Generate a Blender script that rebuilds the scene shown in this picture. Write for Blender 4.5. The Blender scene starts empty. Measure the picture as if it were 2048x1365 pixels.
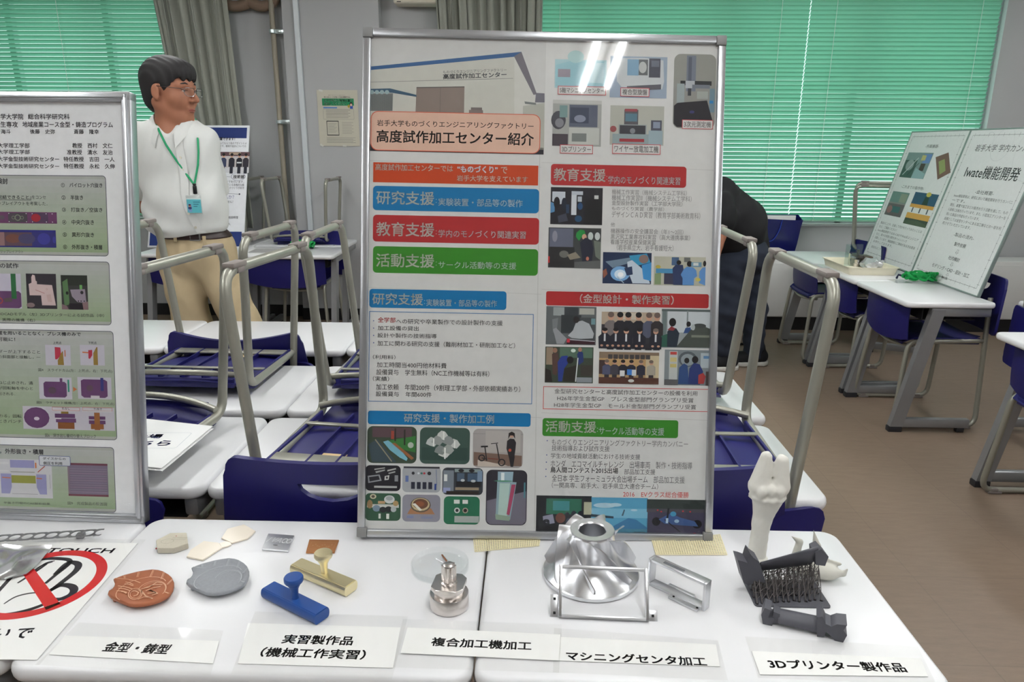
import bpy, bmesh, math, random
import numpy as np
from mathutils import Vector, Matrix, Euler
random.seed(7); np.random.seed(7)
SC = bpy.context.scene
COL = SC.collection
PI = math.pi

# ------------------------------------------------------------------ camera
CAM_F, CAM_PITCH, CAM_YAW, CAM_ROLL, CAM_H = 1437.9, .2664, .026, .0061, 1.45
_cy, _sy = math.cos(CAM_YAW), math.sin(CAM_YAW)
FW = Vector((-_sy*math.cos(CAM_PITCH), _cy*math.cos(CAM_PITCH), -math.sin(CAM_PITCH)))
_r0 = Vector((_cy, _sy, 0)); _u0 = _r0.cross(FW)
RT = _r0*math.cos(CAM_ROLL) + _u0*math.sin(CAM_ROLL)
UP = -_r0*math.sin(CAM_ROLL) + _u0*math.cos(CAM_ROLL)
EYE = Vector((0, 0, CAM_H))
cam = bpy.data.cameras.new('camera'); cam_o = bpy.data.objects.new('camera', cam); COL.objects.link(cam_o)
cam.sensor_fit = 'HORIZONTAL'; cam.sensor_width = 36; cam.lens = CAM_F*36/2048; cam.clip_start = .05; cam.clip_end = 200
mw = Matrix((RT, UP, -FW)).transposed().to_4x4(); mw.translation = EYE; cam_o.matrix_world = mw
SC.camera = cam_o

# ------------------------------------------------------------------ world and exposure
W = bpy.data.worlds.new('world'); SC.world = W; W.use_nodes = True
bgn = W.node_tree.nodes['Background']; bgn.inputs[0].default_value = (.80, .98, .96, 1); bgn.inputs[1].default_value = 1.15
SC.view_settings.view_transform = 'Standard'; SC.view_settings.look = 'None'; SC.view_settings.gamma = 1
SC.view_settings.use_curve_mapping = False
SC.view_settings.exposure = 0.85
SC.cycles.use_denoising = True
SC.cycles.max_bounces = 8; SC.cycles.diffuse_bounces = 4; SC.cycles.transparent_max_bounces = 16

LAMP_Z = 2.72
LAMP_POWER = 30.0
# fluorescent fixtures on the ceiling: (x, y) of the middle of each, tubes run along y
FIXTURES = [(.46, 0.), (.46, 1.95), (.46, 3.75), (-1.95, 0.), (-1.95, 1.95), (-2.1, 4.0), (3.1, 0.), (3.1, 1.95), (3.1, 4.3), (-2.5, -2.6), (3.1, -2.6)]

# ------------------------------------------------------------------ layout helpers: where a sight line meets a real plane
def ray(x, y): return FW + RT*((x-1024)/CAM_F) - UP*((y-682.5)/CAM_F)
def onz(x, y, z=.7):
    d = ray(x, y); return EYE + d*((z-CAM_H)/d.z)
def ony(x, y, Y):
    d = ray(x, y); return EYE + d*(Y/d.y)
def onp(x, y, O, n):
    d = ray(x, y); return EYE + d*((O-EYE).dot(n)/d.dot(n))

# ------------------------------------------------------------------ materials
def lin(c):
    o = []
    for v in c[:3]:
        v = v/255.
        o.append(v/12.92 if v <= .04045 else ((v+.055)/1.055)**2.4)
    return tuple(o)+(1.,)
MATS = {}
def mat(name, rgb, rough=.5, metal=0., noise=.06, scale=30., bump=0., coat=0., spec=.5, trans=0., alpha=1., stretch=None, sheen=0., ior=1.45):
    if name in MATS: return MATS[name]
    m = bpy.data.materials.new(name); m.use_nodes = True; nt = m.node_tree; p = nt.nodes['Principled BSDF']
    tc = nt.nodes.new('ShaderNodeTexCoord'); nz = nt.nodes.new('ShaderNodeTexNoise'); nz.inputs['Scale'].default_value = scale
    nz.inputs['Detail'].default_value = 4
    if stretch:
        mp = nt.nodes.new('ShaderNodeMapping'); mp.inputs['Scale'].default_value = stretch
        nt.links.new(tc.outputs['Object'], mp.inputs[0]); nt.links.new(mp.outputs[0], nz.inputs['Vector'])
    else: nt.links.new(tc.outputs['Object'], nz.inputs['Vector'])
    mx = nt.nodes.new('ShaderNodeMix'); mx.data_type = 'RGBA'
    c = lin(rgb)
    mx.inputs[6].default_value = tuple(min(1, v*(1-noise)) for v in c[:3])+(1,)
    mx.inputs[7].default_value = tuple(min(1, v*(1+noise)) for v in c[:3])+(1,)
    nt.links.new(nz.outputs[0], mx.inputs[0]); nt.links.new(mx.outputs[2], p.inputs['Base Color'])
    p.inputs['Roughness'].default_value = rough; p.inputs['Metallic'].default_value = metal
    p.inputs['Specular IOR Level'].default_value = spec; p.inputs['Coat Weight'].default_value = coat; p.inputs['Coat Roughness'].default_value = .08
    p.inputs['Transmission Weight'].default_value = trans; p.inputs['Alpha'].default_value = alpha; p.inputs['IOR'].default_value = ior
    if sheen: p.inputs['Sheen Weight'].default_value = sheen
    if bump:
        b = nt.nodes.new('ShaderNodeBump'); b.inputs['Strength'].default_value = bump; b.inputs['Distance'].default_value = .004
        nt.links.new(nz.outputs[0], b.inputs['Height']); nt.links.new(b.outputs[0], p.inputs['Normal'])
    MATS[name] = m; return m
def clear_mat(name, tint=(254, 254, 254), rough=.04, refl=.06, graze=.45):
    """thin clear sheet: lets light through, mirrors by its angle"""
    if name in MATS: return MATS[name]
    m = bpy.data.materials.new(name); m.use_nodes = True; nt = m.node_tree; nt.nodes.clear()
    out = nt.nodes.new('ShaderNodeOutputMaterial'); mix = nt.nodes.new('ShaderNodeMixShader')
    t = nt.nodes.new('ShaderNodeBsdfTransparent'); g = nt.nodes.new('ShaderNodeBsdfGlossy'); f = nt.nodes.new('ShaderNodeLayerWeight')
    t.inputs[0].default_value = lin(tint); g.inputs['Roughness'].default_value = rough; f.inputs[0].default_value = .5
    pw = nt.nodes.new('ShaderNodeMath'); pw.operation = 'POWER'; pw.inputs[1].default_value = 5; nt.links.new(f.outputs['Facing'], pw.inputs[0])
    ma = nt.nodes.new('ShaderNodeMath'); ma.operation = 'MULTIPLY_ADD'; ma.inputs[1].default_value = graze; ma.inputs[2].default_value = refl; nt.links.new(pw.outputs[0], ma.inputs[0])
    nt.links.new(ma.outputs[0], mix.inputs[0]); nt.links.new(t.outputs[0], mix.inputs[1]); nt.links.new(g.outputs[0], mix.inputs[2])
    nt.links.new(mix.outputs[0], out.inputs[0]); MATS[name] = m; return m
def print_mat(name='printed ink', rough=.55, coat=0.):
    if name in MATS: return MATS[name]
    m = bpy.data.materials.new(name); m.use_nodes = True; nt = m.node_tree; p = nt.nodes['Principled BSDF']
    a = nt.nodes.new('ShaderNodeAttribute'); a.attribute_name = 'ink'
    nz = nt.nodes.new('ShaderNodeTexNoise'); nz.inputs['Scale'].default_value = 60; tc = nt.nodes.new('ShaderNodeTexCoord')
    nt.links.new(tc.outputs['Object'], nz.inputs['Vector'])
    hs = nt.nodes.new('ShaderNodeHueSaturation'); mr = nt.nodes.new('ShaderNodeMapRange')
    mr.inputs[3].default_value = .95; mr.inputs[4].default_value = 1.05
    nt.links.new(nz.outputs[0], mr.inputs[0]); nt.links.new(mr.outputs[0], hs.inputs['Value']); nt.links.new(a.outputs['Color'], hs.inputs['Color'])
    nt.links.new(hs.outputs[0], p.inputs['Base Color']); p.inputs['Roughness'].default_value = rough; p.inputs['Coat Weight'].default_value = coat
    p.inputs['Specular IOR Level'].default_value = .3
    MATS[name] = m; return m

# ------------------------------------------------------------------ objects
def empty(name, loc=(0, 0, 0), rot=(0, 0, 0)):
    o = bpy.data.objects.new(name, None); COL.objects.link(o); o.location = loc; o.rotation_euler = rot; o.empty_display_size = .05; return o
def tag(o, label=None, cat=None, group=None, kind=None):
    if label: o['label'] = label
    if cat: o['category'] = cat
    if group: o['group'] = group
    if kind: o['kind'] = kind
    return o
def thing(name, label, cat, loc=(0, 0, 0), rot=(0, 0, 0), group=None): return tag(empty(name, loc, rot), label, cat, group)
def link_mesh(name, me, parent=None, loc=(0, 0, 0), rot=(0, 0, 0)):
    o = bpy.data.objects.new(name, me); COL.objects.link(o); o.location = loc; o.rotation_euler = rot
    if parent: o.parent = parent
    return o
def obj(name, bm, m, parent=None, smooth=40, loc=(0, 0, 0), rot=(0, 0, 0)):
    me = bpy.data.meshes.new(name)
    bmesh.ops.recalc_face_normals(bm, faces=bm.faces)
    bm.to_mesh(me); bm.free()
    for mm in (m if isinstance(m, (list, tuple)) else [m]): me.materials.append(mm)
    if smooth:
        me.polygons.foreach_set('use_smooth', [True]*len(me.polygons))
        me.set_sharp_from_angle(angle=math.radians(smooth))
    me.update()
    return link_mesh(name, me, parent, loc, rot)
def copy_tree(o, parent=None):
    c = o.copy(); COL.objects.link(c); c.parent = parent
    for ch in list(o.children): copy_tree(ch, c)
    return c

# ------------------------------------------------------------------ shapes
def BM(): return bmesh.new()
def quad(bm, pts, mi=0):
    f = bm.faces.new([bm.verts.new(p) for p in pts]); f.material_index = mi; return f
def box(bm, c, s, rot=None, bevel=0, seg=2, mi=0):
    r = bmesh.ops.create_cube(bm, size=1.)
    vs = r['verts']
    bmesh.ops.scale(bm, vec=s, verts=vs)
    if bevel:
        es = list({e for v in vs for e in v.link_edges})
        rb = bmesh.ops.bevel(bm, geom=es, offset=bevel, segments=seg, affect='EDGES', profile=.5)
        vs = list({v for f in rb['faces'] for v in f.verts} | {v for v in vs if v.is_valid})
    if rot is not None: bmesh.ops.rotate(bm, cent=(0, 0, 0), matrix=rot if isinstance(rot, Matrix) else Euler(rot).to_matrix(), verts=vs)
    bmesh.ops.translate(bm, vec=c, verts=vs)
    if mi:
        for f in {f for v in vs for f in v.link_faces}: f.material_index = mi
    return vs
def fillet(pts, r, n=5):
    pts = [Vector(p) for p in pts]; out = [pts[0]]
    for i in range(1, len(pts)-1):
        a, b, c = pts[i-1], pts[i], pts[i+1]
        d1, d2 = (a-b), (c-b); rr = r[i-1] if isinstance(r, (list, tuple)) else r
        l = min(rr, d1.length*.48, d2.length*.48); p1 = b+d1.normalized()*l; p2 = b+d2.normalized()*l
        for k in range(n+1):
            t = k/n; out.append(p1*(1-t)**2 + b*2*t*(1-t) + p2*t*t)
    out.append(pts[-1]); return out
def tube(bm, pts, r, n=10, closed=False, sx=1., sy=1., up=None, mi=0):
    pts = [Vector(p) for p in pts]; N = len(pts); rings = []
    rs = r if isinstance(r, (list, tuple)) else [r]*N
    prev = None
    for i, p in enumerate(pts):
        if closed: t = pts[(i+1) % N]-pts[i-1]
        else: t = pts[min(i+1, N-1)]-pts[max(i-1, 0)]
        t.normalize()
        if prev is None:
            a = Vector(up) if up else (Vector((0, 0, 1)) if abs(t.z) < .9 else Vector((0, 1, 0)))
            u = (a-t*a.dot(t)).normalized()
        else:
            u = (prev-t*prev.dot(t)).normalized()
        prev = u; v = t.cross(u)
        rings.append([bm.verts.new(p+u*(rs[i]*sx*math.cos(2*PI*k/n))+v*(rs[i]*sy*math.sin(2*PI*k/n))) for k in range(n)])
    M = N if closed else N-1
    for i in range(M):
        A, B = rings[i], rings[(i+1) % N]
        for k in range(n):
            f = bm.faces.new((A[k], A[(k+1) % n], B[(k+1) % n], B[k])); f.material_index = mi
    if not closed:
        for R in (rings[0], rings[-1]):
            try: bm.faces.new(R).material_index = mi
            except ValueError: pass
def lathe(bm, prof, n=32, c=(0, 0, 0), mi=0, sx=1, sy=1):
    c = Vector(c); rings = []
    for r, z in prof:
        if r < 1e-6: rings.append([bm.verts.new(c+Vector((0, 0, z)))])
        else: rings.append([bm.verts.new(c+Vector((sx*r*math.cos(2*PI*k/n), sy*r*math.sin(2*PI*k/n), z))) for k in range(n)])
    for A, B in zip(rings, rings[1:]):
        for k in range(n):
            k2 = (k+1) % n
            if len(A) == 1 and len(B) == 1: continue
            if len(A) == 1: f = bm.faces.new((A[0], B[k], B[k2]))
            elif len(B) == 1: f = bm.faces.new((A[k], A[k2], B[0]))
            else: f = bm.faces.new((A[k], A[k2], B[k2], B[k]))
            f.material_index = mi
def prism(bm, poly, z0, z1, f=None, mi=0):
    """poly in xy pulled from z0 to z1; f maps (x, y, z) to the place"""
    f = f or (lambda x, y, z: (x, y, z))
    a = [bm.verts.new(f(x, y, z0)) for x, y in poly]; b = [bm.verts.new(f(x, y, z1)) for x, y in poly]; n = len(poly)
    fs = [bm.faces.new(a[::-1]), bm.faces.new(b)]
    for i in range(n): fs.append(bm.faces.new((a[i], a[(i+1) % n], b[(i+1) % n], b[i])))
    for q in fs: q.material_index = mi
    return fs
def shell(bm, t):
    """give an open sheet the thickness t along its normals"""
    bmesh.ops.recalc_face_normals(bm, faces=bm.faces); bm.normal_update(); vs = bm.verts[:]; fs = bm.faces[:]; es = [(e.verts[0], e.verts[1]) for e in bm.edges if len(e.link_faces) == 1]
    m = {v: bm.verts.new(v.co+v.normal*t) for v in vs}
    for f in fs: bm.faces.new([m[v] for v in reversed(f.verts)])
    for a, b in es:
        try: bm.faces.new((a, b, m[b], m[a]))
        except ValueError: pass
def rrect(x0, y0, x1, y1, r, n=5):
    out = []
    for cx, cy, a0 in ((x1-r, y1-r, 0), (x0+r, y1-r, PI/2), (x0+r, y0+r, PI), (x1-r, y0+r, 1.5*PI)):
        for k in range(n+1):
            a = a0+PI/2*k/n; out.append((cx+r*math.cos(a), cy+r*math.sin(a)))
    return out
def slab(bm, poly, z0, z1, e=.006, n=4, f=None):
    """flat board with rounded rim (poly counter-clockwise around its middle)"""
    P = [Vector((x, y, 0)) for x, y in poly]; N = len(P); f = f or (lambda x, y, z: (x, y, z))
    nm = []
    for i in range(N):
        t = (P[(i+1) % N]-P[i-1]).normalized(); nm.append(Vector((t.y, -t.x, 0)))
    rings = []; h = (z1-z0)
    for k in range(2*n+1):
        a = -PI/2+PI*k/(2*n); ins = e*(1-math.cos(a)); z = (z0+z1)/2+h/2*math.sin(a)
        rings.append([bm.verts.new(f(p.x-q.x*ins, p.y-q.y*ins, z)) for p, q in zip(P, nm)])
    for A, B in zip(rings, rings[1:]):
        for i in range(N): bm.faces.new((A[i], A[(i+1) % N], B[(i+1) % N], B[i]))
    bm.faces.new(rings[0][::-1]); bm.faces.new(rings[-1])

# ------------------------------------------------------------------ smooth solids from distance fields (surface nets)
def smin(a, b, k):
    h = np.clip(.5+.5*(b-a)/k, 0, 1); return b+(a-b)*h-k*h*(1-h)
def s_ell(P, c, r):
    q = (P-np.array(c, np.float32))/np.array(r, np.float32); l = np.sqrt((q*q).sum(-1)); return (l-1)*min(r)
def s_cap(P, a, b, ra, rb=None, flat=None):
    a = np.array(a, np.float32); b = np.array(b, np.float32); rb = ra if rb is None else rb
    Q = P
    if flat is not None:   # squeeze along one axis about the segment
        Q = P.copy(); ax, fac = flat; mid = (a+b)/2; Q[..., ax] = mid[ax]+(Q[..., ax]-mid[ax])*fac
    d = b-a; t = np.clip(((Q-a)@d)/(d@d), 0, 1)
    return np.linalg.norm(Q-a-t[..., None]*d, axis=-1)-(ra+(rb-ra)*t)
def s_box(P, c, h, r=0., R=None):
    q = P-np.array(c, np.float32)
    if R is not None: q = q@np.array(R, np.float32)
    q = np.abs(q)-(np.array(h, np.float32)-r)
    return np.linalg.norm(np.maximum(q, 0), axis=-1)+np.minimum(q.max(-1), 0)-r
def nets(fn, lo, hi, h):
    """mesh of fn(P) = 0 inside the box lo..hi on a grid of step h"""
    lo = np.array(lo, float); n = np.ceil((np.array(hi)-lo)/h).astype(int)+1
    ax = [lo[i]+h*np.arange(n[i]) for i in range(3)]
    P = np.stack(np.meshgrid(*ax, indexing='ij'), -1).astype(np.float32)
    V = fn(P).astype(np.float32); S = V < 0
    acc = np.zeros(tuple(n-1)+(3,)); cnt = np.zeros(tuple(n-1))
    def sl(i): return [slice(0, -1) if not k else slice(1, None) for k in i]
    cor = [(i, j, k) for i in (0, 1) for j in (0, 1) for k in (0, 1)]
    for a in cor:
        for axn in range(3):
            if a[axn]: continue
            b = list(a); b[axn] = 1
            va = V[tuple(sl(a))]; vb = V[tuple(sl(b))]; cr = (va < 0) != (vb < 0)
            t = np.where(cr, va/np.where(va == vb, 1, va-vb), 0)
            for q in range(3):
                acc[..., q] += np.where(cr, a[q]+(t if q == axn else 0), 0)
            cnt += cr
    act = cnt > 0; idx = -np.ones(act.shape, int); idx[act] = np.arange(act.sum())
    cell = np.argwhere(act); verts = lo+h*(cell+acc[act]/cnt[act][:, None])
    faces = []
    for axn in range(3):
        s0 = [slice(1, -1)]*3; s0[axn] = slice(0, -1); s1 = [slice(1, -1)]*3; s1[axn] = slice(1, None)
        A = S[tuple(s0)]; B = S[tuple(s1)]; e = np.argwhere(A != B)
        if not len(e): continue
        flip = A[tuple(e.T)]
        e = e.copy()
        for q in range(3):
            if q != axn: e[:, q] += 1
        u, w = (axn+1) % 3, (axn+2) % 3
        def g(du, dw):
            c = e.copy(); c[:, u] -= du; c[:, w] -= dw; return idx[tuple(c.T)]
        f = np.stack([g(1, 1), g(0, 1), g(0, 0), g(1, 0)], 1)
        f[~flip] = f[~flip][:, ::-1]; faces.append(f)
    faces = np.concatenate(faces)
    me = bpy.data.meshes.new('solid'); me.from_pydata(verts.tolist(), [], faces.tolist())
    me.polygons.foreach_set('use_smooth', [True]*len(me.polygons)); me.update(); return me
def solid(name, fn, lo, hi, h, m, parent=None, smooth_it=2, loc=(0, 0, 0), rot=(0, 0, 0)):
    me = nets(fn, lo, hi, h); me.name = name
    if smooth_it:
        bm = BM(); bm.from_mesh(me)
        for _ in range(smooth_it): bmesh.ops.smooth_vert(bm, verts=bm.verts, factor=.5, use_axis_x=True, use_axis_y=True, use_axis_z=True)
        bm.to_mesh(me); bm.free()
    me.materials.append(m); return link_mesh(name, me, parent, loc, rot)

# ------------------------------------------------------------------ print: everything inked on one sheet goes into one mesh
FONT_CACHE = {}
def glyphs(body):
    k = body
    if k in FONT_CACHE: return FONT_CACHE[k]
    c = bpy.data.curves.new('type', 'FONT'); c.body = body; c.size = 1; c.resolution_u = 2; c.fill_mode = 'FRONT'
    o = bpy.data.objects.new('type', c); COL.objects.link(o); bpy.context.view_layer.update()
    me = bpy.data.meshes.new_from_object(o.evaluated_get(bpy.context.evaluated_depsgraph_get()))
    v = np.array([q.co[:2] for q in me.vertices]) if len(me.vertices) else np.zeros((0, 2)); f = [tuple(p.vertices) for p in me.polygons]
    bpy.data.objects.remove(o); bpy.data.curves.remove(c); bpy.data.meshes.remove(me)
    FONT_CACHE[k] = (v, f); return v, f
class Sheet:
    """ink on a plane through O with unit axes ex (right) and ey (up)"""
    def __init__(s, O, ex, ey, step=.00012):
        s.O, s.ex, s.ey = Vector(O), Vector(ex).normalized(), Vector(ey).normalized(); s.n = s.ex.cross(s.ey); s.step = step
        s.v, s.f, s.c = [], [], []; s.warp = None
    def uv(s, p):          # sight line -> sheet coordinates
        q = onp(p[0], p[1], s.O, s.n)-s.O; return (q.dot(s.ex), q.dot(s.ey))
    def add(s, pts, faces, col, layer):
        b = len(s.v)
        for x, y in pts:
            z = layer*s.step
            s.v.append((x, y, z))
        col = lin(col)
        for f in faces: s.f.append([b+i for i in f]); s.c.append(col)
    def poly(s, pts, col, layer=1): s.add(pts, [list(range(len(pts)))], col, layer)
    def box(s, a, b, col, layer=1, r=0):
        x0, x1 = sorted((a[0], b[0])); y0, y1 = sorted((a[1], b[1]))
        s.poly(rrect(x0, y0, x1, y1, min(r, (x1-x0)/2.01, (y1-y0)/2.01)) if r else [(x0, y0), (x1, y0), (x1, y1), (x0, y1)], col, layer)
    def rect(s, p, q, col, layer=1, r=0): s.box(s.uv(p), s.uv(q), col, layer, r)
    def outline(s, p, q, col, w=.0012, layer=2, r=0, px=True):
        a, b = (s.uv(p), s.uv(q)) if px else (p, q)
        x0, x1 = sorted((a[0], b[0])); y0, y1 = sorted((a[1], b[1])); r = max(r, 1e-4)
        A = rrect(x0, y0, x1, y1, r); B = rrect(x0+w, y0+w, x1-w, y1-w, max(r-w, 5e-5)); n = len(A)
        s.add(A+B, [(i, (i+1) % n, n+(i+1) % n, n+i) for i in range(n)], col, layer)
    def line(s, a, b, w, col, layer=2, px=True):
        a, b = (Vector(s.uv(a)), Vector(s.uv(b))) if px else (Vector(a), Vector(b)); d = (b-a).normalized(); n = Vector((-d.y, d.x))*w/2
        s.poly([tuple(a+n), tuple(b+n), tuple(b-n), tuple(a-n)], col, layer)
    def ell(s, c, rx, ry, col, layer=2, n=20): s.poly([(c[0]+rx*math.cos(2*PI*k/n), c[1]+ry*math.sin(2*PI*k/n)) for k in range(n)], col, layer)
    def ring(s, c, r0, r1, col, layer=2, n=64, sy=1):
        A = [(c[0]+r0*math.cos(2*PI*k/n), c[1]+sy*r0*math.sin(2*PI*k/n)) for k in range(n)]; B = [(c[0]+r1*math.cos(2*PI*k/n), c[1]+sy*r1*math.sin(2*PI*k/n)) for k in range(n)]
        s.add(A+B, [(i, (i+1) % n, n+(i+1) % n, n+i) for i in range(n)], col, layer)
    def textuv(s, body, a, b, col, bold=0., layer=3, shear=0., rot=0.):
        v, f = glyphs(body)
        if not len(v): return
        x0, x1 = sorted((a[0], b[0])); y0, y1 = sorted((a[1], b[1]))
        lo, hi = v.min(0), v.max(0); sc = (np.array([x1-x0, y1-y0]))/np.maximum(hi-lo, 1e-6)
        q = (v-lo)*sc
        q[:, 0] += shear*q[:, 1]
        if rot:
            h = np.array([x1-x0, y1-y0])/2; q = q-h; cr, sr = math.cos(rot), math.sin(rot)
            q = np.stack([q[:, 0]*cr-q[:, 1]*sr, q[:, 0]*sr+q[:, 1]*cr], 1)+h
        b = bold*.9*sc[1]
        for dx, dy in (((-b, -b), (b, -b), (-b, b), (b, b)) if b else ((0, 0),)): s.add([(x0+p[0]+dx, y0+p[1]+dy) for p in q], f, col, layer)
    def text(s, body, p, q, col, bold=0., layer=3, shear=0.): s.textuv(body, s.uv(p), s.uv(q), col, bold, layer, shear)
    def photo(s, p, q, bg, shapes=(), r=0, layer=2, px=True):
        a, b = (s.uv(p), s.uv(q)) if px else (p, q); x0, x1 = sorted((a[0], b[0])); y0, y1 = sorted((a[1], b[1])); w, h = x1-x0, y1-y0
        s.box((x0, y0), (x1, y1), bg, layer, r)
        X = lambda t: x0+t*w
        Y = lambda t: y1-t*h
        for i, sh in enumerate(shapes):
            k = layer+1+i*.25; t = sh[0]
            if t == 'r': s.box((X(sh[1]), Y(sh[2])), (X(sh[3]), Y(sh[4])), sh[5], k, r*.95 if len(sh) > 6 else 0)
            elif t == 'e': s.ell((X(sh[1]), Y(sh[2])), sh[3]*w, sh[4]*h, sh[5], k, 16)
            elif t == 'p': s.poly([(X(u), Y(v)) for u, v in sh[1]], sh[2], k)
            elif t == 'o': s.ring((X(sh[1]), Y(sh[2])), sh[3]*w, sh[4]*w, sh[5], k, 20)
            elif t == 'l': s.line((X(sh[1]), Y(sh[2])), (X(sh[3]), Y(sh[4])), sh[5]*h, sh[6], k, px=False)
            elif t == 'm':     # a person seen small: coat colour, trousers, hair
                cx, ty, sc, coat, leg, hair = sh[1:7]
                s.box((X(cx-.055*sc), Y(ty+.62*sc)), (X(cx+.055*sc), Y(ty+.98*sc)), leg, k)
                s.poly([(X(cx-.10*sc), Y(ty+.66*sc)), (X(cx-.10*sc), Y(ty+.30*sc)), (X(cx-.04*sc), Y(ty+.22*sc)), (X(cx+.04*sc), Y(ty+.22*sc)), (X(cx+.10*sc), Y(ty+.30*sc)), (X(cx+.10*sc), Y(ty+.66*sc))], coat, k+.05)
                s.ell((X(cx), Y(ty+.12*sc)), .05*sc*w, .10*sc*h, (196, 150, 126), k+.1, 12); s.ell((X(cx), Y(ty+.07*sc)), .052*sc*w, .075*sc*h, hair, k+.15, 12)
    def build(s, name, parent=None, m=None, inv=None):
        me = bpy.data.meshes.new(name); V = []
        for x, y, z in s.v:
            w = s.O+s.ex*x+s.ey*y+s.n*(z+(s.warp(x, y) if s.warp else 0)); V.append(inv@w if inv else w)
        me.from_pydata([tuple(v) for v in V], [], s.f)
        at = me.color_attributes.new('ink', 'FLOAT_COLOR', 'CORNER'); arr = np.empty((len(me.loops), 4), np.float32); i = 0
        for f, c in zip(s.f, s.c): arr[i:i+len(f)] = c; i += len(f)
        at.data.foreach_set('color', arr.ravel()); me.materials.append(m or print_mat()); me.update()
        return link_mesh(name, me, parent)
# ================================================================== the room
def struct(name, bm, m, parent=None, smooth=0):
    o = obj(name, bm, m, parent, smooth)
    if parent is None: o['kind'] = 'structure'
    return o
XL, XR, YF, YB, ZC = -5.2, 5.6, -4.6, 6.05, 2.78
wall_m = mat('grey wall paint', (176, 177, 178), .75, noise=.02, scale=8)
ceil_m = mat('ceiling board', (225, 225, 222), .85, noise=.03, scale=90)
white_p = mat('white enamel', (214, 214, 212), .4, noise=.02)
black_p = mat('black baseboard vinyl', (22, 21, 22), .6)
alu_m = mat('brushed aluminium trim', (196, 199, 203), .32, metal=.9, noise=.04, stretch=(1, 1, 40))
# vinyl tile floor: streaked chips, faint joints
fm = mat('vinyl floor', (146, 126, 112), .42, noise=.1, scale=3, spec=.4)
nt = fm.node_tree; p = nt.nodes['Principled BSDF']
tc = nt.nodes.new('ShaderNodeTexCoord'); br = nt.nodes.new('ShaderNodeTexBrick'); br.offset = 0
br.inputs['Scale'].default_value = 1; br.inputs['Brick Width'].default_value = .45; br.inputs['Row Height'].default_value = .45; br.inputs['Mortar Size'].default_value = .0022
br.inputs['Color1'].default_value = lin((134, 116, 100)); br.inputs['Color2'].default_value = lin((129, 111, 96)); br.inputs['Mortar'].default_value = lin((124, 107, 93))
n2 = nt.nodes.new('ShaderNodeTexNoise'); n2.inputs['Scale'].default_value = 9; n2.inputs['Detail'].default_value = 8; n2.inputs['Roughness'].default_value = .75
mp = nt.nodes.new('ShaderNodeMapping'); mp.inputs['Rotation'].default_value = (0, 0, .7); mp.inputs['Scale'].default_value = (1, 5, 1)
rp = nt.nodes.new('ShaderNodeMapRange'); rp.inputs[3].default_value = .72; rp.inputs[4].default_value = 1.25
mm_ = nt.nodes.new('ShaderNodeMix'); mm_.data_type = 'RGBA'; mm_.blend_type = 'MULTIPLY'; mm_.inputs[0].default_value = 1
nt.links.new(tc.outputs['Object'], br.inputs['Vector']); nt.links.new(tc.outputs['Object'], mp.inputs[0]); nt.links.new(mp.outputs[0], n2.inputs['Vector'])
nt.links.new(n2.outputs[0], rp.inputs[0]); nt.links.new(br.outputs[0], mm_.inputs[6]); nt.links.new(rp.outputs[0], mm_.inputs[7]); nt.links.new(mm_.outputs[2], p.inputs['Base Color'])

bm = BM(); box(bm, ((XL+XR)/2, (YF+YB)/2, -.05), (XR-XL, YB-YF, .1)); struct('floor', bm, fm)
bm = BM(); box(bm, ((XL+XR)/2, (YF+YB)/2, ZC+.05), (XR-XL, YB-YF, .1)); struct('ceiling', bm, ceil_m)
bm = BM(); box(bm, (XL-.05, (YF+YB)/2, ZC/2), (.1, YB-YF, ZC)); struct('wall_left', bm, wall_m)
bm = BM(); box(bm, (XR+.05, (YF+YB)/2, ZC/2), (.1, YB-YF, ZC)); struct('wall_right', bm, wall_m)
bm = BM(); box(bm, ((XL+XR)/2, YF-.05, ZC/2), (XR-XL+.2, .1, ZC)); struct('wall_front', bm, wall_m)
# window wall: two openings
W1 = (-5.0, -2.62); W2 = (-.62, 3.60); SILL, HEAD = .84, 2.62
bm = BM(); T = .16; yc = YB+T/2
def wseg(x0, x1, z0, z1): box(bm, ((x0+x1)/2, yc, (z0+z1)/2), (x1-x0, T, z1-z0))
wseg(XL-.1, XR+.1, 0, SILL); wseg(XL-.1, XR+.1, HEAD, ZC); wseg(XL-.1, W1[0], SILL, HEAD); wseg(W1[1], W2[0], SILL, HEAD); wseg(W2[1], XR+.1, SILL, HEAD)
struct('wall_back', bm, wall_m)
glass = clear_mat('window glass', (238, 246, 242), .02)
for i, (a, b) in enumerate((W1, W2), 1):
    bm = BM()
    n = max(2, round((b-a)/.95)); y = YB+.09
    for k in range(n+1): box(bm, (a+(b-a)*k/n, y, (SILL+HEAD)/2), (.05, .06, HEAD-SILL))
    for z in (SILL+.02, HEAD-.02): box(bm, ((a+b)/2, y, z), (b-a, .06, .04))
    fr = struct(f'window_{i}', bm, alu_m)
    bm = BM(); box(bm, ((a+b)/2, y, (SILL+HEAD)/2), (b-a-.04, .006, HEAD-SILL-.06)); obj('glass_pane', bm, glass, fr, 0)
    bm = BM(); box(bm, ((a+b)/2, YB+.02, SILL-.012), (b-a-.01, .07, .024), bevel=.004); obj('window_sill', bm, wall_m, fr)
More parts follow.
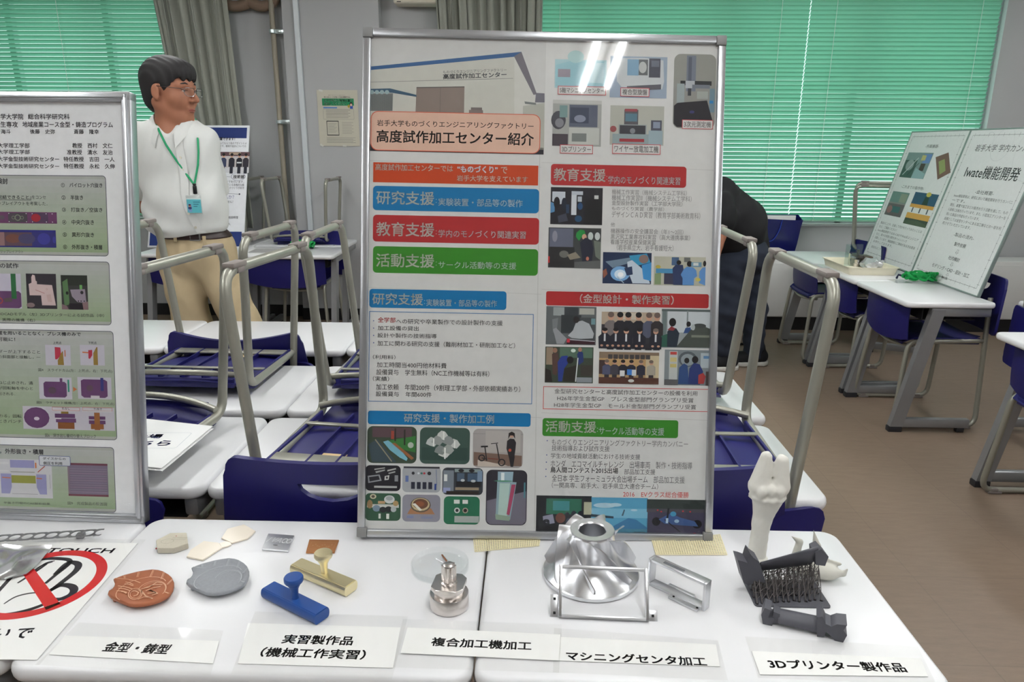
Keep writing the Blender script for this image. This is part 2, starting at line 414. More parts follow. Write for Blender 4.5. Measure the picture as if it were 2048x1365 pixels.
# pillar between the windows, with its corner guard
pxl = ony(570, 120, 5.93).x; pxr = ony(757, 20, 5.93).x
bm = BM(); box(bm, ((pxl+pxr)/2, (5.93+YB)/2+.005, ZC/2), (pxr-pxl, YB-5.93+.01, ZC), bevel=.004); struct('trim_1', bm, wall_m)
gx = ony(600, 120, 5.93).x
bm = BM(); box(bm, (gx, 5.915, ZC/2), (.04, .03, ZC), bevel=.004); struct('trim_2', bm, mat('pale plastic cover strip', (206, 212, 216), .3, noise=.02))
bm = BM(); box(bm, ((pxl+pxr)/2, 5.925, .05), (pxr-pxl, .012, .10)); box(bm, ((XL+pxl)/2, YB-.006, .05), (pxl-XL, .012, .1)); box(bm, ((pxr+W2[0])/2, YB-.006, .05), (W2[0]-pxr, .012, .1)); struct('baseboard_back', bm, black_p)

# radiator cover under the right window
cm = mat('cabinet white', (222, 222, 220), .5, noise=.02)
rc = thing('radiator_cover', 'long white radiator cover cabinet under the right window', 'cabinet', (2.3, 5.9, 0))
bm = BM(); box(bm, (2.05, 5.895, .345), (5.3, .27, .47), bevel=.004); o = obj('body', bm, cm, rc); o.matrix_parent_inverse = Matrix.Translation((-2.3, -5.9, 0))
bm = BM()
for k in range(6): box(bm, (-.15+k*.96, 5.757, .335), (.935, .014, .435), bevel=.003)
o = obj('front_panel', bm, cm, rc); o.matrix_parent_inverse = Matrix.Translation((-2.3, -5.9, 0))
bm = BM(); box(bm, (2.05, 5.90, .055), (5.28, .25, .11)); o = obj('plinth', bm, black_p, rc); o.matrix_parent_inverse = Matrix.Translation((-2.3, -5.9, 0))

# ------------------------------------------------------------------ blinds
sm = bpy.data.materials.new('mint blind slat'); sm.use_nodes = True; nt = sm.node_tree; nt.nodes.clear()
out = nt.nodes.new('ShaderNodeOutputMaterial'); mx = nt.nodes.new('ShaderNodeMixShader'); mx.inputs[0].default_value = .52
d = nt.nodes.new('ShaderNodeBsdfDiffuse'); t = nt.nodes.new('ShaderNodeBsdfTranslucent'); nz = nt.nodes.new('ShaderNodeTexNoise'); nz.inputs['Scale'].default_value = 2.2
cr = nt.nodes.new('ShaderNodeMix'); cr.data_type = 'RGBA'; cr.inputs[6].default_value = lin((140, 176, 156)); cr.inputs[7].default_value = lin((148, 182, 163))
tc = nt.nodes.new('ShaderNodeTexCoord'); nt.links.new(tc.outputs['Object'], nz.inputs['Vector'])
nt.links.new(nz.outputs[0], cr.inputs[0]); nt.links.new(cr.outputs[2], d.inputs[0]); t.inputs[0].default_value = lin((128, 200, 172))
nt.links.new(d.outputs[0], mx.inputs[1]); nt.links.new(t.outputs[0], mx.inputs[2]); nt.links.new(mx.outputs[0], out.inputs[0])
cord_m = mat('white blind cord', (225, 235, 228), .6)
def blind(x0, x1, zb, zt, label, tilt=1.0, y=5.96, cords=(), open_low=.3):
    t = thing('venetian_blind', label, 'blind', ((x0+x1)/2, y, zb), group=None)
    L = x1-x0; bm = BM(); pitch = .0315; w = .0385; n = int((zt-zb-.05)/pitch)
    for i in range(n):
        z = .02+i*pitch; a = tilt-open_low*(1-i/n)+random.uniform(-.035, .035); sag = random.uniform(-.0012, .0012)
        pr = []
        for k in range(5):
            s = (k/4-.5)*w; cv = .003*(1-(2*s/w)**2)
            pr.append((s*math.cos(a)-cv*math.sin(a), s*math.sin(a)+cv*math.cos(a)))   # inner edge high
        for xa, xb in ((-L/2, L/2),):
            A = [bm.verts.new((xa, -q[0], z+q[1]+sag)) for q in pr]; B = [bm.verts.new((xb, -q[0], z+q[1]-sag)) for q in pr]
            for k in range(4): bm.faces.new((A[k], A[k+1], B[k+1], B[k]))
    obj('slats', bm, sm, t, 60)
    bm = BM(); box(bm, (0, 0, zt-zb-.015), (L, .05, .04), bevel=.004); obj('head_rail', bm, mat('mint rail', (140, 190, 165), .45), t)
    bm = BM(); box(bm, (0, 0, .002), (L, .03, .014), bevel=.004); obj('bottom_rail', bm, MATS['mint rail'], t)
    for c in cords:
        bm = BM()
        for s in (-.0155, .0155): tube(bm, [(c-(x0+x1)/2, s, .0), (c-(x0+x1)/2, s, zt-zb-.03)], .0016, 5)
        obj('ladder_cord', bm, cord_m, t)
    return t
blind(-5.02, -2.60, .87, 2.68, 'wide mint green venetian blind left of the man, partly behind the left poster', cords=(-4.6, ony(122, 60, 5.96).x, -2.9), tilt=.74, open_low=.0)
xs = ony(1588, 330, 5.96).x
blind(-.60, xs-.003, .87, 2.68, 'mint green venetian blind right of the bunched curtain, behind the central poster', cords=(-.3, ony(1120, 30, 5.96).x, ony(1533, 330, 5.96).x))
blind(xs+.003, 3.50, .87, 2.68, 'mint green venetian blind at far right behind the two white panels', cords=(ony(1637, 330, 5.96).x, ony(1925, 250, 5.96).x))

# ------------------------------------------------------------------ curtains
cur_m = mat('grey green curtain cloth', (150, 152, 142), .85, noise=.05, scale=60, bump=.05, sheen=.2)
def curtain(name, label, x0, x1, x0b, x1b, y, folds, seed, zt=2.7, zb=.1):
    rnd = random.Random(seed); nx = folds*14; nz = 26; bm = BM(); ph = [rnd.uniform(-.35, .35) for _ in range(folds+1)]; am = [rnd.uniform(.6, 1.25) for _ in range(folds+1)]
    rows = []
    for j in range(nz+1):
        v = j/nz; row = []
        for i in range(nx+1):
            u = i/nx; k = min(int(u*folds), folds-1); tt = u*folds-k
            a = am[k]*(1-tt)+am[k+1]*tt
            x = (x0+(x1-x0)*u)*(1-v)+(x0b+(x1b-x0b)*u)*v + .010*math.sin(9*u*folds+v*2)
            yy = y+.034*a*math.sin(2*PI*(u*folds+ph[k]*tt*(1-tt)*2))*(1-.15*v)+.012*math.sin(2*PI*u*folds*2.3+seed+v*1.5)
            row.append(bm.verts.new((x, yy, zt+(zb-zt)*v)))
        rows.append(row)
    for A, B in zip(rows, rows[1:]):
        for i in range(nx): bm.faces.new((A[i], A[i+1], B[i+1], B[i]))
    o = obj(name, bm, cur_m, None, 180); md = o.modifiers.new('t', 'SOLIDIFY'); md.thickness = .003
    return tag(o, label, 'curtain')
curtain('curtain', 'grey green curtain bunched behind the man, beside the left blind', ony(300, 0, 5.87).x, ony(452, 0, 5.87).x, -2.72, -2.28, 5.87, 7, 3, zb=.78)
curtain('curtain', 'grey green curtain with tight folds behind the top of the central poster', ony(868, 5, 5.87).x, ony(1088, 20, 5.87).x, -.64, .05, 5.87, 11, 5, zb=.62)
bm = BM(); tube(bm, [(-5, 5.87, 2.71), (-2.2, 5.87, 2.71)], .012); tag(obj('curtain_rail', bm, alu_m), 'curtain rail above the left window near the ceiling', 'curtain rail')
bm = BM(); tube(bm, [(-.75, 5.87, 2.71), (3.7, 5.87, 2.71)], .012); tag(obj('curtain_rail', bm, alu_m), 'curtain rail above the right window near the ceiling', 'curtain rail')

# ------------------------------------------------------------------ wall fittings
pipe_m = mat('beige painted pipe', (150, 143, 128), .5)
t = thing('wall_pipe', 'beige vertical pipe on the grey wall left of the pillar', 'pipe', (ony(553, 150, 5.96).x, 5.96, 0))
bm = BM(); tube(bm, [(0, 0, 0), (0, 0, ZC)], .021, 12); obj('pipe', bm, pipe_m, t)
for yy in (63, 244):
    q = ony(560, yy, 5.94); bm = BM(); box(bm, (.055, -.02, q.z), (.10, .006, .032), bevel=.004); tube(bm, [(0, -.024, q.z-.012), (0, -.024, q.z+.012)], .024, 10); box(bm, (.055, -.026, q.z), (.03, .012, .018), bevel=.003)
    obj('pipe_clamp', bm, mat('zinc clamp', (205, 215, 215), .3, metal=.8), t)
duct_m = mat('tan wrapped duct', (128, 108, 92), .8, bump=.2, scale=80)
for (px, r, lb) in ((470, .17, 'tan wrapped hose loop on the wall at the top edge, nearer the curtain'), (522, .13, 'tan wrapped hose loop on the wall at the top edge, nearer the pipe')):
    c = ony(px, 12, 5.97); bm = BM(); tube(bm, [(c.x+r*math.cos(a), 5.985, c.z+r*.9+r*.9*math.sin(a)) for a in np.linspace(-PI, 0, 16)]+[(c.x+r, 5.985, ZC)], .04, 10)
    tag(obj('wrapped_hose', bm, duct_m), lb, 'hose', 'hose loops at the top of the wall')
q = ony(787, 4, 5.88); q2 = ony(868, 8, 5.88)
t = thing('wall_air_conditioner', 'cream box unit high on the wall beside the bunched curtain', 'air conditioner', (q.x+.165, 5.94, q2.z))
bm = BM(); box(bm, (0, 0, .13), (.33, .17, .26), bevel=.02, seg=3); obj('casing', bm, mat('cream plastic', (206, 200, 184), .45), t)
bm = BM(); box(bm, (-.12, -.08, .012), (.03, .02, .004)); obj('indicator', bm, black_p, t)
# the notice taped to the pillar
O = ony(640, 292, 5.925); nw = ony(720, 292, 5.925).x-O.x; nh = ony(640, 180, 5.925).z-O.z
O = Vector((O.x, 5.9245, O.z)); t = thing('paper_notice', 'cream paper notice with green heading taped to the grey pillar', 'notice', O)
def paper(name, w, h, col, parent, th=.0006, m=None):
    bm = BM(); box(bm, (w/2, 0, h/2), (w, th, h)); return obj(name, bm, m or mat('paper '+str(col), col, .8, noise=.03, scale=12), parent, 0)
paper('sheet', nw, nh, (196, 192, 176), t)
s = Sheet((0, -.0006, 0), (1, 0, 0), (0, 0, 1))
f = lambda u, v: (u*nw, (1-v)*nh)
s.box(f(.12, .15), f(.9, .275), (22, 132, 84), 1)
s.textuv('スマホ等から着席位置を', f(.17, .205), f(.87, .16), (226, 236, 220), .02, 2); s.textuv('送信してください！', f(.17, .265), f(.72, .217), (226, 236, 220), .02, 2)
s.textuv('本にQRコードが貼ってある教室では、', f(.17, .14), f(.82, .11), (50, 48, 48), .01, 2); s.textuv('教室からのアンケートに協力ください', f(.28, .10), f(.7, .083), (110, 108, 100), 0, 2)
s.box(f(.14, .325), f(.48, .30), (92, 134, 196), 1); s.outline(f(.13, .52), f(.89, .335), (120, 120, 116), .0015, 1, .006, px=False)
for k in range(6): s.box(f(.2, .362+.026*k), f(.8-.05*(k % 2), .354+.026*k), (140, 138, 130), 1)
s.outline(f(.2, .81), f(.5, .545), (60, 60, 62), .004, 2, .004, px=False); s.box(f(.2, .56), f(.5, .545), (60, 60, 62), 2); s.box(f(.2, .81), f(.5, .795), (60, 60, 62), 2)
for k in range(8): s.box(f(.24, .60+.022*k), f(.45-.03*(k % 3), .594+.022*k), (150, 148, 142), 1); s.box(f(.58, .58+.028*k), f(.86-.04*(k % 2), .573+.028*k), (150, 148, 140), 1)
for k in range(5): s.box(f(.18, .855+.022*k), f(.9-.06*(k % 2), .847+.022*k), (150, 148, 140), 1)
s.ell(f(.83, .245), .012, .014, (40, 34, 34), 3); s.box(f(.80, .33), f(.87, .275), (50, 84, 170), 3); s.ell(f(.83, .262), .009, .010, (226, 186, 160), 4); s.ell(f(.77, .285), .009, .012, (180, 160, 60), 3)
s.build('printing', t)
for u, v, a in ((.05, .99, .7), (.1, .01, .2), (.62, 1.0, .1)):
    bm = BM(); box(bm, (u*nw, -.0012, (1-v)*nh), (.03, .0006, .014), rot=Euler((0, a, 0))); obj('tape', bm, mat('cloudy tape', (206, 206, 198), .35), t)

# ------------------------------------------------------------------ ceiling lights (twin fluorescent tubes)
tube_m = bpy.data.materials.new('lit tube'); tube_m.use_nodes = True; nt = tube_m.node_tree; nt.nodes.clear()
o_ = nt.nodes.new('ShaderNodeOutputMaterial'); e = nt.nodes.new('ShaderNodeEmission'); e.inputs[0].default_value = (.985, 1, 1, 1); e.inputs[1].default_value = LAMP_POWER; nt.links.new(e.outputs[0], o_.inputs[0])
def lamp(x, y, first=None):
    if first:
        r = copy_tree(first); r.location = (x, y, ZC); return r
    t = thing('ceiling_light', 'twin tube fluorescent light on the ceiling', 'light', (x, y, ZC), group='ceiling lights')
    bm = BM(); box(bm, (0, 0, -.015), (.22, 1.28, .03), bevel=.004); prism(bm, [(-.03, -.03), (.03, -.03), (.012, -.062), (-.012, -.062)], -.62, .62, lambda a, b, c: (a, c, b)); obj('housing', bm, white_p, t)
    for s in (-.06, .06):
        bm = BM(); tube(bm, [(s, -.6, -.06), (s, .6, -.06)], .0165, 12); obj('tube', bm, tube_m, t)
    return t
L0 = None
for i, (x, y) in enumerate(FIXTURES):
    l = lamp(x, y, L0); L0 = L0 or l
# ================================================================== school desks and chairs
top_m = mat('white laminate', (227, 227, 229), .28, noise=.012, scale=6, spec=.5)
steel_m = mat('silver painted steel', (150, 151, 153), .38, metal=.55, noise=.05)
blue_m = mat('navy blue plastic', (23, 21, 92), .45, noise=.06, scale=20, bump=.02)
tubem = mat('greige metallic tube', (156, 155, 144), .36, metal=.45, noise=.05)
glide_m = mat('grey brown glide plastic', (128, 120, 116), .6, noise=.08)
hook_m = mat('chrome wire', (190, 190, 192), .2, metal=1)
dark_m = mat('dark steel shelf', (40, 40, 44), .5)
def make_desk(w, label):
    d = .45; t = thing('school_desk', label, 'desk')
    bm = BM(); slab(bm, rrect(-w/2+.001, -d/2, w/2-.001, d/2, .035, 7), .672, .70, .009, 4); obj('tabletop', bm, top_m, t, 50)
    for s in (-1, 1):
        x = s*(w/2-.034); bm = BM()
        leg = [(.21, .03), (.145, .03), (.02, .66), (.085, .66)]
        fs = prism(bm, leg, x-.019, x+.019, lambda a, b, c: (c, a, b)); box(bm, (x, -.02, .05), (.036, .36, .05), bevel=.008)
        box(bm, (x, -.06, .648), (.034, .30, .045), bevel=.008)
        obj('leg_frame', bm, steel_m, t)
        for fy, fs_ in ((.18, (.042, .07, .03)), (-.16, (.03, .04, .026))):
            bm = BM(); box(bm, (x, fy, .014), fs_, bevel=.005); obj('foot_cap', bm, dark_m, t)
    bm = BM(); N = 18; rows = []
    for j in range(9):
        v = j/8; row = []
        for i in range(N+1):
            u = i/N*2-1; x = u*(w/2-.075); y = .165+.03*(1-u*u)-.02*(v-.3)**2; z = .665-(.175+.03*(1-u*u))*v
            row.append(bm.verts.new((x, y, z)))
        rows.append(row)
    for A, B in zip(rows, rows[1:]):
        for i in range(N): bm.faces.new((A[i], A[i+1], B[i+1], B[i]))
    shell(bm, .006)
    mp_ = obj('modesty_panel', bm, blue_m, t, 60)
    for r in range(2):
        bm = BM()
        for k in range(26):
            u = (k/25*2-1)*.92; x = u*(w/2-.075); y = .1955+.03*(1-u*u)-.02*(.75+.09*r-.3)**2-.03; z = .665-(.175+.03*(1-u*u))*(.77+.11*r)
            box(bm, (x, y+.0012, z), (.011, .003, .005))
        obj('slot_row', bm, mat('slot shade blue', (78, 74, 150), .6), mp_)
    bm = BM(); box(bm, (0, -.03, .60), (w-.14, .27, .006)); box(bm, (0, .105, .63), (w-.14, .006, .06)); obj('under_shelf', bm, dark_m, t)
    bm = BM()
    for s in (0, .05): tube(bm, fillet([(w/2-.025, -.1+s, .64), (w/2-.008, -.1+s, .60), (w/2-.012, -.1+s, .56), (w/2+.008, -.1+s, .55), (w/2+.012, -.1+s, .57)], .02, 3), .0025, 6)
    obj('bag_hook', bm, hook_m, t)
    return t
HS = .501       # height of the highest edge of the seat
def make_chair(dip=0., label='', bow=.035):
    t = thing('school_chair', label, 'chair')
    # seat: shallow shell with a rolled front edge and ribs below
    bm = BM(); NX, NY = 16, 16; rows = []
    for j in range(NY+1):
        v = j/NY; row = []
        for i in range(NX+1):
            u = i/NX*2-1; hw = .205*(1-.12*max(0, (.25-v)/.25)**2-.10*max(0, (v-.85)/.15)**2)
            y = -.185+.40*v; z = HS-.0065-.012*(1-u*u)-.016*math.sin(PI*min(1, v*1.1))-.035*max(0, (v-.78)/.22)**2
            row.append(bm.verts.new((u*hw, y, z)))
        rows.append(row)
    for A, B in zip(rows, rows[1:]):
        for i in range(NX): bm.faces.new((A[i], A[i+1], B[i+1], B[i]))
    shell(bm, -.005)
    for x in (-.105, -.035, .035, .105): box(bm, (x, -.01, HS-.040), (.005, .31, .012))
    for s in (-1, 1): box(bm, (s*.198, -.01, HS-.03), (.008, .33, .034), bevel=.003)
    box(bm, (0, .205, HS-.045), (.33, .008, .03), bevel=.003)
    obj('seat', bm, blue_m, t, 50)
    bm = BM(); box(bm, (.06, -.11, HS-.037), (.06, .03, .001)); obj('paper_label', bm, mat('buff label', (214, 186, 140), .7), t, 0)
    # back
    bm = BM(); zb, zt = .515, .805; zh0, zh1, hw = .715, .756, .072; zs = sorted(set([zb+.0, zb+.004, zb+.012, zb+.03, zb+.08, .64, .69, zh0, zh0+.004, zh0+.012, zh0+.024, zh1-.001, zh1, .77, .785, zt-.02, zt-.008, zt-.002, zt]))
    def hwid(z): 
        if z <= zb+.03: q = (zb+.03-z)/.03; return .275-.03*(1-math.sqrt(max(0, 1-q*q)))
        if z >= zt-.04: q = (z-zt+.04)/.04; return (.237-.03*(1-math.sqrt(max(0, 1-q*q))))
        return .275-.038*(z-zb)/(zt-zb)
    def pos(x, z):
        dz = -dip*math.cos(x/.235*PI/2)*max(0, (z-.70)/.105) if dip else 0
        return (x, -.205-.10*(z-.5)-bow*(1-(x/.235)**2)+.004, z+dz)
    rows = []
    for z in zs:
        W_ = hwid(z)
        if z <= zh0: h = hw*.0 if z == zh0 else .0
        elif z < zh1: q = (z-zh0)/(zh1-zh0); h = hw*math.sqrt(max(0, 1-(1-q)**2))
        else: h = hw
        hh = max(h, .004 if z < zh0 else h) if zh0 <= z <= zh1 else hw*.6
        xs_ = [-W_+(W_-hh)*k/7 for k in range(8)]+[-hh+2*hh*k/6 for k in range(1, 6)]+[hh+(W_-hh)*k/7 for k in range(8)]
        rows.append((z, [bm.verts.new(pos(x, z)) for x in xs_]))
    for (z0, A), (z1, B) in zip(rows, rows[1:]):
        for i in range(len(A)-1):
            if z0 >= zh0-1e-6 and z1 <= zh1+1e-6 and 7 <= i < 13: continue
            bm.faces.new((A[i], A[i+1], B[i+1], B[i]))
    bmesh.ops.dissolve_degenerate(bm, dist=.0008, edges=bm.edges[:])
    shell(bm, .012)
    obj('backrest', bm, blue_m, t, 45)
    # sled frames
    for s in (-1, 1):
        bm = BM()
        tube(bm, fillet([(s*.185, -.200, .70), (s*.20, -.200, .50), (s*.243, -.20, .0145), (s*.243, .235, .0145), (s*.208, .195, HS-.035), (s*.198, -.205, HS-.028)], [.1, .06, .06, .045], 5), .0125, 10)
        obj('side_frame', bm, tubem, t, 60)
        for y in (-.145, .175):
            bm = BM(); box(bm, (s*.243, y, .0065), (.030, .058, .013), bevel=.004); box(bm, (s*.243, y+.004, .0175), (.029, .032, .016), bevel=.005); obj('glide', bm, glide_m, t)
    bm = BM(); tube(bm, [(.208*u, .165+.035*(1-u*u), HS-.075+.02*u*u) for u in np.linspace(-1, 1, 13)], .0095, 8); obj('front_bar', bm, tubem, t, 60)
    bm = BM(); box(bm, (0, -.145, HS-.042), (.40, .05, .006), bevel=.002); box(bm, (0, .06, HS-.046), (.40, .018, .006), bevel=.002); obj('cross_strap', bm, tubem, t)
    return t
desk0 = make_desk(.70, ''); deskB = make_desk(.61, ''); chair0 = make_chair(0, ''); chairD = make_chair(.03, '', .03)
used = set()
def inst(src, loc, rot, label, group=None):
    o = src if src.name not in used else copy_tree(src)
    used.add(src.name); o.location = loc; o.rotation_euler = rot; o['label'] = label
    if group: o['group'] = group
    elif 'group' in o: del o['group']
    return o
GD, GC = 'white school desks of the room', 'navy school chairs'
R1, R2, R3, R4 = 1.3235-.225, 1.8965-.225, 2.39-.225, 3.028-.225
desk = lambda x, y, lb, rz=0, src=desk0: inst(src, (x, y, 0), (0, 0, rz), lb, GD)
D_item = desk(-.428, R1, 'white desk in front, under the brass and blue bars')
desk(.272, R1, 'white desk in front at right, under the impeller and the printed bone')
desk(-1.130, R1, 'white desk at front left, under the left poster and the do-not-touch sheet')
desk(-.382, R2, 'white desk in the second row behind the central poster, left of centre')
desk(.318, R2, 'white desk in the second row at the aisle, right behind the central poster')
desk(-1.084, R2, 'white desk in the second row with papers lying on an upturned chair')
desk(-.364, R3, 'white desk in the third row, behind the poster left of centre')
desk(.336, R3, 'white desk in the third row at the aisle, mostly hidden by the poster')
desk(-1.066, R3, 'white desk in the third row, left, below the man')
desk(-1.05, R4, 'white desk in the fourth row with a navy chair back before it')
desk(-1.752, R4, 'white desk in the fourth row at the left, just before the man')
desk(-.348, R4, 'white desk in the fourth row behind the left edge of the central poster')
desk(.354, R4, 'white desk in the fourth row hidden behind the central poster')
for k, (yy, lb) in enumerate(((3.876, 'white display desk at right under the two white panels, nearest of its three'), (4.487, 'white display desk at right, middle one of the three in line'), (5.098, 'white display desk at right, farthest of the three, by the window'))):
    desk(2.11, yy, lb, PI/2, deskB)
desk(2.185, 2.70, 'white desk cut off by the right edge of the photo, nearest in the right column', PI/2, deskB)
desk(2.70, 3.36, 'white desk at the right edge behind the display desks, with an upturned chair', PI/2, deskB)
desk(2.76, 5.33, 'white desk by the window behind the white panels', PI/2-.42, deskB)
desk(-1.725, 5.155, 'white display desk at back left with papers and a green lanyard', PI)
desk(-2.43, 5.155, 'white display desk at back left under the blue headed poster', PI)
desk(-1.765, 5.62, 'white desk at back left against the pillar with an upturned chair', PI)
desk(-2.47, 5.62, 'white desk at back left behind the blue headed poster', PI)
# chairs: turned upside down on the desks
def upturned(x, y, lb, rear_far=False, rz=0., src=chair0): return inst(src, (x, y, .7005+HS), (0, PI, (PI if rear_far else 0)+rz), lb, GC)
upturned(-1.068, 1.655, 'upturned navy chair with white papers lying on it, beside the left poster', rz=-.10)
upturned(-.388, 1.655, 'upturned navy chair on the second row desk, just left of the central poster', rz=-.12)
upturned(.377, 1.65, 'upturned navy chair on the second row aisle desk, right of the central poster')
upturned(-1.055, 2.26, 'upturned navy chair on the third row desk below the man', True, -.03)
upturned(-.408, 2.265, 'upturned navy chair on the third row desk beside the left edge of the central poster', True)
upturned(.375, 2.235, 'upturned navy chair on the third row desk right of the central poster', True)
def upright(x, y, rz, lb, src=chair0): return inst(src, (x, y, 0), (0, 0, rz), lb, GC)
upright(-.415, 1.645, 0, 'upright navy chair with handle slot, its back showing left of the poster')
upright(.30, 1.645, 0, 'upright navy chair whose back shows left of the printed bone')
upright(-1.06, 2.70, 0, 'upright navy chair with a dipped back edge before the fourth row desk', chairD)
for yy, lb in ((3.90, 'navy chair tucked under the nearest display desk at right'), (4.49, 'navy chair tucked under the middle display desk at right'), (5.08, 'navy chair tucked under the farthest display desk at right')):
    upright(2.18 if yy < 5 else 2.12, yy, PI/2, lb)
upright(2.20, 2.66, PI/2, 'navy chair tucked under the desk cut off by the right edge')
upright(-1.70, 5.26, PI, 'navy chair tucked behind the back left desk with the green lanyard')
upturned(-1.775, 5.65, 'upturned navy chair on the back desk before the pillar, with both tube frames in view', rz=PI)
upturned(-2.40, 5.665, 'upturned navy chair on the back desk, partly behind the blue headed poster', rz=PI)
upturned(2.66, 3.36, 'upturned navy chair on the desk at the right edge behind the white panels', rz=-PI/2)
upturned(2.605, 5.40, 'upturned navy chair by the window behind the white panels', rz=PI/2-.42)
# ================================================================== framed posters
frame_m = mat('anodised aluminium', (186, 188, 192), .3, metal=.85, noise=.04, stretch=(2, 2, 60))
corner_m = mat('grey corner cap', (128, 128, 128), .5, noise=.04)
board_m = mat('poster backing board', (120, 122, 125), .7)
cover_m = clear_mat('clear poster cover', (252, 253, 253), .035, refl=.045)
ink_m = print_mat()
def adopt(o, parent): o.parent = parent; o.matrix_parent_inverse = (Matrix.LocRotScale(parent.location, parent.rotation_euler, None)).inverted(); return o
def basis(yaw, roll, lean):
    ex = Vector((math.cos(yaw)*math.cos(roll), math.sin(yaw)*math.cos(roll), math.sin(roll)))
    u0 = Vector((-math.sin(yaw)*math.sin(lean), math.sin(lean)*math.cos(yaw), math.cos(lean))); n = ex.cross(u0).normalized(); up = n.cross(ex)
    return ex, up, n
def bar(bm, O, ex, up, n, a0, a1, b0, b1, d0, d1, bev=.0015):
    """box in panel coordinates: along ex, up, n"""
    M = Matrix((ex, up, n)).transposed()
    box(bm, O+ex*(a0+a1)/2+up*(b0+b1)/2+n*(d0+d1)/2, (a1-a0, b1-b0, d1-d0), rot=M, bevel=bev)
def framed(name, label, O, ex, up, n, w, h, rail, depth, corners=True, stand=True, warp=None):
    """O bottom middle of the front face"""
    t = thing(name, label, 'poster', O); mk = lambda nm, bm, m: adopt(obj(nm, bm, m), t)
    bm = BM(); bar(bm, O, ex, up, n, -w/2+.003, w/2-.003, .003, h-.003, -depth, -depth*.45, 0); mk('backing_board', bm, board_m)
    c = rail*1.25 if corners else 0
    for a0, a1, b0, b1 in ((-w/2+c, w/2-c, 0, rail), (-w/2+c, w/2-c, h-rail, h), (-w/2, -w/2+rail, c, h-c), (w/2-rail, w/2, c, h-c)):
        bm = BM(); bar(bm, O, ex, up, n, a0, a1, b0, b1, -depth, 0, .0022)
        if not corners:
            i = rail*.3; hz = (a1-a0) > (b1-b0)
            if hz: bar(bm, O, ex, up, n, a0+i, a1-i, b0+i, b1-i, 0, .003, .001)
            else: bar(bm, O, ex, up, n, a0+i, a1-i, b0+i, b1-i, 0, .003, .001)
        mk('frame_rail', bm, frame_m)
    if corners:
        for sx in (-1, 1):
            for b0 in (0, h-c):
                bm = BM(); a = (-w/2-.0008, -w/2+c) if sx < 0 else (w/2-c, w/2+.0008); bar(bm, O, ex, up, n, a[0], a[1], b0-.0006 if not b0 else b0, b0+c+(.0006 if b0 else 0), -depth-.0005, .0012, .002); mk('frame_corner', bm, corner_m)
    if stand:
        bm = BM(); top = O+up*h*.62-n*depth; foot = Vector((top.x, top.y+.0, O.z)) + Vector((-n.x, -n.y, 0)).normalized()*.02; foot.z = .702
        tube(bm, [top, foot], .006, 8); mk('prop_leg', bm, frame_m)
    return t
def cover(t, O, ex, up, n, w, h, rail, depth, amp=.0):
    bm = BM(); NX, NY = 14, 30; rows = []
    for j in range(NY+1):
        row = []
        for i in range(NX+1):
            x = (i/NX-.5)*(w-2*rail); y = rail+(h-2*rail)*j/NY
            z = -depth*.28+.0012*amp*(math.sin(7*x+5*y)*.5+3.2*max(0, (y-.72*h)/(.28*h))**2*(x+.35)*2)
            row.append(bm.verts.new(O+ex*x+up*y+n*z))
        rows.append(row)
    for A, B in zip(rows, rows[1:]):
        for i in range(NX): bm.faces.new((A[i], A[i+1], B[i+1], B[i]))
    adopt(obj('clear_cover', bm, cover_m, None, 180), t)

K, GRY, WHT, RED, BLU, GRN = (38, 36, 38), (120, 118, 118), (216, 214, 206), (172, 40, 42), (0, 112, 168), (52, 132, 32)
SKIN, HAIR, NAVY, GUN = (196, 150, 126), (28, 24, 26), (36, 42, 84), (70, 72, 76)
# ------------------------------------------------------------------ central poster
Oc = Vector((.0153, 1.257, .704)); exc, upc, nc = basis(.0349, -.015, .2341); Wc, Hc = .697, .9835
pc = framed('framed_poster', 'large central poster in a silver frame with pink title box and coloured headings', Oc, exc, upc, nc, Wc, Hc, .0148, .02)
S = Sheet(Oc-nc*.0085, exc, upc)
S.box((-Wc/2+.006, .006), (Wc/2-.006, Hc-.006), (214, 213, 211), 0)
for a, b in (((1083, 60), (1069, 1058)), ): S.line(a, b, .001, (186, 185, 182), .5)
for y in (321, 575, 822): S.line((735, y), (1083, y+14), .0008, (190, 188, 186), .5); S.line((1083, y+4), (1430, y+20), .0008, (190, 188, 186), .5)
# building photograph
S.rect((739, 56), (1088, 309), (203, 202, 200), 1)
P = lambda L: [S.uv(q) for q in L]
S.poly(P([(739, 140), (1029, 113), (1030, 222), (1030, 309), (737, 297)]), (196, 195, 186), 2)
S.poly(P([(1029, 113), (1068, 190), (1072, 200), (1066, 309), (1028, 309)]), (204, 203, 196), 2.2)
S.poly(P([(739, 133.5), (1043, 103.8), (1043, 112.5), (739, 140.5)]), (58, 96, 142), 2.6)
S.poly(P([(1043, 104), (1074, 189), (1067, 190), (1028, 113)]), (112, 108, 116), 2.7)
S.line((739, 164.5), (1026, 157), .0012, (150, 150, 146), 2.8)
S.poly(P([(833, 176), (929, 174.5), (928, 228), (831, 226)]), (134, 120, 112), 2.8); S.line((881, 175.5), (880, 226), .001, (116, 104, 98), 2.9)
S.line((833, 175.4), (929, 174), .0018, (92, 86, 84), 3)
S.poly(P([(739, 187), (786, 187), (785, 222), (739, 222)]), (112, 116, 114), 2.6)
for k in range(24): S.line((740+k*1.9, 190), (740+k*1.9, 222), .0005, (96, 100, 98), 2.7)
S.poly(P([(739, 178), (780, 177), (833, 190), (833, 194), (785, 186), (739, 184)]), (58, 88, 110), 3)
for k in range(4): S.ell(S.uv((744+k*10, 184.5)), .0042, .004, (150, 172, 174), 3.1)
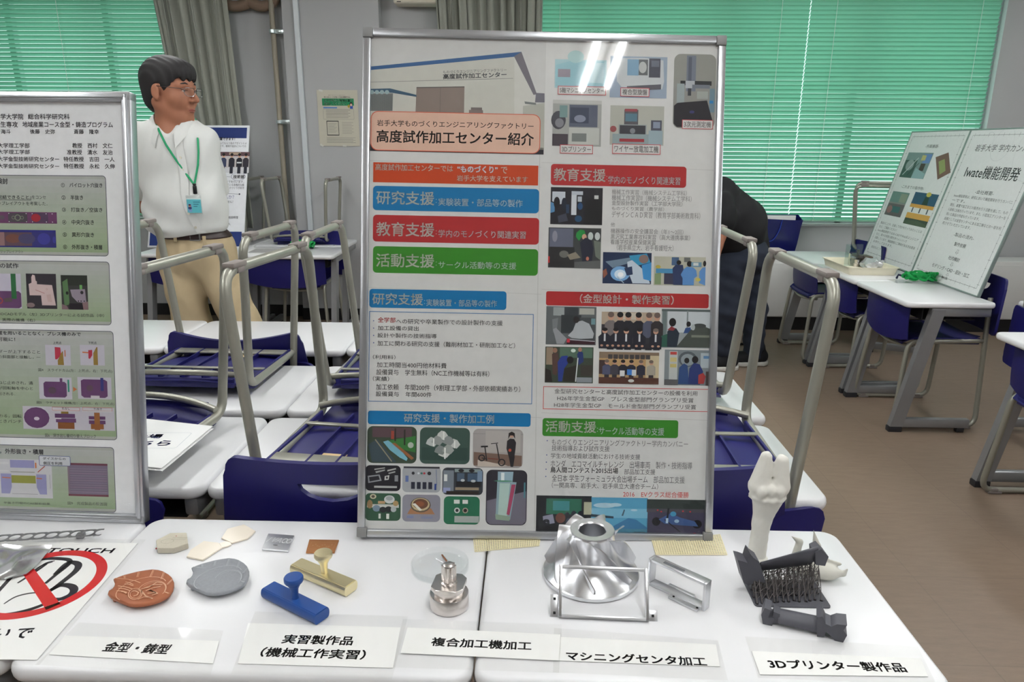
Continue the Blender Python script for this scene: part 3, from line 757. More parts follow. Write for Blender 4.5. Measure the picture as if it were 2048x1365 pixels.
S.poly(P([(1049, 203), (1072, 206), (1072, 210), (1050, 208)]), (120, 124, 122), 3); S.poly(P([(1072, 186), (1089, 187), (1089, 205), (1070, 205)]), (108, 106, 116), 3); S.poly(P([(1046, 212), (1089, 206), (1088, 300), (1044, 300)]), (176, 176, 166), 2.9)
S.rect((942, 215), (964, 226), (116, 106, 104), 3); S.rect((938, 220), (966, 228), (126, 112, 108), 3.1)
S.rect((737, 288), (1087, 309.5), (44, 42, 50), 2.9)
for tx_, py_, hh_, c_, bo_ in (('ものづくりエンジニアリングファクトリー', 146.5, .0062, (112, 112, 114), .005), ('高度試作加工センター', 157.5, .0098, (66, 70, 78), .02)):
    a, b = S.uv((886, py_)), S.uv((1013, py_-2)); S.textuv(tx_, (a[0], (a[1]+b[1])/2), (b[0], (a[1]+b[1])/2+hh_), c_, bo_, 3.4, rot=.058)
S.rect((741.8, 221.8), (1079.8, 308), (206, 92, 66), 4, .014); a, b = S.uv((741.8, 221.8)), S.uv((1079.8, 308)); S.box((a[0]+.0014, a[1]-.0014), (b[0]-.0014, b[1]+.0014), (216, 178, 158), 4.3, .013)
S.text('岩手大学ものづくりエンジニアリングファクトリー', (754.3, 239.8), (1067, 259), K, .006, 5); S.text('高度試作加工センター紹介', (753.8, 260), (1067, 291.4), K, .018, 5)
# machines at top right
S.photo((1110.2, 118.4), (1212, 178), (168, 200, 206), [('p', [(.02, .2), (.3, .05), (.95, .05), (.98, .95), (.02, .95)], (150, 192, 202)), ('r', .06, .34, .3, .62, (150, 140, 150)), ('r', .62, .1, .95, .8, (176, 204, 210)), ('e', .4, -.1, .16, .22, (176, 206, 206))])
S.photo((1221, 112), (1332.8, 197.4), (150, 164, 182), [('p', [(.12, .05), (.6, .03), (.93, .08), (.95, .6), (.92, .78), (.2, .74), (.12, .6)], (196, 200, 202)), ('r', .30, .07, .50, .46, (122, 158, 184)), ('r', .5, .07, .66, .45, (96, 98, 100)), ('e', .57, .26, .07, .14, (186, 188, 186)), ('r', .68, .04, .88, .5, (70, 72, 84)), ('r', .72, .09, .86, .24, (104, 108, 122)), ('p', [(.3, .72), (.9, .66), (.9, .78), (.3, .84)], (92, 92, 100))])
S.photo((1106.1, 199.5), (1201.5, 293.8), (164, 164, 160), [('r', .0, .0, 1, .08, (190, 190, 186)), ('r', .34, .1, .92, .58, (90, 96, 112)), ('r', .36, .16, .74, .5, (62, 70, 88)), ('e', .56, .4, .12, .08, (132, 138, 156)), ('r', .78, .12, .9, .36, (86, 92, 110)), ('e', .12, .44, .15, .2, (72, 72, 80)), ('e', .14, .5, .09, .1, (130, 130, 136)), ('r', .14, .12, .3, .38, (120, 150, 148)), ('r', .34, .6, .96, .96, (190, 192, 186)), ('r', .4, .72, .7, .9, (120, 124, 122)), ('r', 0, .74, .32, 1, (70, 62, 70))])
S.photo((1221, 210.7), (1326.6, 291.8), (176, 176, 166), [('r', .26, .1, .52, .5, (90, 86, 92)), ('r', .28, .2, .5, .4, (84, 120, 136)), ('r', .27, .08, .5, .15, (150, 70, 76)), ('r', .16, .48, .68, .78, (150, 158, 158)), ('r', .18, .5, .66, .74, (60, 60, 66)), ('e', .42, .64, .05, .07, (130, 134, 138)), ('r', .05, .72, .72, .98, (140, 156, 158)), ('r', .18, .84, .64, .92, (160, 52, 60)), ('r', .76, .36, .96, .62, (74, 76, 90)), ('r', .8, .4, .93, .56, (130, 140, 160)), ('r', .72, .62, .98, .98, (150, 168, 176)), ('e', .06, .6, .06, .08, (150, 80, 80))])
S.photo((1348.8, 107.6), (1429, 258), (142, 142, 136), [('r', .3, .02, .52, .5, (112, 118, 132)), ('r', .34, .04, .42, .36, (84, 90, 106)), ('r', .16, .36, .9, .42, (40, 42, 46)), ('r', .28, .36, .5, .46, (176, 180, 186)), ('r', .44, .41, .86, .46, (110, 116, 126)), ('r', .34, .46, .42, .56, (52, 54, 60)), ('r', .08, .4, .26, .7, (150, 160, 162)), ('r', .56, .5, .82, .6, (160, 164, 160)), ('r', .86, .46, .98, .78, (110, 136, 150)), ('p', [(.1, .66), (.8, .62), (.96, .92), (.9, .985), (.1, .985), (.02, .94), (.02, .7)], (38, 36, 42)), ('r', .86, .62, .95, .66, (44, 130, 190)), ('e', .45, .78, .06, .02, (60, 60, 110))], r=.013)
for tx, p_, q_ in (('5軸マシニングセンター', (1115.8, 171.8), (1211.8, 191.3)), ('複合型旋盤', (1240.9, 175.3), (1298.3, 194.3)), ('3次元測定機', (1364, 239.5), (1425.5, 259.3)), ('3Dプリンター', (1119.9, 289.3), (1185.5, 308.6)), ('ワイヤー放電加工機', (1224.5, 287.6), (1320.5, 309.8))):
    S.rect(p_, q_, (210, 208, 206), 7); S.outline(p_, q_, (196, 74, 80), .0012, 7.5); S.text(tx, (p_[0]+4, p_[1]+3), (q_[0]-4, q_[1]-3.5), (92, 84, 86), .004, 8)
# left column headings
S.rect((746.7, 324.6), (1076, 371.4), (192, 66, 24), 2)
S.text('高度試作加工センターでは', (750.8, 327.7), (905.7, 344), WHT, .01); S.text('“ものづくり”', (915, 331.4), (995, 346.6), (222, 226, 236), .03); S.text('で', (1002, 334), (1014.4, 347.6), WHT, .01); S.text('岩手大学を支えています', (914, 350.3), (1055.5, 365.2), WHT, .012)
def head(p_, q_, col, big, pb, qb, small, ps, qs, r=.007):
    S.rect(p_, q_, col, 2, r); S.text(big, pb, qb, WHT, .012); S.text(small, ps, qs, (206, 214, 214), .008)
    if '：' not in small and ps[0]-qb[0] < 14: m_ = ((qb[0]+ps[0])/2, (pb[1]+qb[1])/2+9); a = S.uv(m_); S.ell((a[0], a[1]), .0008, .0008, (206, 214, 214), 3, 8); S.ell((a[0], a[1]+.006), .0008, .0008, (206, 214, 214), 3, 8)
head((746.3, 366.7+5), (1077.4, 427.2), BLU, '研究支援', (753.2, 381.7), (868, 410.8), '実験装置・部品等の製作', (877, 396.4), (1045, 415))
head((746.3, 429.7), (1077.4, 489.8), RED, '教育支援', (753.2, 444.2), (868, 474), '学内のモノづくり関連実習', (877, 459.6), (1051.3, 478))
head((746.3, 492.4), (1075.4, 552), GRN, '活動支援', (752.8, 507.2), (868, 536), 'サークル活動等の支援', (877, 522.6), (1032.3, 539.6))
head((739, 578), (1012.5, 620.5), BLU, '研究支援', (745.2, 586.2), (845.6, 611), '実験装置・部品等の製作', (852.9, 598.6), (993.8, 614.8), .006)
S.outline((738.6, 617.6+5), (1063.9, 809), (78, 124, 176), .0013)
S.text('全学部', (756, 634.8), (791, 645.8), (206, 64, 60), .008)
DK = (66, 62, 64)
for tx, p_, q_ in (('への研究や卒業製作での設計製作の支援', (792.3, 637.6), (1005.2, 651.9)), ('加工設備の貸出', (755.7, 651.5), (837.2, 662.4)), ('設計や製作の技術指導', (755.3, 666.2), (873.4, 677.6)), ('加工に関わる研究の支援（難削材加工・研削加工など）', (755.3, 681.4), (1030, 697.2)), ('（利用料）', (745.8, 710), (791, 719.5)), ('加工時間当400円他材料費', (753.8, 724.3), (892.9, 737.6)), ('設備貸与　学生無料（NC工作機械等は有料）', (752.9, 738.6), (978.6, 754.4)), ('（実績）', (745.8, 752.9), (778.2, 763.3)), ('加工依頼　年間200件（9割理工学部・外部依頼実績あり）', (752.3, 768), (1040.5, 785.2)), ('設備貸与　年間600件', (751.9, 783), (863.3, 795.1))): S.text(tx, p_, q_, DK, .002)
for y in (642, 656.7, 671.3, 686): S.ell(S.uv((747.3, y)), .0012, .0012, (84, 100, 160), 3, 8)
S.rect((736, 821.7), (1061, 854.2), BLU, 2, .005); S.text('研究支援・製作加工例', (808.3, 827.4), (987.8, 847.8), WHT, .01)
# photographs of work
RR = .011
S.photo((735, 852.5), (832.8, 927.9), (60, 74, 58), [('r', .1, .03, .9, .3, (92, 70, 76)), ('p', [(.35, .4), (.98, .25), (.98, .7), (.7, .62)], (58, 122, 58)), ('p', [(.02, .5), (.2, .35), (.6, .97), (.1, .97)], (60, 76, 84)), ('p', [(.32, .42), (.42, .38), (.66, .6), (.82, .86), (.8, .93), (.66, .84), (.46, .64)], (120, 178, 196)), ('p', [(.5, .46), (.56, .44), (.95, .85), (.9, .9)], (150, 94, 56)), ('l', .16, .36, .5, .95, .03, (150, 142, 120)), ('r', .55, .05, .58, .4, (52, 44, 40)), ('r', .74, .08, .77, .5, (48, 44, 40)), ('e', .88, .5, .06, .08, (170, 178, 166)), ('r', .48, .12, .54, .34, (160, 70, 54))], r=RR)
S.photo((840.2, 855), (939, 929.4), (60, 84, 76), [('r', .04, .55, .96, .9, (48, 72, 66))]+[('p', [(cx-.10, cy-.06), (cx-.03, cy-.14), (cx+.05, cy-.1), (cx+.11, cy+.02), (cx+.04, cy+.13), (cx-.05, cy+.1), (cx-.13, cy+.05)], c) for cx, cy, c in ((.46, .22, (206, 208, 204)), (.25, .4, (190, 194, 192)), (.7, .44, (200, 202, 198)), (.5, .7, (214, 214, 210)), (.36, .36, (150, 154, 152)), (.58, .36, (140, 146, 144)), (.42, .62, (132, 138, 136)), (.58, .6, (160, 164, 160)))]+[('r', .46, .1, .49, .34, (240, 240, 236)), ('r', .26, .3, .29, .52, (236, 236, 232)), ('r', .49, .55, .52, .86, (240, 240, 236)), ('r', .68, .36, .71, .56, (236, 236, 232))], r=RR)
S.photo((946.4, 857.8), (1045.2, 937), (166, 160, 158), [('r', .0, .12, 1, .14, (150, 146, 144)), ('r', .25, .05, .95, .6, (178, 172, 168)), ('p', [(.02, .6), (.98, .68), (.98, .95), (.02, .95)], (120, 96, 84)), ('p', [(.1, .8), (.7, .94), (.6, .97), (.1, .97)], (196, 182, 170)), ('o', .18, .75, .07, .045, (30, 28, 30)), ('o', .58, .86, .075, .05, (30, 28, 30)), ('l', .18, .75, .28, .78, .025, (40, 36, 38)), ('l', .28, .82, .24, .46, .03, (36, 32, 34)), ('l', .3, .76, .52, .78, .025, (120, 60, 46)), ('l', .54, .84, .47, .38, .03, (36, 32, 34)), ('l', .16, .46, .30, .45, .04, (28, 26, 28)), ('l', .36, .38, .5, .36, .02, (30, 28, 30)), ('p', [(.68, .3), (.74, .24), (.82, .25), (.86, .34), (.85, .52), (.83, .72), (.72, .72), (.67, .5)], (42, 38, 42)), ('p', [(.72, .7), (.84, .7), (.81, .97), (.76, .97)], (34, 30, 34)), ('e', .77, .15, .045, .075, (190, 150, 130)), ('p', [(.7, .26), (.71, .1), (.77, .06), (.83, .1), (.84, .25), (.8, .16), (.74, .16)], (36, 28, 28)), ('e', .74, .54, .03, .04, (190, 80, 56))], r=RR)
S.photo((731.4, 930.6), (800.9, 983), (30, 28, 36), [('p', [(.25, .14), (.55, .08), (.55, .12), (.25, .19)], (176, 176, 172)), ('p', [(.28, .24), (.55, .16), (.55, .21), (.3, .31)], (166, 166, 164)), ('p', [(.62, .18), (.86, .1), (.87, .15), (.62, .24)], (186, 186, 182)), ('p', [(.65, .29), (.84, .22), (.85, .27), (.66, .34)], (170, 170, 168)), ('p', [(.06, .42), (.4, .36), (.46, .6), (.08, .7)], (150, 152, 156)), ('p', [(.1, .47), (.37, .41), (.41, .56), (.12, .64)], (34, 32, 40)), ('p', [(.55, .42), (.68, .38), (.66, .56), (.54, .58)], (206, 206, 202)), ('e', .61, .48, .03, .05, (60, 58, 64)), ('r', .83, .38, .93, .62, (140, 142, 146)), ('r', .25, .8, .9, .88, (172, 172, 170))], r=RR*.8)
S.photo((805.1, 933.2), (881, 985.9), (166, 168, 172), [('r', .03, .0, .97, .07, (60, 58, 66)), ('r', .08, .36, .16, .6, (96, 116, 170)), ('e', .28, .26, .04, .06, (44, 44, 48)), ('e', .7, .26, .05, .07, (44, 44, 48)), ('e', .42, .26, .03, .04, (214, 220, 222)), ('e', .5, .26, .03, .04, (60, 120, 110)), ('e', .57, .26, .03, .04, (176, 50, 60))]+[('r', .23+.15*k, .6, .33+.15*k, .87, (38, 40, 58)) for k in range(4)]+[('r', .84, .66, .89, .9, (50, 70, 140)), ('l', .88, .1, .9, .7, .015, (90, 110, 160))], r=RR*.8)
S.photo((885.2, 935.7), (965.5, 991), (50, 54, 62), [('r', .02, .1, .28, .95, (120, 128, 138)), ('r', .04, .25, .12, .5, (226, 228, 226)), ('r', .02, .74, .2, .92, (150, 156, 196)), ('r', .3, .04, .95, .16, (134, 150, 150)), ('r', .36, .2, .54, .5, (78, 96, 116)), ('r', .62, .2, .9, .5, (70, 92, 116)), ('r', .34, .5, .95, .7, (26, 26, 30)), ('e', .5, .46, .05, .05, (190, 196, 198)), ('e', .76, .48, .06, .05, (186, 192, 196)), ('r', .32, .72, .9, .82, (150, 134, 112)), ('e', .46, .1, .07, .06, (36, 34, 38)), ('e', .72, .1, .07, .06, (40, 38, 42)), ('r', .86, .1, .98, .5, (120, 142, 168)), ('r', .1, .86, .9, .97, (44, 34, 30))], r=RR*.8)
S.photo((973, 940), (1052.6, 1051.7), (44, 40, 50), [('p', [(.02, .56), (.98, .38), (.98, .93), (.9, .985), (.1, .985), (.02, .93)], (112, 108, 122)), ('p', [(.28, .03), (.66, .03), (.64, .22), (.28, .22)], (150, 176, 190)), ('p', [(.27, .2), (.74, .22), (.6, .9), (.24, .88)], (138, 164, 172)), ('p', [(.33, .24), (.58, .24), (.52, .84), (.3, .84)], (176, 200, 192)), ('p', [(.62, .26), (.72, .26), (.58, .82), (.51, .8)], (166, 70, 100)), ('r', .36, .05, .44, .2, (226, 232, 232)), ('e', .42, .2, .23, .012, (70, 140, 104)), ('p', [(.23, .8), (.6, .84), (.58, .92), (.25, .9)], (138, 160, 140)), ('r', .92, .22, .96, .5, (80, 130, 140))], r=RR)
S.photo((730.8, 986.7), (800.9, 1042.6), (52, 88, 66), [('e', .22, .12, .09, .09, (206, 196, 166)), ('e', .22, .12, .05, .05, (90, 80, 66)), ('e', .68, .22, .15, .15, (206, 208, 208)), ('e', .68, .18, .1, .08, (166, 170, 172)), ('r', .36, .28, .56, .38, (186, 150, 110)), ('r', .05, .4, .95, .52, (196, 196, 190)), ('e', .32, .55, .11, .12, (120, 138, 156)), ('e', .5, .6, .1, .11, (40, 42, 46)), ('e', .66, .58, .1, .11, (36, 38, 42)), ('e', .8, .58, .08, .1, (176, 182, 184)), ('r', .38, .74, .44, .92, (214, 216, 210)), ('r', .6, .74, .68, .93, (222, 224, 218)), ('e', .13, .4, .08, .16, (150, 120, 84)), ('e', .86, .36, .08, .1, (170, 140, 96))], r=RR*.8)
S.photo((805.1, 989.5), (880, 1044.7), (142, 140, 152), [('p', [(.22, .5), (.76, .5), (.86, .72), (.13, .72)], (164, 116, 82)), ('e', .48, .38, .27, .28, (96, 82, 66)), ('e', .48, .36, .24, .24, (196, 178, 140)), ('e', .48, .34, .2, .19, (110, 72, 52)), ('e', .46, .34, .12, .1, (140, 84, 54)), ('p', [(.26, .34), (.34, .32), (.52, .56), (.46, .6)], (226, 224, 214)), ('r', .12, .78, .3, .87, (124, 130, 166)), ('r', .5, .8, .8, .88, (128, 132, 160))], r=RR*.8)
S.photo((888, 993), (958.7, 1050), (36, 108, 78), [('r', .3, .7, .985, .93, (166, 172, 168)), ('r', .28, .12, .44, .26, (220, 220, 216)), ('r', .52, .12, .67, .26, (222, 220, 214)), ('e', .37, .5, .08, .1, (212, 212, 210)), ('e', .37, .5, .045, .06, (40, 44, 44)), ('e', .6, .5, .08, .1, (170, 156, 140)), ('e', .6, .5, .05, .065, (54, 40, 38))], r=RR*.8)
# right column
head((1102.2, 328), (1372, 376), RED, '教育支援', (1108, 336.4), (1210.5, 363.8), '学内のモノづくり関連実習', (1216.5, 351.8), (1360, 370.4), .006)
LT = (142, 140, 140)
for tx, p_, q_ in (('機械工作実習（機械システム工学科）', (1223.7, 378.6), (1373.2, 392.4)), ('機械工作実習Ⅱ（機械システム工学科）', (1223.5, 389.5), (1383, 404.5)), ('金型設計製作実習（工学部大学院）', (1223.5, 401.2), (1364.4, 413.7)), ('ものづくり実習（農学部）', (1223.5, 412.9), (1328, 423.2)), ('デザインＣＡＤ実習（教育学部美術教育科）', (1223.5, 422.5), (1400.2, 439.2)), ('他', (1221.5, 445.2), (1229.7, 454)), ('機器操作の安全講習会（年1～2回）', (1221.5, 456.8), (1366.6, 470)), ('黒沢尻工業専攻科実習（高大連携事業）', (1221.5, 467.8), (1379.8, 481.9)), ('看護学校産業保健実習', (1220.9, 478.8), (1311, 490.7)), ('（岩手県立大、岩手看護短大）', (1233.6, 489), (1346.8, 503.4))): S.text(tx, p_, q_, LT, .0)
S.photo((1101.8, 369.3+5), (1204, 450.7), (36, 34, 42), [('p', [(.03, .12), (.28, .12), (.28, .44), (.16, .46), (.03, .38)], (196, 202, 210)), ('r', .4, .1, .62, .2, (190, 196, 206)), ('r', .4, .2, .5, .74, (208, 212, 218)), ('r', .52, .24, .6, .38, (186, 192, 200)), ('r', .84, .2, .92, .3, (206, 208, 206)), ('p', [(.0, .4), (.08, .44), (.08, .66), (.0, .7)], (84, 134, 176)), ('e', .12, .42, .06, .16, (24, 22, 28)), ('e', .26, .44, .05, .16, (30, 36, 52)), ('r', .3, .46, .36, .7, (44, 66, 92)), ('e', .57, .5, .05, .1, (44, 80, 120)), ('e', .54, .84, .07, .09, (36, 78, 112)), ('p', [(.14, .78), (.3, .7), (.34, .9), (.16, .96)], (66, 70, 84)), ('r', .66, .3, .99, .99, (24, 24, 28))])
S.photo((1097.4, 455), (1200.7, 537.5), (64, 68, 68), [('r', .02, .02, .47, .48, (100, 104, 122)), ('e', .12, .22, .05, .14, (138, 140, 152)), ('r', .02, .48, .5, .98, (40, 40, 42)), ('e', .3, .66, .09, .09, (110, 110, 104)), ('p', [(.36, .68), (.52, .6), (.62, .74), (.42, .8)], (140, 132, 116)), ('r', .48, .04, 1, .2, (56, 60, 60)), ('e', .8, .2, .05, .1, (190, 200, 196)), ('e', .93, .2, .05, .1, (200, 206, 204)), ('p', [(.52, .22), (.53, .12), (.6, .04), (.68, .06), (.7, .14), (.62, .24), (.58, .32)], (38, 142, 66)), ('e', .68, .22, .045, .07, SKIN), ('p', [(.6, .36), (.7, .24), (.82, .3), (.86, .5), (.84, .76), (.82, .99), (.66, .99), (.64, .7)], (36, 38, 56)), ('e', .75, .76, .03, .05, (180, 110, 90)), ('p', [(.86, .3), (1, .34), (1, .8), (.9, .7)], (110, 118, 108)), ('r', 0, .72, .03, .88, (200, 50, 50)), ('p', [(.5, .85), (1, .8), (1, 1), (.5, 1)], (96, 98, 98))])
S.photo((1206.2, 504.5), (1301.8, 568.9), (30, 46, 80), [('p', [(.05, .3), (.55, .16), (.62, .3), (.2, .5)], (112, 132, 150)), ('p', [(.54, .1), (.9, .02), (.98, .3), (.7, .42), (.58, .28)], (52, 146, 186)), ('e', .84, .2, .1, .14, (136, 112, 104)), ('p', [(.5, .3), (.6, .24), (.9, .62), (.98, .98), (.62, .98), (.52, .6)], (196, 208, 220)), ('p', [(.8, .4), (1, .3), (1, .9), (.84, .84)], (60, 140, 200)), ('e', .36, .68, .2, .24, (120, 170, 216)), ('e', .36, .7, .12, .15, (214, 232, 246)), ('e', .37, .71, .06, .08, (250, 252, 255)), ('p', [(0, .6), (.07, .52), (.1, .7), (.02, .84)], (150, 92, 72)), ('p', [(.44, .5), (.6, .44), (.62, .7), (.5, .74)], (38, 56, 90)), ('l', .3, .78, .44, .98, .03, (170, 190, 206))])
S.photo((1308.4, 509+4), (1410, 572.6), (186, 184, 166), [('r', .34, .02, .48, .3, (70, 96, 130)), ('r', .58, .02, .7, .18, (110, 112, 108)), ('r', .04, .42, .4, .58, (72, 138, 178)), ('e', .08, .36, .05, .06, (196, 176, 76)), ('r', .2, .58, .4, .96, (60, 58, 78)), ('p', [(.02, .6), (.14, .56), (.14, .97), (.02, .97)], (130, 150, 110)), ('p', [(.36, .4), (.42, .28), (.56, .28), (.58, .5), (.56, .98), (.38, .98)], (44, 58, 96)), ('e', .48, .2, .045, .08, HAIR), ('p', [(.52, .62), (.58, .42), (.64, .34), (.76, .36), (.82, .46), (.84, .66), (.78, .74), (.78, .98), (.56, .98), (.56, .74)], (88, 138, 196)), ('e', .69, .24, .055, .1, HAIR), ('p', [(.88, .5), (.94, .36), (1, .34), (1, .98), (.88, .9)], (92, 140, 196)), ('e', .98, .22, .03, .1, HAIR), ('r', .72, .18, .92, .34, (110, 150, 176)), ('r', .76, .2, .86, .3, (206, 210, 206)), ('e', .86, .78, .05, .06, (206, 190, 90))])
S.rect((1092.4, 582.7), (1417, 617.2), RED, 2, .004); S.text('（金型設計・製作実習）', (1160, 588.5), (1347, 610), WHT, .014)
S.photo((1092.8, 612.7), (1191.3, 691), (96, 100, 102), [('r', .14, .02, .36, .24, (150, 156, 156)), ('r', .36, .02, .64, .26, (58, 62, 66)), ('r', .3, .22, .7, .7, (50, 54, 58)), ('r', .66, .04, .96, .2, (176, 176, 168)), ('r', .68, .28, .98, .9, (70, 74, 76)), ('r', .9, .3, .98, .46, (110, 146, 152)), ('p', [(.12, .34), (.24, .3), (.22, .6), (.14, .7)], (120, 124, 126)), ('p', [(.14, .6), (.2, .56), (.42, .84), (.36, .98), (.22, .98)], (150, 152, 156)), ('p', [(.54, .62), (.6, .4), (.72, .36), (.86, .44), (.96, .7), (.94, .82), (.7, .84), (.52, .82), (.44, .76)], (176, 180, 184)), ('e', .6, .34, .06, .09, (40, 34, 34)), ('p', [(.42, .86), (.98, .88), (.98, .98), (.42, .98)], (62, 30, 40)), ('l', .44, .86, .98, .9, .02, (190, 190, 196)), ('r', .42, .84, .48, .94, (196, 50, 66))])
gp = [('r', 0, 0, 1, .34, (178, 160, 140)), ('r', .3, .02, .7, .2, (196, 186, 170))]
for k, (cx, ct) in enumerate(((.16, (120, 112, 112)), (.32, (40, 38, 46)), (.46, (36, 36, 44)), (.64, (34, 34, 42)), (.82, (84, 88, 108)), (.96, (50, 44, 46)))): gp.append(('m', cx, .0, 1.05, ct, (48, 46, 54), HAIR if k not in (0, 4, 5) else (110, 92, 84)))
gp.append(('r', 0, .86, 1, 1, (40, 36, 44)))
for k, cx in enumerate((.06, .25, .43, .66, .94)): gp += [('p', [(cx-.1, 1), (cx-.11, .68), (cx-.04, .58), (cx+.04, .58), (cx+.11, .68), (cx+.1, 1)], (34, 34, 46)), ('r', cx-.015, .6, cx+.015, .8, (206, 206, 210)), ('e', cx, .52, .045, .07, SKIN), ('e', cx, .48, .047, .05, HAIR if k < 4 else (120, 106, 98)), ('e', cx-.05, .92, .025, .03, SKIN), ('e', cx+.05, .92, .025, .03, SKIN)]
S.photo((1203.6, 623.7), (1317.4, 699.2), (60, 54, 62), gp)
S.photo((1323.6, 618.2), (1422, 697.6), (150, 156, 158), [('r', 0, 0, 1, .06, (90, 100, 100)), ('r', .02, .06, .1, .7, (110, 124, 124)), ('r', .12, .06, .98, .6, (196, 202, 206)), ('r', .5, .04, .53, .62, (130, 140, 142)), ('p', [(.12, .98), (.12, .58), (.2, .46), (.3, .5), (.36, .62), (.32, .98)], (34, 44, 58)), ('p', [(.12, .54), (.2, .44), (.28, .5), (.24, .56)], (140, 50, 56)), ('e', .22, .34, .07, .11, HAIR), ('p', [(.44, .62), (.48, .48), (.58, .46), (.6, .6)], (48, 76, 128)), ('e', .54, .38, .045, .07, HAIR), ('p', [(.3, .98), (.5, .66), (.64, .44), (.8, .4), (.98, .5), (.98, .98)], (70, 76, 70)), ('e', .76, .42, .13, .06, (60, 64, 64)), ('r', .6, .66, .98, .72, (120, 124, 112)), ('e', .63, .46, .04, .08, (170, 176, 178)), ('p', [(.0, .7), (.12, .64), (.12, .98), (0, .98)], (40, 90, 74))])
S.photo((1090.8, 693.5), (1185.5, 767.3), (60, 70, 56), [('r', .3, .02, .98, .3, (84, 110, 92)), ('r', .02, .02, .16, .5, (150, 132, 112)), ('e', .58, .1, .05, .05, (216, 232, 220)), ('p', [(.14, .2), (.26, .16), (.3, .5), (.24, .8), (.16, .76)], (84, 60, 54)), ('e', .2, .1, .05, .07, (150, 110, 90)), ('p', [(.26, .42), (.34, .26), (.46, .24), (.5, .4), (.4, .6), (.36, .96), (.28, .96)], (36, 56, 134)), ('e', .52, .36, .07, .1, HAIR), ('p', [(.66, .2), (.7, .12), (.78, .14), (.8, .4), (.7, .5)], (36, 54, 110)), ('e', .72, .07, .04, .06, (170, 120, 100)), ('p', [(.4, .6), (.66, .5), (.66, .96), (.38, .96)], (44, 40, 34)), ('l', .68, .3, .64, .96, .03, (206, 212, 210)), ('r', .66, .84, .98, .98, (140, 146, 152)), ('r', .74, .5, .98, .8, (62, 56, 50)), ('p', [(0, .6), (.12, .66), (.16, .98), (0, .98)], (40, 32, 28))])
gp = [('r', 0, 0, 1, .22, (132, 112, 92)), ('r', 0, .2, .78, .66, (188, 152, 104)), ('r', .78, .1, 1, .8, (200, 184, 150)), ('r', 0, .26, .12, .7, (70, 50, 48))]+[('r', .15+.09*k, .08, .22+.09*k, .22, (66, 62, 62)) for k in range(8)]
for k, (cx, ct) in enumerate(((.13, (80, 84, 110)), (.26, (66, 62, 72)), (.4, (38, 36, 46)), (.54, (40, 40, 56)), (.7, (40, 42, 60)), (.87, (168, 160, 146)))): gp.append(('m', cx, .24, .72, ct, (52, 46, 52), HAIR if k in (1, 2, 3) else (120, 104, 94)))
gp += [('r', .35, .58, .43, .76, (220, 220, 220)), ('r', .47, .54, .55, .72, (60, 120, 196)), ('r', .55, .55, .62, .74, (212, 216, 218)), ('r', 0, .8, 1, 1, (84, 50, 40)), ('e', .54, .9, .05, .05, (206, 206, 200))]
S.photo((1198.5, 703.7), (1316.8, 769.4), (176, 146, 104), gp)
S.photo((1329.7, 699.6), (1420, 772), (126, 134, 138), [('r', .1, .04, .28, .88, (186, 190, 188)), ('r', .12, .06, .26, .14, (186, 66, 60)), ('r', .12, .22, .26, .34, (206, 190, 130)), ('r', .12, .4, .26, .5, (196, 180, 110)), ('e', .5, .26, .2, .22, (84, 92, 98)), ('e', .5, .28, .15, .17, (140, 150, 154)), ('r', .78, .08, .98, .5, (172, 182, 188)), ('r', .84, .16, .96, .24, (90, 130, 170)), ('p', [(.3, .97), (.32, .5), (.42, .38), (.5, .44), (.54, .97)], (40, 70, 120)), ('e', .48, .3, .055, .08, HAIR), ('p', [(.52, .97), (.54, .52), (.64, .36), (.76, .4), (.84, .6), (.78, .97)], (34, 50, 110)), ('e', .66, .27, .07, .1, HAIR), ('p', [(.74, .7), (.84, .64), (.9, .74), (.86, .95), (.74, .95)], (166, 56, 56)), ('r', 0, .84, .3, 1, (90, 90, 92)), ('r', .9, .6, 1, 1, (74, 62, 60))])
S.outline((1086.7, 770+3), (1415.9, 824.4), (206, 76, 74), .0012)
for tx, p_, q_ in (('金型研究センターと高度試作加工センターの設備を利用', (1109.2, 777.7), (1394.4, 792.6)), ('H26年学生金型GP　プレス金型部門グランプリ受賞', (1114.4, 792), (1386.6, 806.3)), ('H28年学生金型GP　モールド金型部門グランプリ受賞', (1108.2, 805.4), (1391.9, 819.8))): S.text(tx, p_, q_, (88, 86, 88), .0)
head((1085.4, 832.7+4), (1355.8, 877), GRN, '活動支援', (1091.8, 842), (1191.7, 866.3), 'サークル活動等の支援', (1197.9, 854.3), (1328, 871.8), .005)
LT2 = (112, 110, 112)
for tx, p_, q_, c in (('ものづくりエンジニアリングファクトリー学内カンパニー', (1103.6, 878), (1375.8, 895.2), LT2), ('技術指導および試作支援', (1103.6, 890.6), (1219, 904.3), LT2), ('学生の地域貢献活動における技術支援', (1101.8, 906.5), (1280.3, 920.2), LT2), ('ホンダ　エコマイルチャレンジ　出場車両　製作・技術指導', (1101.3, 920.5), (1384.2, 939.5), LT2), ('鳥人間コンテスト2015出場', (1100.9, 934.3), (1236, 948), (80, 78, 80)), ('部品加工支援', (1248.5, 938.4), (1310.3, 950.4), LT2), ('全日本 学生フォーミュラ大会出場チーム　部品加工支援', (1104, 949.6), (1369, 967.9), LT2), ('（一関高専、岩手大、岩手県立大連合チーム）', (1103.6, 965), (1316, 979.9), LT2), ('2016　EVクラス総合優勝', (1246.3, 982.7), (1377.3, 996.7), (214, 84, 80))): S.text(tx, p_, q_, c, .012 if c == (80, 78, 80) else 0)
for x, y in ((1094.5, 882), (1093.4, 910.5), (1092.7, 925), (1092, 939), (1091.6, 953.5)): S.ell(S.uv((x, y)), .0012, .0012, (84, 100, 160), 3, 8)
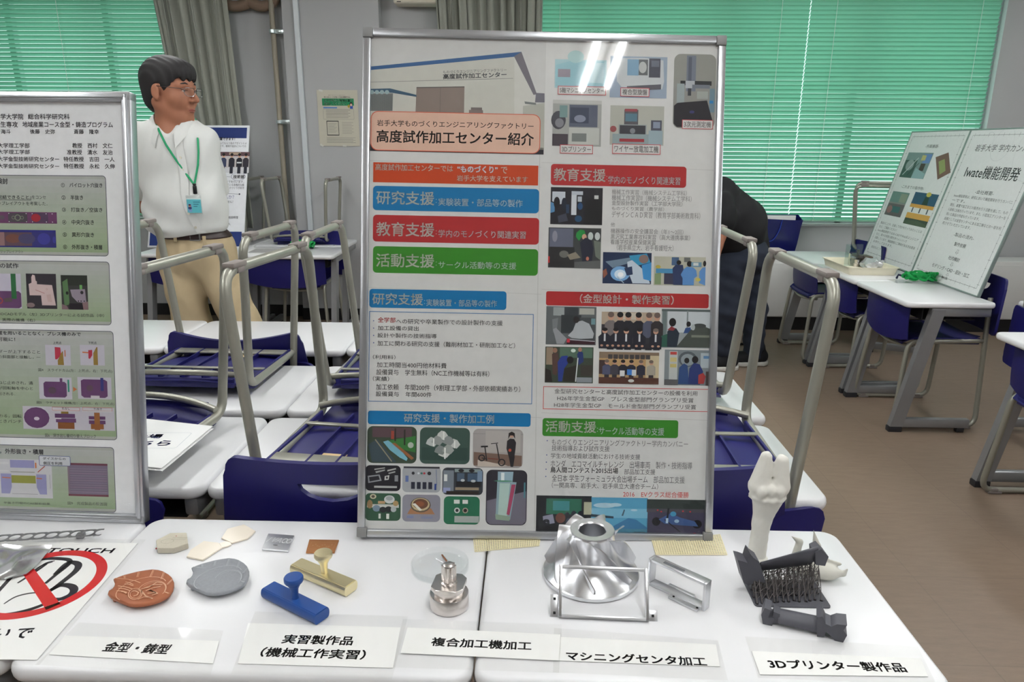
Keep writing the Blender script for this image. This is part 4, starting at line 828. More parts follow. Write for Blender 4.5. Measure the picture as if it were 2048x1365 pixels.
S.photo((1073, 991.3), (1182, 1067), (34, 36, 40), [('r', .18, .08, .82, .5, (46, 106, 84)), ('r', .3, .14, .6, .4, (70, 136, 140)), ('r', .86, .16, 1, .5, (176, 176, 150)), ('p', [(.12, .56), (.3, .5), (.34, .74), (.14, .8)], (140, 140, 160)), ('e', .56, .54, .05, .1, (30, 34, 44)), ('e', .68, .5, .05, .1, (34, 40, 52)), ('e', .8, .5, .05, .1, (30, 32, 44)), ('e', .44, .6, .09, .14, (110, 70, 60)), ('e', .6, .7, .06, .1, (60, 70, 90)), ('r', 0, .82, 1, 1, (26, 26, 30)), ('e', .5, .84, .03, .05, (150, 140, 96))])
S.text('e', (1087, 1040), (1098, 1051), (30, 30, 40), .06, 6)
S.photo((1182.7, 995.1), (1294, 1069), (84, 156, 190), [('r', 0, .3, 1, .56, (118, 178, 204)), ('e', .24, .22, .2, .07, (168, 200, 214)), ('e', .42, .2, .12, .05, (176, 206, 216)), ('e', .76, .34, .06, .03, (170, 200, 214)), ('p', [(0, .46), (.4, .52), (.4, .58), (0, .54)], (50, 66, 80)), ('p', [(.54, .5), (.58, .32), (.6, .34), (.57, .5)], (60, 84, 100)), ('p', [(.3, .88), (.5, .7), (.66, .56), (.8, .6), (1, .82), (1, .88)], (58, 118, 160)), ('r', 0, .86, 1, 1, (70, 128, 150)), ('r', .76, .94, .96, .98, (50, 70, 84))])
S.photo((1294, 999), (1412.6, 1072.4), (66, 62, 84), [('r', 0, 0, 1, .26, (50, 58, 56)), ('r', 0, .26, 1, .36, (74, 72, 80)), ('e', .16, .62, .07, .12, (24, 24, 28)), ('e', .84, .68, .08, .12, (26, 26, 30)), ('e', .3, .58, .05, .1, (34, 34, 40)), ('p', [(.2, .56), (.4, .38), (.56, .5), (.8, .6), (.86, .74), (.6, .72), (.3, .68)], (60, 88, 140)), ('e', .44, .4, .05, .07, (70, 150, 190)), ('l', .36, .24, .34, .6, .05, (26, 28, 34)), ('l', .3, .56, .56, .9, .03, (30, 30, 36)), ('r', .32, .52, .36, .66, (180, 204, 224)), ('e', .5, .6, .04, .05, (150, 180, 206)), ('e', .18, .3, .015, .02, (206, 50, 60)), ('e', .24, .34, .015, .02, (206, 50, 60)), ('e', .6, .32, .015, .02, (206, 50, 60)), ('e', .72, .33, .015, .02, (206, 50, 60)), ('e', .8, .95, .03, .03, (206, 40, 50))])
adopt(S.build('printed_sheet', None, ink_m), pc)
cover(pc, Oc, exc, upc, nc, Wc, Hc, .0148, .02, 1.)

# ------------------------------------------------------------------ left poster
exl, upl, nl = basis(-.02, 0, .175); Wl, Hl = .60, .858
Ol = Vector((-.781, 1.293, .7005))-exl*Wl/2
pl = framed('framed_poster', 'silver framed poster of green diagram panels, cut off by the left edge', Ol, exl, upl, nl, Wl, Hl, .018, .024, corners=False)
S = Sheet(Ol-nl*.0105, exl, upl)
S.box((-Wl/2+.006, .006), (Wl/2-.006, Hl-.006), (240, 240, 242), 0)
K2 = (42, 40, 50)
for tx, p_, q_ in (('学大学院', (1, 227.7), (47, 239.2)), ('総合科学研究科', (56, 227.7), (139.5, 239.2)), ('生専攻', (1, 243.2), (36, 255)), ('地域産業コース金型・鋳造プログラム', (45, 243.2), (226, 255.5)), ('海斗', (1.8, 258.8), (21.6, 268)), ('後藤　史弥', (60, 258.8), (110.2, 268)), ('斎藤　隆幸', (148, 258.8), (198, 268.5)), ('大学理工学部', (-4, 286.3), (59.5, 296.3)), ('教授　西村　文仁', (144.7, 286.3), (225.2, 296.7)), ('大学理工学部', (-4, 299.3), (60, 308.6)), ('准教授　清水　友治', (134, 299.6), (225.6, 310.2)), ('大学金型技術研究センター', (-4, 313.2), (118.7, 323.5)), ('特任教授　吉田　一人', (127.3, 313.7), (229.3, 324)), ('大学金型技術研究センター', (-4, 327.5), (118.7, 337.5)), ('特任教授　永松　久伸', (127.6, 327.5), (229.8, 338))): S.text(tx, p_, q_, K2, .012)
def panel(p_, q_):
    a, b = S.uv(p_), S.uv(q_); n = 14; x0, x1, y0, y1 = a[0], b[0], b[1], a[1]
    S.box((x0, y0), (x1, y1), (176, 178, 172), 1, .007)
    for k in range(n):
        t = k/n; c = tuple(int(u*(1-t)+v*t) for u, v in zip((184, 186, 184), (150, 170, 132)))
        S.box((x0+.001, y1-(y1-y0)*(k+1)/n+(.007 if k == n-1 else 0)), (x1-.001, y1-(y1-y0)*k/n-(.007 if k == 0 else 0)), c, 1.2)
    S.outline(p_, q_, (84, 84, 100), .0012, 1.6, .007)
panel((-60, 349.4), (217.5, 513)); panel((-60, 520), (223.3, 651)); panel((-60, 657.7), (234.6, 881)); panel((-60, 888), (232.7, 1025.8))
for tx, p_, q_ in (('検討', (-6, 356.5), (16, 368.5)), ('の試作', (0, 526.3), (37.5, 537)), ('，外形抜き・積層', (0, 897.2), (87, 910)), ('置を用いることなく，プレス機のみで', (-4, 662), (161.8, 673)), ('可能に！', (-4, 674.8), (30.6, 683))): S.text(tx, p_, q_, K2, .014)
for tx, p_, q_ in (('①　パイロット穴抜き', (122.3, 365.8), (205, 375.6)), ('②　半抜き', (123.5, 390.4), (166.4, 400.5)), ('③　打抜き／空抜き', (124.2, 415), (205, 424.8)), ('④　中央穴抜き', (124.7, 439.6), (188.2, 450)), ('⑤　異形穴抜き', (125.8, 464.7), (188.2, 474.8)), ('⑥　外形抜き・積層', (126.6, 489.3), (204.6, 499.8)), ('完結できること』', (-4, 390.4), (63, 399)), ('上死点', (106.3, 683.5), (123.1, 689)), ('下死点', (176.6, 683.5), (193.4, 689))): S.text(tx, p_, q_, K2, .01)
K3 = (78, 80, 78)
for tx, p_, q_ in (('をコンセ', (64, 391), (92, 398.6)), ('ップレイアウトを考案した．', (-4, 402.8), (95, 411.5)), ('トリップレイアウト', (-4, 500.5), (46.9, 506.9)), ('3DCADモデル（左）3Dプリンターによる試作品（中）', (-2, 624.7), (208.6, 635)), ('実際の機構（右）', (4.7, 636.5), (70.3, 644)), ('ダーが上下すること', (-3, 699.6), (80.6, 708)), ('の斜面部と接触し，一', (-3, 710.3), (81.2, 718.7)), ('図4　スライドカム(左：上死点，右：下死点)', (76.7, 737), (224.6, 747)), ('ねじ止めされ，通', (-3, 761.8), (66, 770.3)), ('が回転軸を中心と', (-3, 772.8), (66, 780.8)), ('出される．', (-3, 784.4), (30.6, 791.5)), ('図5　ラチェット機構(左：上死点，右：下死点)', (73.5, 802.5), (228.8, 812.2)), ('わる，回転', (-2, 828.5), (43.5, 836.6)), ('ときパンチ', (-2, 839.2), (43.5, 846.9)), ('図6　突き出し量切り替えブロック', (90.2, 867.2), (192.4, 876.9)), ('図8　半抜き行程のCAE解析結果', (-12, 1003), (100.5, 1010.8)), ('図9　完成製品の断面図', (135.4, 1003.5), (214.3, 1012.2))): S.text(tx, p_, q_, K3, .003)
S.line((-4, 400), (63, 400.4), .0008, K2, 3)
PUR, OLV, ORG = (104, 66, 108), (150, 122, 56), (206, 118, 70)
S.photo((-60, 423.2), (114.4, 447.8), (112, 64, 104), [('r', .44, .1, .66, .9, (84, 76, 84)), ('o', .55, .5, .035, .025, (130, 140, 116)), ('o', .5, .5, .02, .014, (130, 140, 116)), ('o', .6, .5, .02, .014, (130, 140, 116)), ('r', .72, .08, .9, .92, (84, 62, 90)), ('e', .76, .5, .055, .36, (166, 40, 52)), ('e', .37, .5, .03, .2, (96, 84, 96))]+[('e', x, y, .006, .04, (206, 200, 206)) for x in (.45, .65, .72, .88, .95) for y in (.14, .86)])
S.photo((-60, 459), (113, 495.8), (52, 50, 120), [('r', 0, .14, .6, .92, (150, 116, 116)), ('r', .4, .14, .72, .92, (96, 72, 84)), ('e', .5, .5, .09, .26, (120, 76, 64)), ('e', .66, .5, .1, .3, (74, 70, 108)), ('e', .86, .5, .075, .34, (62, 62, 150)), ('e', .98, .55, .02, .2, (62, 62, 150)), ('r', 0, 0, 1, .13, (46, 46, 128)), ('r', 0, .93, 1, 1, (46, 46, 128))])
S.photo((-30, 547), (44.5, 617.7), (196, 190, 206), [('p', [(0, .5), (.92, .5), (.99, .56), (.99, .94), (.92, .99), (0, .99)], PUR), ('r', .72, .0, .86, .72, (46, 112, 66)), ('o', .38, .78, .09, .06, (170, 70, 60)), ('o', .2, .8, .07, .05, (120, 100, 60)), ('p', [(.5, .72), (.7, .68), (.74, .8), (.52, .82)], (96, 84, 84))])
S.photo((51.6, 547.4), (114.8, 618.4), (52, 46, 54), [('p', [(.18, .1), (.22, .03), (.3, .05), (.32, .2), (.36, .22), (.36, .3), (.86, .32), (.96, .9), (.5, .9), (.48, .62), (.1, .62), (.08, .3), (.18, .26)], (214, 190, 188)), ('l', .3, .46, .6, .56, .02, (190, 140, 136)), ('o', .68, .44, .03, .02, (190, 150, 146)), ('p', [(.66, .6), (.8, .58), (.84, .8), (.7, .8)], (206, 176, 172)), ('e', .12, .9, .14, .07, (130, 110, 112))])
S.photo((121.4, 550.5), (177, 620), (60, 58, 58), [('r', .0, .0, 1, .3, (44, 48, 40)), ('p', [(.05, .2), (.25, .1), (.3, .85), (.1, .9)], (88, 122, 80)), ('r', .7, .28, .8, .42, (110, 170, 96)), ('p', [(.34, .42), (.9, .4), (.94, .8), (.6, .78), (.4, .62)], (150, 138, 152)), ('e', .78, .5, .06, .05, (40, 36, 44)), ('e', .22, .52, .05, .05, (24, 24, 24)), ('p', [(.28, .82), (.8, .82), (.8, 1), (.28, 1)], (34, 26, 34)), ('p', [(.78, .8), (1, .76), (1, 1), (.82, 1)], (140, 112, 116)), ('p', [(0, .84), (.2, .9), (.26, 1), (0, 1)], (130, 104, 110))]+[('e', x, .75, .025, .02, (30, 28, 32)) for x in (.64, .74, .86)])
for p_, q_, sh in (((90.2, 690), (142.4, 731.8), [('p', [(.38, .1), (.6, .12), (.62, .5), (.46, .7), (.38, .7)], (184, 52, 76)), ('p', [(.48, .76), (.62, .4), (.7, .28), (.72, .98), (.48, .98)], OLV), ('l', .78, .24, .78, .56, .05, ORG)]), ((159.5, 690), (210.1, 731.8), [('p', [(.34, .26), (.5, .24), (.5, .5), (.4, .68), (.34, .66)], (184, 52, 76)), ('p', [(.54, .98), (.54, .4), (.68, .1), (.72, .1), (.72, .98)], OLV), ('l', .1, .36, .34, .38, .06, ORG)]), ((77.3, 754.4), (145, 799.5), [('p', [(.14, .28), (.2, .2), (.78, .2), (.84, .28), (.84, .84), (.78, .92), (.2, .92), (.14, .84)], PUR), ('r', .64, .04, .72, .3, PUR), ('e', .4, .6, .12, .16, (96, 76, 90)), ('l', .9, .1, .9, .66, .08, (60, 150, 130))]), ((154.7, 754.4), (224, 799.5), [('p', [(.1, .16), (.18, .1), (.8, .1), (.88, .18), (.88, .86), (.8, .94), (.18, .94), (.1, .84)], PUR), ('r', .68, .02, .77, .62, (52, 54, 120)), ('e', .36, .5, .1, .14, (100, 78, 90)), ('r', .38, .84, .64, .97, (206, 200, 206))])):
    S.photo(p_, q_, (196, 192, 204), sh)
a = S.uv((150.5, 779)); S.poly([(a[0]-.004, a[1]+.005), (a[0]+.004, a[1]), (a[0]-.004, a[1]-.005)], ORG, 4)
S.photo((45.1, 812.4), (230.4, 862.4), (196, 192, 202), [('e', .15, .5, .14, .46, PUR), ('e', .15, .54, .03, .08, (206, 200, 208)), ('r', .35, .3, .57, .48, PUR), ('r', .36, .5, .58, .68, PUR), ('r', .42, .2, .5, .3, OLV), ('r', .38, .68, .56, .96, (140, 86, 44)), ('r', .36, .48, .42, .54, (206, 200, 208)), ('r', .72, .38, .9, .52, PUR), ('r', .72, .56, .9, .72, PUR), ('r', .78, .22, .84, .98, (150, 96, 50)), ('r', .74, .72, .88, .94, (146, 90, 46)), ('r', .32, .04, .62, .2, (206, 202, 206)), ('r', .65, .04, .97, .2, (206, 202, 206))])
S.outline((104.5, 814), (160, 822.4), (206, 110, 100), .0007, 6); S.outline((165.5, 814.4), (225, 823), (206, 110, 100), .0007, 6)
S.text('孔なし', (124, 815.2), (140.2, 820.2), K2, .01, 6); S.text('孔抜き', (187.6, 816), (204.6, 820.8), K2, .01, 6)
LAV = (150, 148, 190)
S.photo((-40, 917), (106.3, 997.7), (206, 204, 208), [('r', .42, .02, .76, .22, LAV), ('r', .42, .32, .76, .34, (150, 150, 140)), ('r', .43, .42, .77, .62, (150, 150, 72)), ('p', [(.28, .38), (.43, .38), (.43, .72), (.4, .9), (.28, .9)], LAV), ('p', [(.78, .38), (.92, .38), (.92, .9), (.82, .9), (.78, .72)], LAV), ('l', .43, .9, .79, .9, .008, (110, 110, 120)), ('l', .78, .08, .78, .22, .035, ORG), ('l', .3, .48, .42, .49, .025, ORG), ('l', .78, .48, .86, .49, .025, ORG), ('l', .97, .38, .97, .74, .006, (90, 90, 110)), ('r', .24, .08, .4, .13, (216, 214, 216)), ('r', .27, .29, .4, .33, (216, 214, 216))])
S.rect((78, 911.3), (141.8, 933.3), (206, 208, 212), 6, .003); S.outline((78, 911.3), (141.8, 933.3), (70, 80, 140), .001, 7, .003); S.text('ダイスからの', (86, 914.6), (132.1, 921), K2, .008, 8); S.text('側圧を利用', (87, 923.6), (125, 930.7), K2, .008, 8)
S.line((90, 933), (76, 945), .0016, (190, 80, 60), 7)
S.photo((134.7, 926.2), (217.5, 994.5), (124, 112, 132), [('r', 0, 0, 1, .06, (110, 60, 76)), ('r', 0, .94, 1, 1, (110, 50, 66)), ('r', .0, .06, .04, .94, (140, 124, 134))]+[('r', .05, .16+.07*k, .98, .18+.07*k, (138+6*(k % 3), 126+5*(k % 2), 146)) for k in range(11)])
adopt(S.build('printed_sheet', None, ink_m), pl)
cover(pl, Ol, exl, upl, nl, Wl, Hl, .018, .024, .4)

# ------------------------------------------------------------------ white panels on the display desks
ex, up, n = basis(-1.6, 0, .25); B0 = Vector((2.335, 4.437, .701))
def white_panel(label, O, w, h, fill):
    t = thing('display_panel', label, 'display panel', O); global S
    bm = BM(); bar(bm, O, ex, up, n, -w/2, w/2, 0, h, -.014, 0, .002); adopt(obj('board', bm, mat('white foam board', (214, 216, 216), .6)), t)
    bm = BM()
    for a0, a1, b0, b1 in ((-w/2, w/2, 0, .008), (-w/2, w/2, h-.008, h), (-w/2, -w/2+.008, 0, h), (w/2-.008, w/2, 0, h)): bar(bm, O, ex, up, n, a0, a1, b0, b1, -.014, .003, .001)
    adopt(obj('frame', bm, mat('grey green frame', (150, 164, 160), .4, metal=.4)), t)
    bm = BM(); a = O+up*h*.5-n*.016; f_ = Vector((a.x+.035, a.y, .702)); tube(bm, [a, f_], .005, 6); adopt(obj('prop_leg', bm, frame_m), t)
    S = Sheet(O+n*.0006, ex, up); S.box((-w/2+.008, .008), (w/2-.008, h-.008), (230, 231, 231), 0)
    S.outline((-w/2+.04, .04), (w/2-.04, h-.035), (110, 108, 112), .0018, 1, .001, px=False)
    for k in range(18):      # tick marks along the border
        y = .06+k*(h-.12)/17; L = .012 if k % 3 else .022
        for sx in (-1, 1): S.box((sx*(w/2-.04)-L/2, y), (sx*(w/2-.04)+L/2, y+.0018), (110, 108, 112), 1)
    for k in range(14):
        x = -w/2+.06+k*(w-.12)/13; L = .012 if k % 3 else .022
        for yy in (.04, h-.035): S.box((x, yy-L/2), (x+.0018, yy+L/2), (110, 108, 112), 1)
    fill(S, w, h)
    adopt(S.build('printed_sheet', None, ink_m), t)
    bm = BM(); bar(bm, O, ex, up, n, -w/2+.01, w/2-.01, .01, h-.01, .0022, .0032, 0); adopt(obj('clear_cover', bm, clear_mat('panel film', (254, 254, 254), .2, .02, .06), None, 0), t)
    return t
KK = (70, 68, 72)
def fr(S, w, h):
    T = lambda tx, u0, v0, u1, v1, b=0, c=KK, sh=0.: S.textuv(tx, ((u0-.5)*w, (1-v1)*h), ((u1-.5)*w, (1-v0)*h), c, b, 3, sh)
    T('岩手大学 学内カンパニー', .17, .10, .97, .145, .0); T('Iwate機能開発', .17, .235, .86, .315, .006, (52, 50, 56))
    T('-会社概要-', .42, .385, .66, .41)
    for k, (tx, u1) in enumerate((('Iwate機能開発は、研究において機能開発を行うカンパニ', .92), ('ーです。', .34), ('現在、装置や加工などの販売を行う活動を通して、もの', .92), ('ら皆様に企画を行っています。また、小型加工プリンターを', .92), ('用いた製品の作成も行っています。', .62), ('設備としては金型センターにある加工機などの一部を利', .92), ('用させていただいています。', .56))): T(tx, .15, .425+.031*k, u1, .445+.031*k, 0, (96, 94, 98))
    T('-製品の流れ-', .38, .665, .66, .69); T('製作依頼', .44, .722, .60, .748, .004); T('⇩', .5, .765, .545, .795); T('社内検討', .44, .812, .6, .838, .004); T('⇩', .5, .85, .545, .875); T('モデリング・CAD・設計・加工', .26, .885, .80, .912, .004); T('⇩', .5, .92, .545, .94); T('納品', .46, .945, .545, .962, .008)
    for k, (u, v, r) in enumerate(((.5, .1, .09), (.92, .13, .16), (.3, .08, .05))): S.ring(((u-.5)*w, (1-v)*h), r, r-.0012, (196, 198, 200), .6)
def fl(S, w, h):
    T = lambda tx, u0, v0, u1, v1, b=0, c=KK: S.textuv(tx, ((u0-.5)*w, (1-v1)*h), ((u1-.5)*w, (1-v0)*h), c, b, 3)
    ph = lambda u0, v0, u1, v1, bg, sh: S.photo(((u0-.5)*w, (1-v0)*h), ((u1-.5)*w, (1-v1)*h), bg, sh, px=False)
    T('-所属機器-', .37, .10, .6, .125)
    ph(.10, .16, .56, .35, (130, 150, 150), [('r', .0, .3, .5, 1, (66, 90, 84)), ('e', .25, .5, .16, .22, (150, 160, 160)), ('l', .1, .9, .5, .2, .04, (206, 210, 210)), ('l', .3, .9, .6, .4, .03, (40, 50, 48)), ('r', .7, .05, .98, .4, (110, 140, 196)), ('r', .62, .1, .78, .3, (196, 186, 120)), ('r', .68, .42, .86, .7, (72, 48, 48)), ('p', [(.55, .6), (.98, .8), (.98, 1), (.5, 1)], (150, 180, 184))])
    S.poly([((u-.5)*w, (1-v)*h) for u, v in ((.62, .19), (.80, .155), (.96, .29), (.80, .345))], (126, 92, 84), 3); S.poly([((u-.5)*w, (1-v)*h) for u, v in ((.70, .22), (.78, .20), (.87, .28), (.8, .31))], (150, 160, 100), 4)
    T('-これまでの製作物-', .22, .405, .64, .43)
    ph(.10, .46, .43, .645, (140, 136, 134), [('r', .0, .0, 1, .44, (110, 140, 134)), ('r', .55, .06, .95, .42, (140, 150, 132)), ('r', .0, .5, 1, 1, (104, 92, 96)), ('r', .3, .6, .8, .85, (60, 104, 106)), ('e', .2, .75, .16, .16, (150, 104, 104))])
    ph(.52, .445, .93, .53, (52, 84, 116), [('e', .6, .1, .1, .2, (206, 190, 90)), ('p', [(.5, .3), (.66, .3), (.7, 1), (.46, 1)], (44, 60, 54))]); ph(.52, .53, .93, .555, (214, 160, 76), []); ph(.52, .595, .93, .635, (216, 166, 80), []); ph(.52, .635, .93, .68, (66, 72, 60), [('p', [(0, .5), (.5, .1), (1, .6), (1, 1), (0, 1)], (80, 88, 70))])
    for k in range(3): S.box(((.58+.13*k-.5)*w, (1-.59)*h), ((.60+.13*k-.5)*w, (1-.555)*h), (70, 76, 90), 4)
    for k, (tx, u1) in enumerate((('製品のことや、企画して何かを行ってみたいことは', .9), ('など、ご相談ください！', .46), ('Iwate機能開発では3D-CADやWeb系エンジニア', .9), ('など、様々な得意分野を持つメンバーで', .72), ('活動しています。機能開発にご興味がある方は是非', .9), ('お待ちしております。', .5))): T(tx, .1, .70+.03*k, u1, .72+.03*k, 0, (96, 94, 98))
    T('連絡先はこちらから', .1, .895, .42, .915, 0, (140, 138, 140))
white_panel('tall white lettered panel leaning on the display desk at far right, nearer one', B0+ex*.36, .72, .88, fr)
white_panel('white panel with four colour pictures leaning on the display desk, behind the parts tray', B0-ex*.362, .72, .88, fl)

# ------------------------------------------------------------------ blue headed poster behind the man
ex, up, n = basis(0, 0, .36); w, h = .72, .94; O = Vector((ony(486, 489, 5.25).x-w/2, 5.25, .7005))
t = thing('framed_poster', 'white poster with a navy header band standing on a back desk behind the man', 'poster', O)
bm = BM(); bar(bm, O, ex, up, n, -w/2, w/2, 0, h, -.012, 0, .003); adopt(obj('board', bm, mat('white plastic panel', (224, 226, 230), .4)), t)
bm = BM(); a = O+up*h*.45-n*.014; tube(bm, [a, (a.x, a.y+.005, .702)], .006, 6); adopt(obj('prop_leg', bm, frame_m), t)
S = Sheet(O+n*.0006, ex, up, .0003)
NB = (34, 52, 112)
S.box((-w/2+.015, h-.10), (w/2-.018, h-.018), NB, 1); S.box((-w/2+.015, .014), (w/2-.018, .125), NB, 1)
T = lambda tx, p_, q_, c=(60, 60, 66), b=.0, L=3: S.text(tx, p_, q_, c, b, L)
T('活躍できます！', (434, 274.5), (470, 281), (30, 30, 36), .02); T('使ってもらう為のアポイントメ', (436, 284), (493, 289.5), (110, 110, 112)); T('ります。機械や設計についての', (436, 290), (492, 295), (110, 110, 112)); T('！', (439, 296), (442, 300), (110, 110, 112))
S.photo((441, 304), (497.5, 346), (190, 184, 184), [('r', 0, 0, 1, .2, (92, 66, 72)), ('r', .3, .02, .7, .14, (170, 150, 130)), ('r', 0, .75, 1, 1, (206, 206, 210))]+[('m', cx, .06, 1., c, (40, 42, 54), HAIR) for cx, c in ((.12, (52, 60, 88)), (.4, (40, 40, 50)), (.66, (36, 36, 44)), (.88, (50, 46, 56)))]+[('r', .58, .48, .74, .55, (206, 214, 214))])
a = S.uv((476.5, 353.5)); S.ring(a, .054, .051, (96, 96, 140), 3, sy=.55); T('技術部', (467, 350), (488.5, 357.5), (32, 32, 40), .02)
S.line((443, 353.5), (461, 354), .002, (80, 80, 96)); 
for k, tx in enumerate(('調査までを行います。', '所有している本格的な機', 'ます。ものづくりが好き')): T(tx, (442, 361+6.2*k), (488, 366.5+6.2*k), (92, 92, 96))
S.line((443, 387), (479, 388.5), .002, (50, 50, 80)); S.ell(S.uv((479, 388.6)), .006, .006, (40, 40, 60), 3)
T('せんか？', (442, 390.5), (468, 398), (110, 110, 160), .0); T('ありません！', (441, 401), (466, 406.5)); T('ませんか。', (440, 408), (457, 413)); T('順子', (446, 426), (457, 431)); T('大和田明理', (452, 432.5), (476, 438)); T('准成', (446, 439), (456, 444)); T('他計9人', (440, 446), (461, 451))
adopt(S.build('printed_sheet', None, print_mat()), t)
# ================================================================== exhibits on the front desks
ZT = .7005
def P2(x, y, z=ZT): q = onz(x, y, z); return (q.x, q.y)
def local(pts, c): return [(x-c[0], y-c[1]) for x, y in pts]
def ccw(p): return p if sum(p[i-1][0]*p[i][1]-p[i][0]*p[i-1][1] for i in range(len(p))) > 0 else p[::-1]
alum = mat('machined aluminium', (232, 233, 236), .27, metal=1, noise=.04, scale=14)
alum2 = mat('brushed aluminium bar', (214, 215, 218), .36, metal=1, noise=.05, stretch=(60, 2, 2))
stl = mat('turned steel', (216, 210, 206), .26, metal=1, noise=.06, stretch=(2, 2, 60))
brass = mat('brass', (228, 216, 176), .36, metal=1, noise=.06, stretch=(2, 60, 60))
bluep = mat('blue anodised paint', (34, 74, 142), .38, noise=.04, spec=.5)
lam = clear_mat('laminate film', (252, 252, 251), .07, refl=.045)
signp = mat('white label paper', (242, 242, 241), .6, noise=.012)
# ------------------------------------------------------------------ impeller
c = P2(1181, 1150); t = thing('impeller', 'polished aluminium impeller with curved blades and a bored hub', 'machine part', (c[0], c[1], ZT))
HZ, RB = .092, .0865
def hubr(z): s = (z-.010)/(HZ-.010); return .0405+.0455*(1-s)**2.5
bm = BM(); prof = [(0, 0), (RB-.003, 0), (RB, .003), (RB, .009), (RB-.0015, .0105)]+[(hubr(.0105+(HZ-.0125)*k/16)-.0006, .0105+(HZ-.0125)*k/16) for k in range(17)]+[(.039, HZ), (.0255, HZ), (.0235, HZ-.002), (.0235, .03), (0, .03)]
lathe(bm, prof, 72); obj('hub', bm, alum, t, 35)
NB_ = 7
for b in range(NB_):
    bm = BM(); N, Mh = 22, 5; A = []
    for side in (-1, 1):
        rows = []
        for i in range(N+1):
            s = i/N; z = HZ-.004-(HZ-.017)*s
            th0 = 2*PI*b/NB_+1.5*(s**.75)*.75; r0 = hubr(z)-.002
            ro = .060+.0255*s**1.6; zo = z+.004*(1-s)+.0165*s*(1-s*.25); row = []
            if s > .8: ro = .060+.0255*s**1.6
            for j in range(Mh+1):
                q = j/Mh; r = r0+(ro-r0)*q if ro > r0 else r0+.001*q; zz = z+(zo-z)*q; th = th0+.22*q*(1-s)
                tk = .0019*(1-.45*q); n_ = side*tk/r
                row.append(bm.verts.new((r*math.cos(th+n_), r*math.sin(th+n_), zz)))
            rows.append(row)
        A.append(rows)
        for R, Q in zip(rows, rows[1:]):
            for j in range(Mh): bm.faces.new((R[j], R[j+1], Q[j+1], Q[j]))
    L, R = A
    for i in range(N): bm.faces.new((L[i][-1], L[i+1][-1], R[i+1][-1], R[i][-1]))
    bm.faces.new(L[0]+R[0][::-1]); bm.faces.new(L[-1]+R[-1][::-1])
    obj('blade', bm, alum, t, 50)
# ------------------------------------------------------------------ rectangular frames of bar aluminium
def ring_frame(bm, w, h, d, th):
    for sx in (-1, 1): box(bm, (sx*(w/2-th/2), 0, h/2), (th, d, h), bevel=.0006)
    box(bm, (0, 0, th/2), (w-2*th, d, th), bevel=.0006); box(bm, (0, 0, h-th/2), (w-2*th, d, th), bevel=.0006)
c = P2(1207, 1240); a = P2(1118, 1236); b = P2(1297, 1244); wv = math.dist(a, b); rz = math.atan2(b[1]-a[1], b[0]-a[0])
t = thing('aluminium_frame', 'rectangular aluminium frame with screw holes leaning against the impeller', 'machine part', (c[0], c[1], ZT), (math.radians(-38), 0, rz))
bm = BM(); ring_frame(bm, .148, .083, .012, .0055); obj('frame', bm, alum2, t)
for sx, z0, z1 in ((-1, .0, .036), (1, .0, .018)):
    bm = BM(); box(bm, (sx*.0805, .0035, (z0+z1)/2), (.015, .004, z1-z0), bevel=.0006); f_ = obj('mounting_tab', bm, alum2, t)
    for z in ((z0+.007, z1-.007) if z1 > .03 else ((z0+z1)/2,)):
        bm = BM(); box(bm, (sx*.0805, .0013, z), (.0042, .0008, .0042), bevel=.0003); obj('screw_hole', bm, mat('hole black', (20, 20, 22), .7), f_)
for sx in (-1, 1):
    bm = BM(); box(bm, (sx*.0712, -.0068, .0415), (.0052, .002, .078), bevel=.0004); obj('side_rail', bm, alum, t)
a, b = P2(1301, 1169), P2(1415, 1224); c = ((a[0]+b[0])/2, (a[1]+b[1])/2); rz = math.atan2(b[1]-a[1], b[0]-a[0])
t = thing('aluminium_frame', 'smaller rectangular aluminium frame standing right of the impeller', 'machine part', (c[0], c[1]+.006, ZT), (0, 0, rz))
bm = BM(); ring_frame(bm, math.dist(a, b), .052, .018, .005); obj('frame', bm, alum2, t)
bm = BM(); box(bm, (.02, -.013, .002), (.055, .012, .004), bevel=.0006); box(bm, (.0, .012, .0025), (.05, .008, .005), bevel=.0006); f_ = obj('mounting_tab', bm, alum2, t)
for x in (.0, .045):
    bm = BM(); lathe(bm, [(0, 0), (.002, 0), (.002, .0008), (0, .0008)], 12, (x, -.013, .0038)); obj('screw_hole', bm, MATS['hole black'], f_)
bm = BM(); box(bm, (-.01, -.0006, .0523), (.04, .006, .0006)); obj('groove', bm, mat('grey groove', (120, 122, 126), .5, metal=.8), t)
# ------------------------------------------------------------------ turned steel part
c = P2(899, 1212); t = thing('turned_steel_part', 'turned steel piece with a clipped square flange and a pin on top', 'machine part', (c[0], c[1], ZT))
bm = BM(); lathe(bm, [(0, 0), (.0305, 0), (.0325, .002), (.0325, .026), (.0318, .027), (.0255, .0275), (.0255, .0375), (0, .0375)], 48); obj('base', bm, stl, t, 35)
bm = BM(); s_ = .0268; k = .010; oc = [(s_, -s_+k), (s_, s_-k), (s_-k, s_), (-s_+k, s_), (-s_, s_-k), (-s_, -s_+k), (-s_+k, -s_), (s_-k, -s_)]
prism(bm, oc, .0375, .0455); bmesh.ops.rotate(bm, cent=(0, 0, 0), matrix=Matrix.Rotation(-.12, 3, 'Z'), verts=bm.verts); bmesh.ops.bevel(bm, geom=bm.edges[:], offset=.0007, segments=1, affect='EDGES'); obj('flange', bm, stl, t, 30)
bm = BM(); lathe(bm, [(0, .0455), (.0135, .0455), (.0138, .0475), (.0105, .0495), (.0105, .076), (.0095, .0785), (.006, .0805), (0, .081)], 36)
